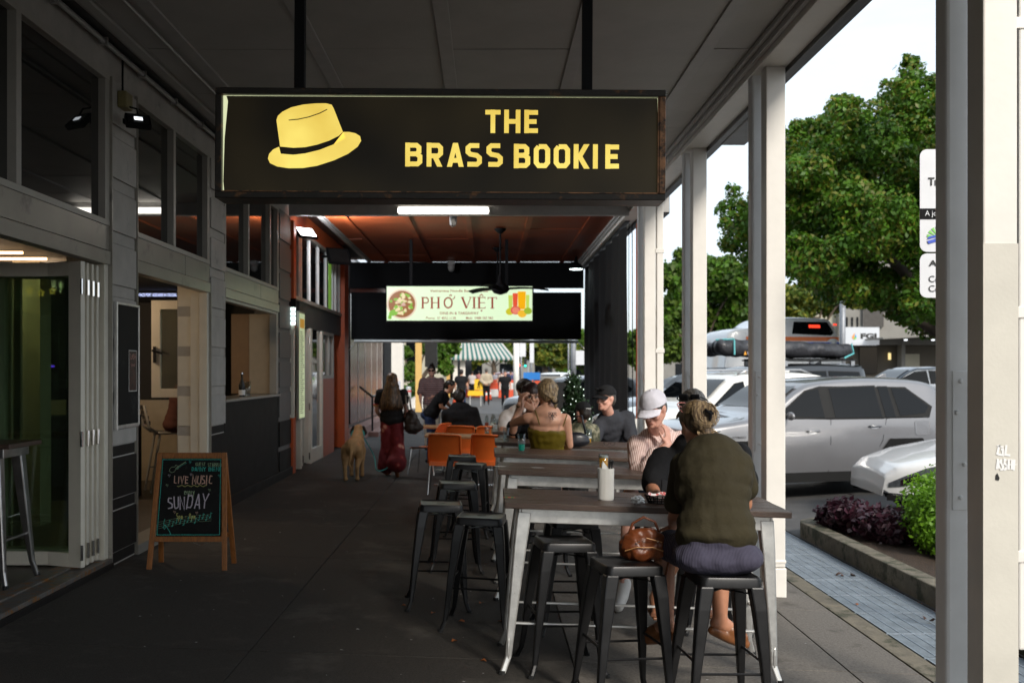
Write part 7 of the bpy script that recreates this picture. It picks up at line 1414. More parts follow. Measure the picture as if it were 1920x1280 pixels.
h_blond = hairmat('blond_streaked_hair', (.09, .055, .03), (.42, .3, .16)); h_dark = hairmat('dark_brown_hair', (.006, .004, .003), (.025, .013, .008)); h_grey = hairmat('greying_short_hair', (.025, .02, .016), (.13, .115, .1), (70, 70, 40)); h_brown = hairmat('long_brown_hair', (.03, .015, .006), (.2, .1, .035), (50, 50, 2), .52); h_wine = hairmat('wine_dark_hair', (.008, .002, .002), (.035, .01, .008))
def cloth(nm, col, rough=.85, b=.25, **k): return mat(nm, col, rough, var=.14, vs=6, bump=b, bs=8, spec=.2, dist=.03, **k)
m_olive = cloth('olive_jersey', (.036, .03, .016)); m_navy = pattern('navy_pinstripe', 'wave', (.03, .028, .05), (.06, .055, .09), 45, .85, thr=.45, bump=.5); m_blkT = cloth('black_jersey', (.009, .009, .01)); m_blkT2 = cloth('faded_black_jersey', (.014, .013, .013))
m_pink = pattern('pink_stripe_shirt', 'wave', (.42, .21, .18), (.74, .6, .55), 20, .8, thr=.28, bump=.3); m_grT = cloth('slate_grey_jersey', (.035, .037, .045)); m_whT = cloth('white_jersey', (.6, .55, .52)); m_gold2 = cloth('olive_gold_satin', (.11, .08, .008), .45, .05); m_whcap = cloth('white_cap_cotton', (.68, .66, .72)); m_bkcap = cloth('black_cap_cotton', (.012, .012, .013)); m_camo = pattern('camouflage_cloth', 'noise', (.04, .045, .025), (.17, .16, .1), 14, .8, thr=.5, c3=(.3, .28, .2)); m_denim = cloth('denim', (.025, .04, .09)); m_short = cloth('slate_shorts', (.05, .065, .09)); m_blkp = cloth('black_trousers', (.008, .008, .009))
m_sandal = mat('brown_leather_sandal', (.2, .075, .025), .4, var=.2, vs=20); m_shoe = mat('white_canvas_shoe', (.6, .58, .55), .7, var=.06)

# ---- woman in the olive T-shirt (front, seen from behind)
X0 = sx(1345, 5.12); gz = G(X0)
p1 = thing('person', (X0, 5.12, gz), 'woman in an olive T-shirt and navy striped shorts seated with her back to the camera', 'person')
pel = Vector((X0+.0, 5.14, gz+.865)); nk = P(1334, 835, 5.33); shA = P(1283, 872, 5.36); shB = P(1384, 872, 5.32); hc = P(1303, 795, 5.45)
fwd = Vector((-.12, 1, -.15)); knA = Vector((pel.x-.2, 5.55, gz+.83)); knB = Vector((pel.x+.12, 5.56, gz+.83)); anA = P(1250, 1166, 5.42); anB = P(1350, 1160, 5.5)
elA = Vector((shA.x-.07, 5.46, 1.0+.12)); wrA = Vector((P(1283, 838, 5.62))); elA2 = P(1262, 965, 5.6)
pr = []; torso(pr, pel, nk, shB-shA, fwd, .2, 0, True, 1.0, bend=(0, -.03, 0)); pr += [rc(nk, .06, hc-Vector((0, .02, .07)), .052)]
L, R, r, f, u = head(pr, hc, (-.25, 1, -.4), s=.96, male=False)
for sgn, sh, el, wr in ((-1, shA, P(1266, 965, 5.45), P(1262, 985, 5.68)), (1, shB, P(1398, 945, 5.4), P(1372, 950, 5.66))):
    arm(pr, sh, el, wr, 1.0, ru=.05)
    hand(pr, wr, (-.15*sgn if sgn > 0 else -.1, .5, -.75) if sgn < 0 else (-.6, .8, 0), (0, 1, .3) if sgn < 0 else (0, 0, -1), .35, 1.0, thumb=sgn)
leg(pr, pel+Vector((-.1, .05, 0)), knA, anA, 1.12); leg(pr, pel+Vector((.1, .05, 0)), knB, anB, 1.12); foot(pr, anA, (-.35, .5, -.15)); foot(pr, anB, (.75, .25, -.3))
blob('body', pr, m_skin3, p1, .0085, 3)
pr = []; torso(pr, pel+Vector((0, 0, .07)), nk-Vector((0, 0, .01)), shB-shA, fwd, .2, .028, True, 1.05, bend=(0, -.03, 0)); pr += [E(pel+Vector((0, -.01, .09)), (.205, .155, .07)), rc(shA, .066, shB, .066)]
arm(pr, shA, P(1266, 965, 5.45), elA, 1.0, .022, sleeve=.72, ru=.055); arm(pr, shB, P(1398, 945, 5.4), wrA, 1.0, .022, sleeve=.62)
pr += [E((pel.x-.01, 5.26, gz+1.16), (.195, .15, .14)), E((X0+.01, 5.28, gz+1.3), (.19, .13, .12))]
blob('t_shirt', pr, m_olive, p1, .010, 3, disp=.03, dscale=.17)
MB().tube([nk+Vector((-.06, .02, .035)), nk+Vector((-.03, -.055, .02)), nk+Vector((.03, -.06, .02)), nk+Vector((.075, .0, .035))], .011, 6).build('neck_band', m_olive, p1, off=W(p1), smooth=True)
pr = [E(pel+Vector((0, 0, -.04)), (.232, .17, .088)), E(pel+Vector((-.1, -.02, -.03)), (.135, .15, .085)), E(pel+Vector((.1, -.02, -.03)), (.135, .15, .085)), E(pel+Vector((0, 0, .06)), (.19, .145, .08))]
leg(pr, pel+Vector((-.1, .05, -.02)), knA, anA, 1.12, .02, upto=.75); leg(pr, pel+Vector((.1, .05, -.02)), knB, anB, 1.12, .02, upto=.75); blob('shorts', pr, m_navy, p1, .011, 4, disp=.012, dscale=.05)
for an, d, lb in ((anA, Vector((-.35, .5, -.15)), 0), (anB, Vector((.75, .25, -.3)), 1)):
    d.normalize(); q = [rc(an-d*.05+Vector((0, 0, -.075)), .028, an+d*.06+Vector((0, 0, -.082)), .036), rc(an+d*.06+Vector((0, 0, -.082)), .036, an+d*.17+Vector((0, 0, -.09)), .03), rc(an+d*.07+Vector((0, 0, -.04)), .042, an+d*.15+Vector((0, 0, -.06)), .036)]; blob('slip_on_shoe', q, m_sandal, p1, .008, 3)
pr = []; haircap(pr, L, R, .96, .012); pr += [rc(L(-.03, -.11, .05), .03, L(.02, -.13, .0), .034), E(L(0, -.115, .01), (.042, .038, .048), R), E(L(-.04, -.11, -.03), (.035, .035, .03), R), rc(L(.0, -.13, -.01), .028, L(-.03, -.12, -.06), .02), rc(L(.02, -.09, -.05), .03, L(.07, -.08, -.09), .012), rc(L(0, -.09, -.07), .03, L(.03, -.09, -.1), .02)]
hp = blob('hair', pr, hairmat('ash_brown_hair', (.04, .025, .014), (.2, .135, .075)), p1, .007, 4)
def g1(i, rd):
    a = rd.uniform(-1.5, 1.5); z0 = rd.uniform(.02, .12); st = L(.088*math.sin(a), .05-.03*rd.random(), .04+.075*math.cos(a)); md = L(.08*math.sin(a)*.9, -.07, .03+.09*math.cos(a*1.0)*.9); en = L(rd.uniform(-.03, .03), -.15, rd.uniform(-.03, .04)); return smoothpts3([st, (st+md)/2+u*.012, md-f*.02, en], 3)
strands('hair_locks', g1, h_blond, p1, 420, .0013, 3)
def g2(i, rd): a = rd.random()*6.28; rr_ = .035+.02*rd.random(); c_ = L(rd.uniform(-.015, .02), -.135-.02*rd.random(), rd.uniform(-.01, .03)); return [c_+(r*math.cos(a+q*.55)+u*math.sin(a+q*.55))*rr_*(1+.04*q)-f*.006*math.sin(q) for q in range(7)]
strands('bun_locks', g2, h_blond, p1, 240, .0014, 5)
def g3(i, rd): x = rd.uniform(-.05, .08); return smoothpts3([L(x*.6, -.1, -.05), L(x, -.11, -.09), L(x+rd.uniform(-.02, .05), -.12, -.12+rd.uniform(-.02, .02)), L(x+rd.uniform(0, .07), -.115, -.13)], 3)
strands('loose_locks', g3, h_blond, p1, 30, .0018, 6)
MB().tube([L(-.01, -.17, .03), L(.012, -.185, .0), L(.01, -.165, -.035)], [.008, .012, .006], 6).tube([L(.02, -.17, .025), L(.03, -.18, .0)], .005, 5).build('hair_claw', m_blk, p1, off=W(p1))
fr_ = mat('pink_plastic', (.55, .22, .2), .25, var=0); b = MB()
for s_ in (-1, 1): b.tube([L(s_*.04+.034*math.cos(k*.5236), .03+.012*math.sin(k*.5236), .128+.018*math.sin(k*.5236)) for k in range(13)], .0028, 5, cap=False).tube([L(s_*.074, .03, .128), L(s_*.086, -.01, .09), L(s_*.085, -.04, .06)], .0025, 5)
b.tube([L(-.008, .035, .132), L(.008, .035, .132)], .0028, 5).build('eyeglasses', fr_, p1, off=W(p1))

# ---- man with sunglasses on his hair (behind her)
s = 1.05; X0 = sx(1325, 7.0); gz = G(X0)
p2 = thing('person', (X0, 6.95, gz), 'man in a black T-shirt with sunglasses on his grey hair looking down at a phone', 'person')
pel = Vector((X0, 6.95, gz+.86)); nk = P(1302, 822, 6.72); shA = P(1243, 858, 6.72); shB = P(1385, 852, 6.85); hc = P(1299, 769, 6.62); elA = P(1222, 915, 6.5); wrA = P(1232, 928, 6.3); elB = P(1402, 915, 6.6); wrB = P(1330, 925, 6.35); fwd = (-.2, -1, 0)
pr = []; torso(pr, pel, nk, shB-shA, fwd, .22, 0, False, 1.06); pr += [rc(nk, .068, hc-Vector((0, -.02, .08)), .06)]; L, R, r, f, u = head(pr, hc, (-.45, -1, -.55), s=1.07)
arm(pr, shA, elA, wrA, 1.1, ru=.054); arm(pr, shB, elB, wrB, 1.1); hand(pr, wrA, (.55, -.6, .12), (0, .3, 1), .8, 1.05, thumb=-1); hand(pr, wrB, (-.9, -.3, .1), (0, 0, -1), .3, 1.05)
knA = Vector((X0-.18, 6.55, gz+.8)); knB = Vector((X0+.15, 6.55, gz+.8)); anA = P(1228, 1120, 6.6); anB = P(1318, 1118, 6.55)
leg(pr, pel+Vector((-.1, 0, 0)), knA, anA, 1.1); leg(pr, pel+Vector((.1, 0, 0)), knB, anB, 1.1); foot(pr, anA, (-.1, -1, -.1), 1.1); foot(pr, anB, (.05, -1, -.1), 1.1)
blob('body', pr, m_skin3, p2, .009, 3); facebits(L, R, 1.07, p2, 1, h_grey)
pr = []; torso(pr, pel, nk-Vector((0, 0, .015)), shB-shA, fwd, .22, .022, False, 1.1); pr += [rc(shA, .07, shB, .07)]; arm(pr, shA, elA, wrA, 1.15, .022, sleeve=.85); arm(pr, shB, elB, wrB, 1.15, .022, sleeve=.8); blob('t_shirt', pr, m_blkT, p2, .012, 4, disp=.03, dscale=.12)
pr = [E(pel+Vector((0, 0, -.02)), (.2, .15, .11))]; leg(pr, pel+Vector((-.1, 0, 0)), knA, anA, 1.1, .02, upto=.85); leg(pr, pel+Vector((.1, 0, 0)), knB, anB, 1.1, .02, upto=.85); blob('shorts', pr, m_short, p2, .013, 3)
pr = []; haircap(pr, L, R, 1.07, .007); blob('hair', pr, h_grey, p2, .007, 2, disp=.006, dscale=.02)
MB().box(-.068, -.008, -.012, .012, -.022, .022, M=Matrix.Translation(L(0, .05, .118)) @ Matrix((r, f, u)).transposed().to_4x4()).box(.008, .068, -.012, .012, -.022, .022, M=Matrix.Translation(L(0, .05, .118)) @ Matrix((r, f, u)).transposed().to_4x4()).build('sunglasses', m_blk, p2, off=W(p2), bevel=.008)
for x in (-1, 1): MB().tube([L(x*.07, .05, .12), L(x*.09, .0, .08), L(x*.088, -.05, .04)], .004, 5).build('sunglasses_arm', m_blk, p2, off=W(p2))
for an in (anA, anB):
    MB().box(-.045, .045, -.2, .08, -.1, -.082, M=Matrix.Translation(an)).build('flip_flop_sole', m_sandal, p2, off=W(p2), bevel=.008); MB().tube([an+Vector((-.045, -.04, -.075)), an+Vector((0, -.11, -.03)), an+Vector((.045, -.04, -.075))], .009, 6).build('flip_flop_strap', m_sandal, p2, off=W(p2))
ph_ = thing('mobile_phone', P(1252, 920, 6.2), 'black mobile phone held by the man in the black T-shirt', 'phone'); MB().box(-.045, .04, -.006, .006, -.05, .07, M=Euler((-.5, .25, .2)).to_matrix().to_4x4()).build('phone_body', m_blk, ph_, bevel=.006); MB().box(-.041, .036, .0062, .0068, -.046, .066, M=Euler((-.5, .25, .2)).to_matrix().to_4x4()).build('screen', m_cglass, ph_)

# ---- man in the white cap
p3 = thing('person', (sx(1235, 8.6), 8.6, G(1.4)), 'man in a white cap and pink striped shirt resting his chin on his hand', 'person'); gz = G(1.4)
pel = Vector((sx(1232, 8.65), 8.65, gz+.86)); nk = P(1232, 812, 8.35); shA = P(1196, 836, 8.3); shB = P(1278, 826, 8.42); hc = P(1226, 768, 8.12); elA = P(1197, 886, 8.0); wrA = P(1222, 878, 7.85); elB = P(1212, 878, 7.82); wrB = P(1252, 834, 7.98); fwd = (-.1, -1, 0)
pr = []; torso(pr, pel, nk, shB-shA, fwd, .2, 0, False, 1.08); pr += [rc(nk, .07, hc-Vector((0, -.02, .08)), .062)]; L, R, r, f, u = head(pr, hc, (-.75, -1, -.5), s=1.2)
arm(pr, shA, elA, wrA, 1.1); arm(pr, shB, P(1252, 872, 8.1), wrB, 1.05); pr.append(rc(P(1216, 870, 7.95), .05, wrB, .038)); hand(pr, wrB, (.02, .16, .9), (-.6, .6, .1), .5, 1.1, thumb=1); hand(pr, wrA, (.9, -.2, 0), (0, 0, -1), .5, 1.1)
kn = [Vector((pel.x-.3, 8.2, gz+.78)), Vector((pel.x+.15, 8.2, gz+.8))]; an = [P(1170, 1098, 7.5), P(1250, 1060, 8.2)]
for q in (0, 1): leg(pr, pel+Vector((-.1+.2*q, 0, 0)), kn[q], an[q], 1.1)
blob('body', pr, m_skin2, p3, .008, 3); facebits(L, R, 1.2, p3, 1.4, h_grey)
pr = []; torso(pr, pel, nk-Vector((0, 0, .005)), shB-shA, fwd, .2, .024, False, 1.12); pr += [rc(shA, .075, shB, .072)]; arm(pr, shA, elA, wrA, 1.2, .022, sleeve=1.75); arm(pr, shB, P(1252, 872, 8.1), P(1216, 870, 7.95), 1.15, .022, sleeve=1.9); pr.append(rc(P(1216, 872, 7.95), .06, P(1226, 848, 7.96), .052)); blob('striped_shirt', pr, m_pink, p3, .012, 4, disp=.035, dscale=.1)
MB().tube([nk+Vector((-.09, -.07, .015)), nk+Vector((-.03, -.12, -.03)), nk+Vector((.0, -.13, -.07))], .014, 6, flat=.5).tube([nk+Vector((.1, -.05, .02)), nk+Vector((.05, -.12, -.02)), nk+Vector((.02, -.13, -.07))], .014, 6, flat=.5).build('collar', m_pink, p3, off=W(p3), smooth=True)
pr = [E(pel, (.2, .16, .12))]
for q in (0, 1): leg(pr, pel+Vector((-.1+.2*q, 0, 0)), kn[q], an[q], 1.1, .02, upto=.8)
blob('shorts', pr, m_short, p3, .014, 3); cap(p3, L, R, r, f, u, 1.22, m_whcap); pr = []; haircap(pr, L, R, 1.2, .003); blob('hair', pr, h_grey, p3, .01, 2)
for a_ in an:
    d = Vector((-.35, -.8, -.35)).normalized(); pr = [rc(a_+Vector((0, 0, .0))-d*.03, .05, a_+d*.05+Vector((0, 0, -.04)), .05), rc(a_+d*.05+Vector((0, 0, -.045)), .05, a_+d*.17+Vector((0, 0, -.06)), .042)]; blob('white_sneaker', pr, m_shoe, p3, .01, 3); b = MB()
    for k in range(4): c = a_+d*(.03+k*.025)+Vector((0, 0, .012-.012*k)); b.tube([c+Vector((-.025, 0, 0)), c+Vector((.025, 0, .003))], .004, 4)
    b.build('laces', m_nap, p3, off=W(p3))

# ---- tattooed woman, back to camera
p4 = thing('person', (sx(1030, 10.15), 10.15, G(.6)), 'woman with a blonde ponytail and a tattoo between her shoulders in an olive-gold camisole', 'person'); gz = G(.6)
pel = Vector((sx(1026, 10.15), 10.15, gz+.86)); nk = P(1026, 765, 10.0); shA = P(990, 784, 10.05); shB = P(1060, 786, 10.0); hc = P(1026, 738, 10.08); fwd = (-.1, 1, 0)
pr = []; torso(pr, pel, nk, shB-shA, fwd, .18, 0, True, 1.1); pr += [rc(nk, .055, hc-Vector((0, .02, .07)), .05), rc(shA, .06, shB, .06)]; L, R, r, f, u = head(pr, hc, (-.2, 1, -.1), s=1.15, male=False)
elA = P(962, 793, 10.35); wrA = P(978, 765, 10.4); elB = P(1068, 835, 10.1); wrB = P(1050, 852, 10.4)
arm(pr, shA, elA, wrA, 1.02, ru=.05); arm(pr, shB, elB, wrB, 1.02, ru=.05); hand(pr, wrA, (.1, .3, 1), (1, 0, 0), .9, 1.05); hand(pr, wrB, (-.6, .8, .1), (0, 0, -1), .4, 1.0)
for q in (-1, 1): leg(pr, pel+Vector((q*.1, .05, 0)), pel+Vector((q*.14, .45, -.02)), pel+Vector((q*.14, .42, -.5)), 1.05)
blob('body', pr, m_skin, p4, .009, 3)
pr = []; torso(pr, pel, pel.lerp(nk, .72), shB-shA, fwd, .18, .012, True, 1.12); blob('camisole', pr, m_gold2, p4, .012, 3, disp=.03, dscale=.1)
for q, (a_, b_) in ((0, ((1003, 768), (1012, 796))), (1, ((1063, 777), (1056, 799)))): MB().tube([P(a_[0], a_[1], 9.86), P(*b_, 9.845)], .006, 5).build('shoulder_strap', m_gold2, p4, off=W(p4))
b = MB(); tc_ = P(1036, 779, 9.865)
for s_ in (-1, 1):
    for (x, z, rr_) in ((.012, .02, .012), (.025, .0, .014), (.014, -.022, .012), (.03, .024, .009), (.008, .002, .008)): b.ribbon([(tc_.x+s_*x+rr_*math.cos(k*.7), tc_.z+z+rr_*math.sin(k*.7)) for k in range(8)], .005, tc_.y)
b.ribbon([(tc_.x, tc_.z+.03), (tc_.x-.005, tc_.z), (tc_.x, tc_.z-.045)], .006, tc_.y); b.build('tattoo', mat('tattoo_ink', (.03, .035, .045), .6, var=0, bump=0), p4, off=W(p4))
pr = []; haircap(pr, L, R, 1.15, .012); pr += [E(L(.03, -.12, -.06), (.035, .03, .03), R), rc(L(.04, -.12, -.08), .026, L(.045, -.11, -.13), .012), rc(L(.01, -.09, -.03), .045, L(.03, -.12, -.06), .022)]; blob('hair', pr, h_blond, p4, .009, 2)
strands('hair_locks', lambda i, rd: (lambda a: smoothpts3([L(.09*math.sin(a), .03, .05+.07*math.cos(a)), L(.085*math.sin(a), -.07, .04+.07*math.cos(a)), L(.05*math.sin(a), -.115, -.01+.04*math.cos(a)), L(.03, -.13, -.06)], 3))(rd.uniform(-1.6, 1.6)), h_blond, p4, 110, .0028, 9)
MB().tube([L(.03+.03*math.cos(k*.7854), -.135+.012*math.sin(k*.7854), -.075+.02*math.sin(k*.7854)) for k in range(9)], .008, 6).build('hair_tie', m_blk, p4, off=W(p4))
t = thing('shoulder_bag', P(1080, 822, 10.35), 'black leather shoulder bag standing beside the tattooed woman', 'handbag'); blob('bag_body', [E((0, 0, 0), (.14, .06, .07)), E((0, 0, -.03), (.15, .065, .06))], mat('black_leather', (.015, .015, .02), .3, var=.2), t, .012, 3, world=False); MB().tube([(-.1, 0, .05), (-.03, 0, .22), (.06, 0, .24), (.1, 0, .05)], .012, 7).build('handle', MATS['black_leather'], t, smooth=True)

# ---- dark haired woman facing camera
p5 = thing('person', (sx(992, 12.0), 12.0, G(.4)), 'dark-haired woman facing the camera with her hands raised to her mouth', 'person'); gz = G(.4)
pel = Vector((sx(992, 11.9), 11.9, gz+.84)); nk = P(992, 778, 11.6); shA = P(963, 800, 11.6); shB = P(1022, 800, 11.6); hc = P(997, 743, 11.4); fwd = (0, -1, 0)
pr = []; torso(pr, pel, nk, shB-shA, fwd, .17, 0, True, 1.0); pr += [rc(nk, .05, hc-Vector((0, -.02, .07)), .046)]; L, R, r, f, u = head(pr, hc, (.1, -1, -.1), s=1.2, male=False)
elA = P(962, 808, 11.2); wrA = P(974, 757, 11.0); arm(pr, shA, elA, wrA, 1.1); arm(pr, shB, P(1015, 815, 11.2), P(1000, 768, 11.05), 1.1); hand(pr, wrA, (.35, -.1, .8), (.6, .4, 0), 1.1, 1.15); hand(pr, P(1000, 768, 11.05), (-.6, 0, .4), (0, 1, .2), .9, 1.1, thumb=-1)
blob('body', pr, m_skin, p5, .009, 3); facebits(L, R, 1.2, p5, 0, h_dark)
MB().tube([wrA+Vector((.034*math.cos(k*.7), .034*math.sin(k*.7), .01*math.sin(k*.7)-.02)) for k in range(10)], .008, 6).build('bracelet_watch', mat('gold_metal', (.6, .45, .2), .25, metal=1, var=0), p5, off=W(p5))
pr = []; torso(pr, pel, nk-Vector((0, 0, .03)), shB-shA, fwd, .17, .02, True, 1.04); arm(pr, shA, elA, wrA, 1.1, .02, sleeve=.6); arm(pr, shB, P(1015, 815, 11.2), elA, 1.1, .02, sleeve=.6); blob('black_top', pr, m_blkT, p5, .014, 3)
pr = []; haircap(pr, L, R, 1.2, .012); 
for x in (-1, 1): pr += [rc(L(x*.07, -.01, .08), .034, L(x*.088, -.01, -.05), .034), rc(L(x*.088, -.01, -.05), .034, L(x*.1, -.0, -.2), .02)]
blob('hair', pr, h_wine, p5, .01, 2)
# ---- man in the white T-shirt behind her
p6 = thing('person', (sx(965, 13.0), 13.0, G(.3)), 'man in a white T-shirt half hidden behind the dark-haired woman', 'person')
pel = P(965, 830, 13.0); nk = P(978, 768, 12.9); shA = P(950, 782, 12.9); shB = P(1010, 782, 12.95); hc = P(984, 733, 12.8)
pr = []; torso(pr, pel, nk, shB-shA, (0, -1, 0), .2, 0, False, 1.15); pr += [rc(nk, .07, hc-Vector((0, 0, .08)), .065)]; L, R, r, f, u = head(pr, hc, (.5, -1, -.2), s=1.2); elA = P(941, 815, 12.6); arm(pr, shA, elA, P(962, 818, 12.3), 1.3, ru=.06); hand(pr, P(962, 818, 12.3), (1, -.2, 0), (0, 0, -1), .4, 1.1); arm(pr, shB, P(1020, 820, 12.7), P(1000, 825, 12.4), 1.2); hand(pr, P(1000, 825, 12.4), (-1, -.2, 0), (0, 0, -1), .4, 1.1)
blob('body', pr, m_skin3, p6, .012, 3); facebits(L, R, 1.2, p6, 0, h_dark); pr = []; torso(pr, pel, nk, shB-shA, (0, -1, 0), .2, .025, False, 1.2); pr.append(rc(shA, .085, shB, .085)); arm(pr, shA, elA, elA, 1.35, .02, sleeve=.6); arm(pr, shB, P(1020, 820, 12.7), elA, 1.35, .02, sleeve=.6); blob('t_shirt', pr, m_whT, p6, .015, 4, disp=.03, dscale=.12)
pr = []; haircap(pr, L, R, 1.2, .012, False); pr.append(E(L(0, .02, .1), (.08, .08, .04), R)); blob('hair', pr, h_dark, p6, .011, 2)
# ---- man in slate T-shirt and black cap
p7 = thing('person', (sx(1150, 12.1), 12.1, G(1.5)), 'man in a black cap and dark grey T-shirt looking to the left', 'person')
pel = P(1152, 850, 12.1); nk = P(1142, 778, 11.8); shA = P(1121, 800, 11.75); shB = P(1176, 782, 11.9); hc = P(1136, 748, 11.7)
pr = []; torso(pr, pel, nk, shB-shA, (-.2, -1, 0), .2, 0, False, 1.08); pr += [rc(nk, .07, hc-Vector((0, 0, .08)), .064)]; L, R, r, f, u = head(pr, hc, (-.85, -.75, .0), s=1.2); elA = P(1112, 833, 11.6); arm(pr, shA, elA, P(1125, 845, 11.3), 1.15, ru=.055); arm(pr, shB, P(1185, 835, 11.7), P(1160, 845, 11.3), 1.15); hand(pr, P(1125, 845, 11.3), (.8, -.4, 0), (0, 0, -1), .5, 1.1); hand(pr, P(1160, 845, 11.3), (-.8, -.4, 0), (0, 0, -1), .5, 1.1, thumb=-1)
blob('body', pr, m_skin2, p7, .01, 3); facebits(L, R, 1.2, p7, .5, h_grey); pr = []; torso(pr, pel, nk-Vector((0, 0, .01)), shB-shA, (-.2, -1, 0), .2, .024, False, 1.13); pr.append(rc(shA, .08, shB, .08)); arm(pr, shA, elA, elA, 1.2, .02, sleeve=.62); arm(pr, shB, P(1185, 835, 11.7), elA, 1.2, .02, sleeve=.7); blob('t_shirt', pr, m_grT, p7, .014, 4, disp=.03, dscale=.12); cap(p7, L, R, r, f, u, 1.22, m_bkcap)
pr = []; haircap(pr, L, R, 1.2, .002); blob('hair', pr, h_grey, p7, .012, 1); MB().box(-.02, .02, .0, .008, -.012, .012, M=Matrix.Translation(L(.085, -.03, .06))).build('cap_logo', m_nap, p7, off=W(p7))
b = MB(); 
for x in (-1, 1): b.ell(L(x*.035, .09, .1), (.03, .014, .018), 10, 6)
b.build('sunglasses', m_blk, p7, off=W(p7))
# ---- camouflage figure and companion
p8 = thing('person', (sx(1090, 11.3), 11.3, G(1.1)), 'small person in a camouflage T-shirt and black cap seen from behind', 'person'); pel = P(1090, 860, 11.3); nk = P(1092, 795, 11.25); shA = P(1073, 806, 11.3); shB = P(1112, 806, 11.3); hc = P(1093, 775, 11.2)
pr = []; torso(pr, pel, nk, shB-shA, (0, 1, 0), .15, 0, True, .85); pr += [rc(nk, .045, hc-Vector((0, 0, .05)), .045)]; L, R, r, f, u = head(pr, hc, (-.5, 1, -.1), s=.98, male=False); arm(pr, shA, P(1070, 835, 11.4), P(1085, 845, 11.6), .85); arm(pr, shB, P(1115, 835, 11.4), P(1105, 845, 11.6), .85); hand(pr, P(1085, 845, 11.6), (.3, 1, 0), (0, 0, -1), .4, .9); hand(pr, P(1105, 845, 11.6), (-.3, 1, 0), (0, 0, -1), .4, .9)
blob('body', pr, m_skin2, p8, .011, 3); pr = []; torso(pr, pel, nk-Vector((0, 0, .01)), shB-shA, (0, 1, 0), .15, .022, True, .9); pr.append(rc(shA, .06, shB, .06)); arm(pr, shA, P(1070, 835, 11.4), nk, .95, .02, sleeve=.7); arm(pr, shB, P(1115, 835, 11.4), nk, .95, .02, sleeve=.7); blob('t_shirt', pr, m_camo, p8, .014, 3); cap(p8, L, R, r, f, u, 1.0, m_bkcap); pr = []; haircap(pr, L, R, .98, .002); blob('hair', pr, h_dark, p8, .012, 1)
text_mb('NEW ZEALAND', -.03, .03, -.008, .008, -.0, bold=.02).build('cap_lettering', m_nap, p8).matrix_local = Matrix.Translation(L(.0, -.125, .05)-p8.location)

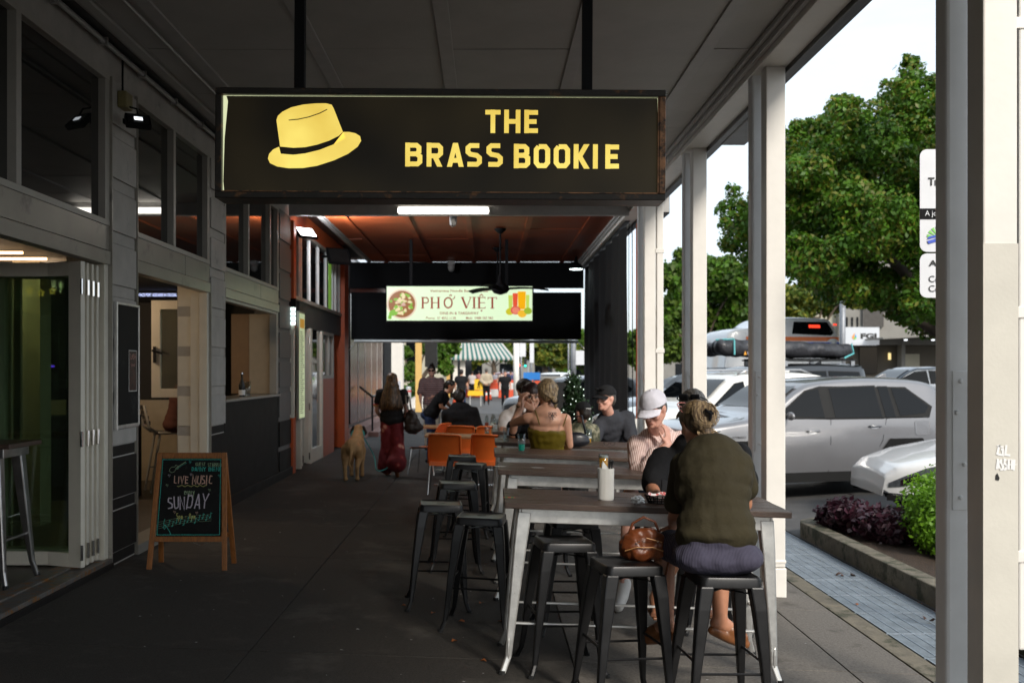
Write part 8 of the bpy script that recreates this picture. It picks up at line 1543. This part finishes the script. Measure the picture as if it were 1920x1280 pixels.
# ---- standing / walking people
def stander(label, D, px, py_top, py_foot, fw, top_m, bot_m, hair_m, skin=m_skin, female=False, arms=((-.2, .0, 0), (.2, 0, 0)), vox=.02, sleeve=.5, skirt=False, walk=0, hair='short', lean=0, hands=None, X=None, seated=False, bend=0, broad=1, shoes=m_blk):
    x = (px-CX)*D/FPX; zf = CAMZ+(CY-py_foot)*D/FPX; H = (py_foot-py_top)*D/FPX; k = H/1.75; t = thing('person', (x, D, zf), label, 'person'); fw = Vector(fw).normalized(); rt_ = fw.cross(Vector((0, 0, 1))).normalized()
    P_ = lambda a, b, c: Vector((x, D, zf))+rt_*a*k+fw*(b*k+bend*max(0, c-.95)*k)+Vector((0, 0, c*k-bend*.25*max(0, c-.95)*k))
    pel, nk, hc = P_(0, 0, .95), P_(0, .02, 1.46), P_(0, .045, 1.63); pr = []; torso(pr, pel, nk, rt_, fw, .2, 0, female, k*broad); pr += [rc(nk, .055*k, hc-Vector((0, 0, .07)), .05*k)]; sh = [P_(-.185*broad, 0, 1.42), P_(.185*broad, 0, 1.42)]
    L, R, r, f, u = head(pr, hc, fw+Vector((0, 0, -bend*.4)), s=k*1.0, male=not female, face=vox < .016); el, wr = [], []
    for q in (0, 1):
        s_ = -1 if q == 0 else 1; a_ = hands[q] if hands else ((s_*.24, .02, 1.13), (s_*.25, .08, .88)); el.append(P_(*a_[0])); wr.append(P_(*a_[1])); arm(pr, sh[q], el[q], wr[q], k); dd = (wr[q]-el[q]).normalized(); hand(pr, wr[q], dd, -rt_*s_, .35, k, thumb=s_)
    st = walk; hips = [P_(-.09, 0, .93), P_(.09, 0, .93)]; kn = [P_(-.1, .04+st*.12, .5), P_(.1, .04-st*.06, .5)]; an = [P_(-.1, st*.2, .09), P_(.1, -st*.28, .09+.1*st)]
    for q in (0, 1): leg(pr, hips[q], kn[q], an[q], k)
    blob('body', pr, skin, t, vox, 2); pr = []; torso(pr, P_(0, 0, .97), nk-Vector((0, 0, .01)), rt_, fw, .2, .02, female, k*1.06*broad); pr.append(rc(sh[0], .066*k, sh[1], .066*k))
    for q in (0, 1): arm(pr, sh[q], el[q], wr[q], k*1.1, .015, sleeve=sleeve)
    blob('top', pr, top_m, t, vox, 3, disp=.02, dscale=.12); pr = [E(pel, (.175*k*broad+.01, .13*k, .12*k))]
    if skirt:
        for q in (0, 1): pr += [rc(hips[q], .11*k, kn[q], .11*k), rc(kn[q], .11*k, an[q]+Vector((0, 0, .1)), .17*k)]
    else:
        for q in (0, 1): leg(pr, hips[q], kn[q], an[q], k, .016, upto=1.97)
    blob('trousers' if not skirt else 'flared_trousers', pr, bot_m, t, vox, 3, disp=.03, dscale=.1)
    for q in (0, 1):
        a_ = an[q]; d = fw+Vector((0, 0, -.1 if not (walk and q) else -.9)); d.normalize(); blob('shoe', [rc(a_-d*.04*k-Vector((0, 0, .04*k)), .04*k, a_+d*.14*k-Vector((0, 0, .05*k)), .034*k)], shoes, t, vox, 2)
    pr = []; haircap(pr, L, R, k, .008)
    if hair == 'long': pr += [rc(L(0, -.06, .05), .095*k, L(0, -.09, -.15), .12*k), rc(L(0, -.09, -.15), .12*k, L(0, -.1, -.40), .13*k), rc(L(-.07, -.07, -.1), .06*k, L(-.12, -.08, -.36), .05*k), rc(L(.07, -.07, -.1), .06*k, L(.12, -.08, -.36), .05*k)]
    if hair == 'tied': pr += [E(L(0, -.12, .0), (.035*k, .035*k, .04*k), R), rc(L(0, -.12, -.02), .025*k, L(0, -.13, -.12), .012*k)]
    if hair == 'bun': pr += [E(L(0, -.05, .13), (.04*k, .04*k, .035*k), R)]
    blob('hair', pr, hair_m, t, min(vox, .015), 2, disp=.02 if hair == 'long' else 0, dscale=.04); return t, L, P_, k, fw, rt_
m_redp = pattern('red_batik_cloth', 'voronoi', (.62, .3, .22), (.3, .02, .02), 6.5, .8, thr=.2, bump=.1, c3=(.16, .01, .014))
t9, L9, P9, k9, f9, r9 = stander('woman with very long brown hair in red patterned flared trousers walking away', 16, 735, 700, 893, (.05, 1, 0), m_blkT2, m_redp, h_brown, m_skin2, True, vox=.014, skirt=True, walk=.5, hair='long', hands=(((-.26, -.02, 1.13), (-.22, .15, 1.0)), ((.24, 0, 1.15), (.2, .15, 1.02))), shoes=m_sandal, broad=1.08)
strands('hair_locks', lambda i, rd: (lambda a: smoothpts3([L9(.08*math.sin(a), -.03, .06+.06*math.cos(a)), L9(.1*math.sin(a)*1.1, -.1, -.1), L9(.14*math.sin(a)*1.2, -.19+.03*abs(a), -.28), L9(.16*math.sin(a)*1.2+rd.uniform(-.03, .03), -.2+.04*abs(a), -.44-.08*rd.random())], 3))(rd.uniform(-1.5, 1.5)), h_brown, t9, 150, .006, 12)
for s_ in (1,): MB().tube([P9(-.26+.055*math.cos(q*.7), .0+.055*math.sin(q*.7), 1.2) for q in range(10)], .012, 6).build('yellow_sleeve_band', mat('band_yellow', (.5, .25, .02), .7, var=0), t9, off=W(t9)); MB().tube([P9(-.26+.057*math.cos(q*.7), .0+.057*math.sin(q*.7), 1.225) for q in range(10)], .01, 6).build('red_sleeve_band', mat('band_red', (.4, .03, .02), .7, var=0), t9, off=W(t9))
tb = thing('shoulder_bag', P(772, 790, 15.9), 'dark brown slouchy shoulder bag hanging from the walking woman', 'handbag'); blob('bag_body', [E((0, 0, 0), (.13, .08, .13)), E((.03, 0, -.1), (.16, .09, .1)), E((-.02, 0, .1), (.08, .06, .1))], mat('dark_brown_leather', (.025, .015, .012), .5, var=.3), tb, .016, 3, world=False, disp=.05, dscale=.1); MB().tube([(-.04, 0, .15), (-.09, .02, .3), (-.1, .03, .42), (-.04, 0, .4), (.0, -.02, .15)], .014, 6).build('strap', mat('pale_strap', (.4, .38, .34), .6), tb, smooth=True)
# waitress leaning, woman with sunglasses
stander('waitress in black leaning to the right over a cafe table', 18, 806, 703, 868, (1, -.15, 0), m_blkT, m_denim, h_dark, m_skin3, True, vox=.016, hair='tied', bend=.55, hands=(((-.16, .2, 1.2), (-.06, .42, 1.08)), ((.18, .15, 1.15), (.1, .42, 1.05))), sleeve=.45)
m_strp = pattern('striped_knit', 'wave', (.09, .04, .05), (.3, .2, .19), 7, .8, axis=(0, math.radians(90), 0), thr=.45)
t11, L11, P11, k11, f11, r11 = stander('standing woman with dark sunglasses and a striped top behind the waitress', 21, 810, 684, 843, (-.1, -1, 0), m_strp, mat('cream_trousers', (.45, .4, .33), .8), h_dark, m_skin2, True, vox=.016, sleeve=.9, hair='bun', hands=(((-.22, .1, 1.15), (-.08, .25, 1.1)), ((.24, .05, 1.15), (.2, .2, .98))))
MB().ell(L11(-.032, .088, .005), (.03, .01, .022), 10, 6).ell(L11(.032, .088, .005), (.03, .01, .022), 10, 6).tube([L11(-.09, .0, .01), L11(-.06, .08, .012), L11(.06, .08, .012), L11(.09, .0, .01)], .005, 5).build('sunglasses', m_blk, t11, off=W(t11))
stander('man in a black T-shirt and blue jeans standing near the striped awning', 40, 865, 692, 776, (.1, 1, 0), m_blkT, m_denim, h_dark, vox=.028, hair='short', sleeve=.5)
stander('man in a beige jumper walking away with his hands behind his back', 50, 912, 690, 759, (0, 1, 0), mat('beige_knit', (.4, .33, .24), .85), m_blkp, h_grey, m_skin3, vox=.03, sleeve=1.8, hands=(((-.28, -.05, 1.15), (-.08, -.18, 1.0)), ((.28, -.05, 1.15), (.08, -.18, 1.0))))
stander('young man all in black with short dark hair walking towards the camera', 44, 947, 694, 768, (0, -1, 0), m_blkT, m_blkp, h_dark, m_skin2, vox=.026, walk=.5)
for k, (px, c_, lb) in enumerate(((1148-250, (.5, .2, .2), 'distant person in red by the barriers'), (927, (.3, .3, .35), 'distant person in grey by the barriers'), (940, (.6, .5, .45), 'distant person in a pale top beyond the man in black'), (958, (.05, .06, .15), 'distant person in navy beside the white pole'), (1075, (.4, .7, .05), 'distant worker in a lime safety vest'), (1010, (.05, .05, .08), 'distant person in black under the far trees'), (885, (.55, .5, .5), 'distant person in white left of the yellow sign'))):
    D = 72-k*1.5; stander(lb, D, px, 695, 695+1.76*FPX/D, (.3*(-1)**k, (-1)**k, 0), mat('crowd%d' % k, c_, .8, var=.1), m_denim if k % 2 else m_blkp, h_dark, vox=.045)
# seated person in black (back) at the cafe table
p12 = thing('person', (sx(865, 17.4), 17.4, 0), 'person in a black top seated with their back to the camera beyond the orange chairs', 'person'); D = 17.3
pel = P(868, 828, D); nk = P(862, 760, D); shA = P(838, 775, D); shB = P(888, 772, D); hc = P(862, 745, D+.05); pr = []; torso(pr, pel, nk, shB-shA, (0, 1, 0), .2, 0, False, 1.2); pr.append(rc(nk, .06, hc, .06)); L, R, r, f, u = head(pr, hc, (.1, 1, -.3), s=1.05); arm(pr, shA, P(838, 808, D+.1), P(850, 815, D+.4), 1.15); arm(pr, shB, P(897, 805, D+.1), P(890, 815, D+.4), 1.15); hand(pr, P(850, 815, D+.4), (0, 1, 0), (0, 0, -1), .4, 1); hand(pr, P(890, 815, D+.4), (0, 1, 0), (0, 0, -1), .4, 1)
blob('body', pr, m_skin2, p12, .016, 2); pr = []; torso(pr, pel, nk, shB-shA, (0, 1, 0), .2, .03, False, 1.3); pr.append(rc(shA, .1, shB, .1)); arm(pr, shA, P(838, 808, D+.1), nk, 1.35, .02, sleeve=.9); arm(pr, shB, P(897, 805, D+.1), nk, 1.35, .02, sleeve=.9); blob('black_top', pr, m_blkT, p12, .018, 3, disp=.03, dscale=.12); pr = []; haircap(pr, L, R, 1.1, .02); pr.append(E(L(-.05, -.02, .02), (.08, .09, .08), R)); blob('hair', pr, h_dark, p12, .015, 2, disp=.02, dscale=.04)
# patron inside the pub
p13 = thing('person', (-3.95, 12.9, .19), 'person in shorts seated inside the pub behind the open window leaf', 'person'); pr = []; pel = Vector((-4.05, 12.95, 1.05)); nk = Vector((-3.95, 13.05, 1.55)); torso(pr, pel, nk, (.3, 1, 0), (1, -.2, 0), .2, 0, False, 1.05); head(pr, (-3.9, 13.05, 1.76), (1, -.1, 0)); arm(pr, (-3.98, 12.87, 1.5), (-3.9, 12.8, 1.22), (-3.68, 12.8, 1.2)); hand(pr, (-3.68, 12.8, 1.2), (1, 0, 0), (0, 0, -1), .4); leg(pr, pel, (-3.62, 12.85, 1.0), (-3.6, 12.85, .5)); blob('body', pr, m_skin3, p13, .016, 2)
pr = []; torso(pr, pel, nk, (.3, 1, 0), (1, -.2, 0), .2, .025, False, 1.1); arm(pr, (-3.98, 12.87, 1.5), (-3.9, 12.8, 1.22), nk, 1.2, .02, sleeve=.6); blob('t_shirt', pr, cloth('rust_jersey', (.14, .06, .045)), p13, .018, 3); pr = [E(pel, (.15, .17, .12))]; leg(pr, pel, (-3.62, 12.85, 1.0), (-3.6, 12.85, .5), 1.1, .02, upto=.9); blob('shorts', pr, m_short, p13, .018, 3)
# ---- dog seen from behind
DD = 15.2; x0 = sx(658, DD); g_ = G(x0); dg_ = thing('dog', (x0, DD, g_), 'large tan dog with dark ears and a teal collar seen from behind on a lead', 'dog'); V = lambda a, b, c: Vector((x0+a, DD+b, g_+c)); m_fur = mat('tan_fur', (.42, .24, .1), .8, var=.25, vs=9, bump=.6, bs=120, dist=.004); m_furd = mat('dark_fur', (.03, .018, .012), .8, var=.2, bump=.4, bs=120)
pr = [E(V(0, .12, .5), (.13, .17, .14)), E(V(0, .38, .5), (.125, .22, .135)), E(V(0, .62, .5), (.135, .2, .17)), rc(V(0, .7, .58), .11, V(0, .84, .68), .085), E(V(0, .9, .73), (.085, .1, .085)), rc(V(0, .95, .71), .055, V(0, 1.06, .68), .045), rc(V(0, .0, .56), .03, V(.01, -.06, .42), .026), rc(V(.01, -.06, .42), .026, V(-.02, -.08, .26), .02), rc(V(-.02, -.08, .26), .02, V(.02, -.12, .2), .012)]
for s_ in (-1, 1):
    w_ = -.04 if s_ < 0 else .04
    pr += [rc(V(s_*.085, .08, .48), .085, V(s_*.1, .13+w_, .34), .065), rc(V(s_*.1, .13+w_, .34), .06, V(s_*.09, .0+w_, .2), .032), rc(V(s_*.09, .0+w_, .2), .034, V(s_*.085, .05+w_, .05), .027), rc(V(s_*.085, .04+w_, .03), .034, V(s_*.085, .11+w_, .025), .03)]
    pr += [rc(V(s_*.09, .68, .42), .06, V(s_*.09, .66-w_, .22), .038), rc(V(s_*.09, .66-w_, .22), .036, V(s_*.09, .67-w_, .04), .03), rc(V(s_*.09, .66-w_, .03), .034, V(s_*.09, .73-w_, .025), .03)]
    for k in range(3): pr.append(rc(V(s_*.085+(k-1)*.018, .1+w_, .02), .016, V(s_*.085+(k-1)*.02, .145+w_, .018), .013))
blob('body', pr, m_fur, dg_, .012, 3)
for s_ in (-1, 1): blob('ear', [rc(V(s_*.08, .88, .77), .026, V(s_*.115, .88, .68), .028), E(V(s_*.11, .88, .68), (.02, .03, .045))], m_furd, dg_, .01, 2)
MB().tube([V(.1*math.cos(k*.5236), .79+.05*math.sin(k*.5236), .655+.08*math.sin(k*.5236)) for k in range(13)], .016, 6).build('collar', mat('teal_collar', (.03, .3, .28), .6), dg_, off=W(dg_))
a_ = V(.1, .8, .6); e_ = P(716, 800, 16.1); pts = [a_, a_+Vector((.15, .1, -.3)), V(.35, .4, .12), V(.5, .7, .15), (e_+V(.5, .7, .15))/2+Vector((0, 0, -.1)), e_]; tag(MB().tube(smoothpts3(pts, 5), .009, 6).build('dog_lead', MATS['teal_collar'], smooth=True), 'thin teal lead looping from the dog to the walking woman', 'dog lead')
bake()
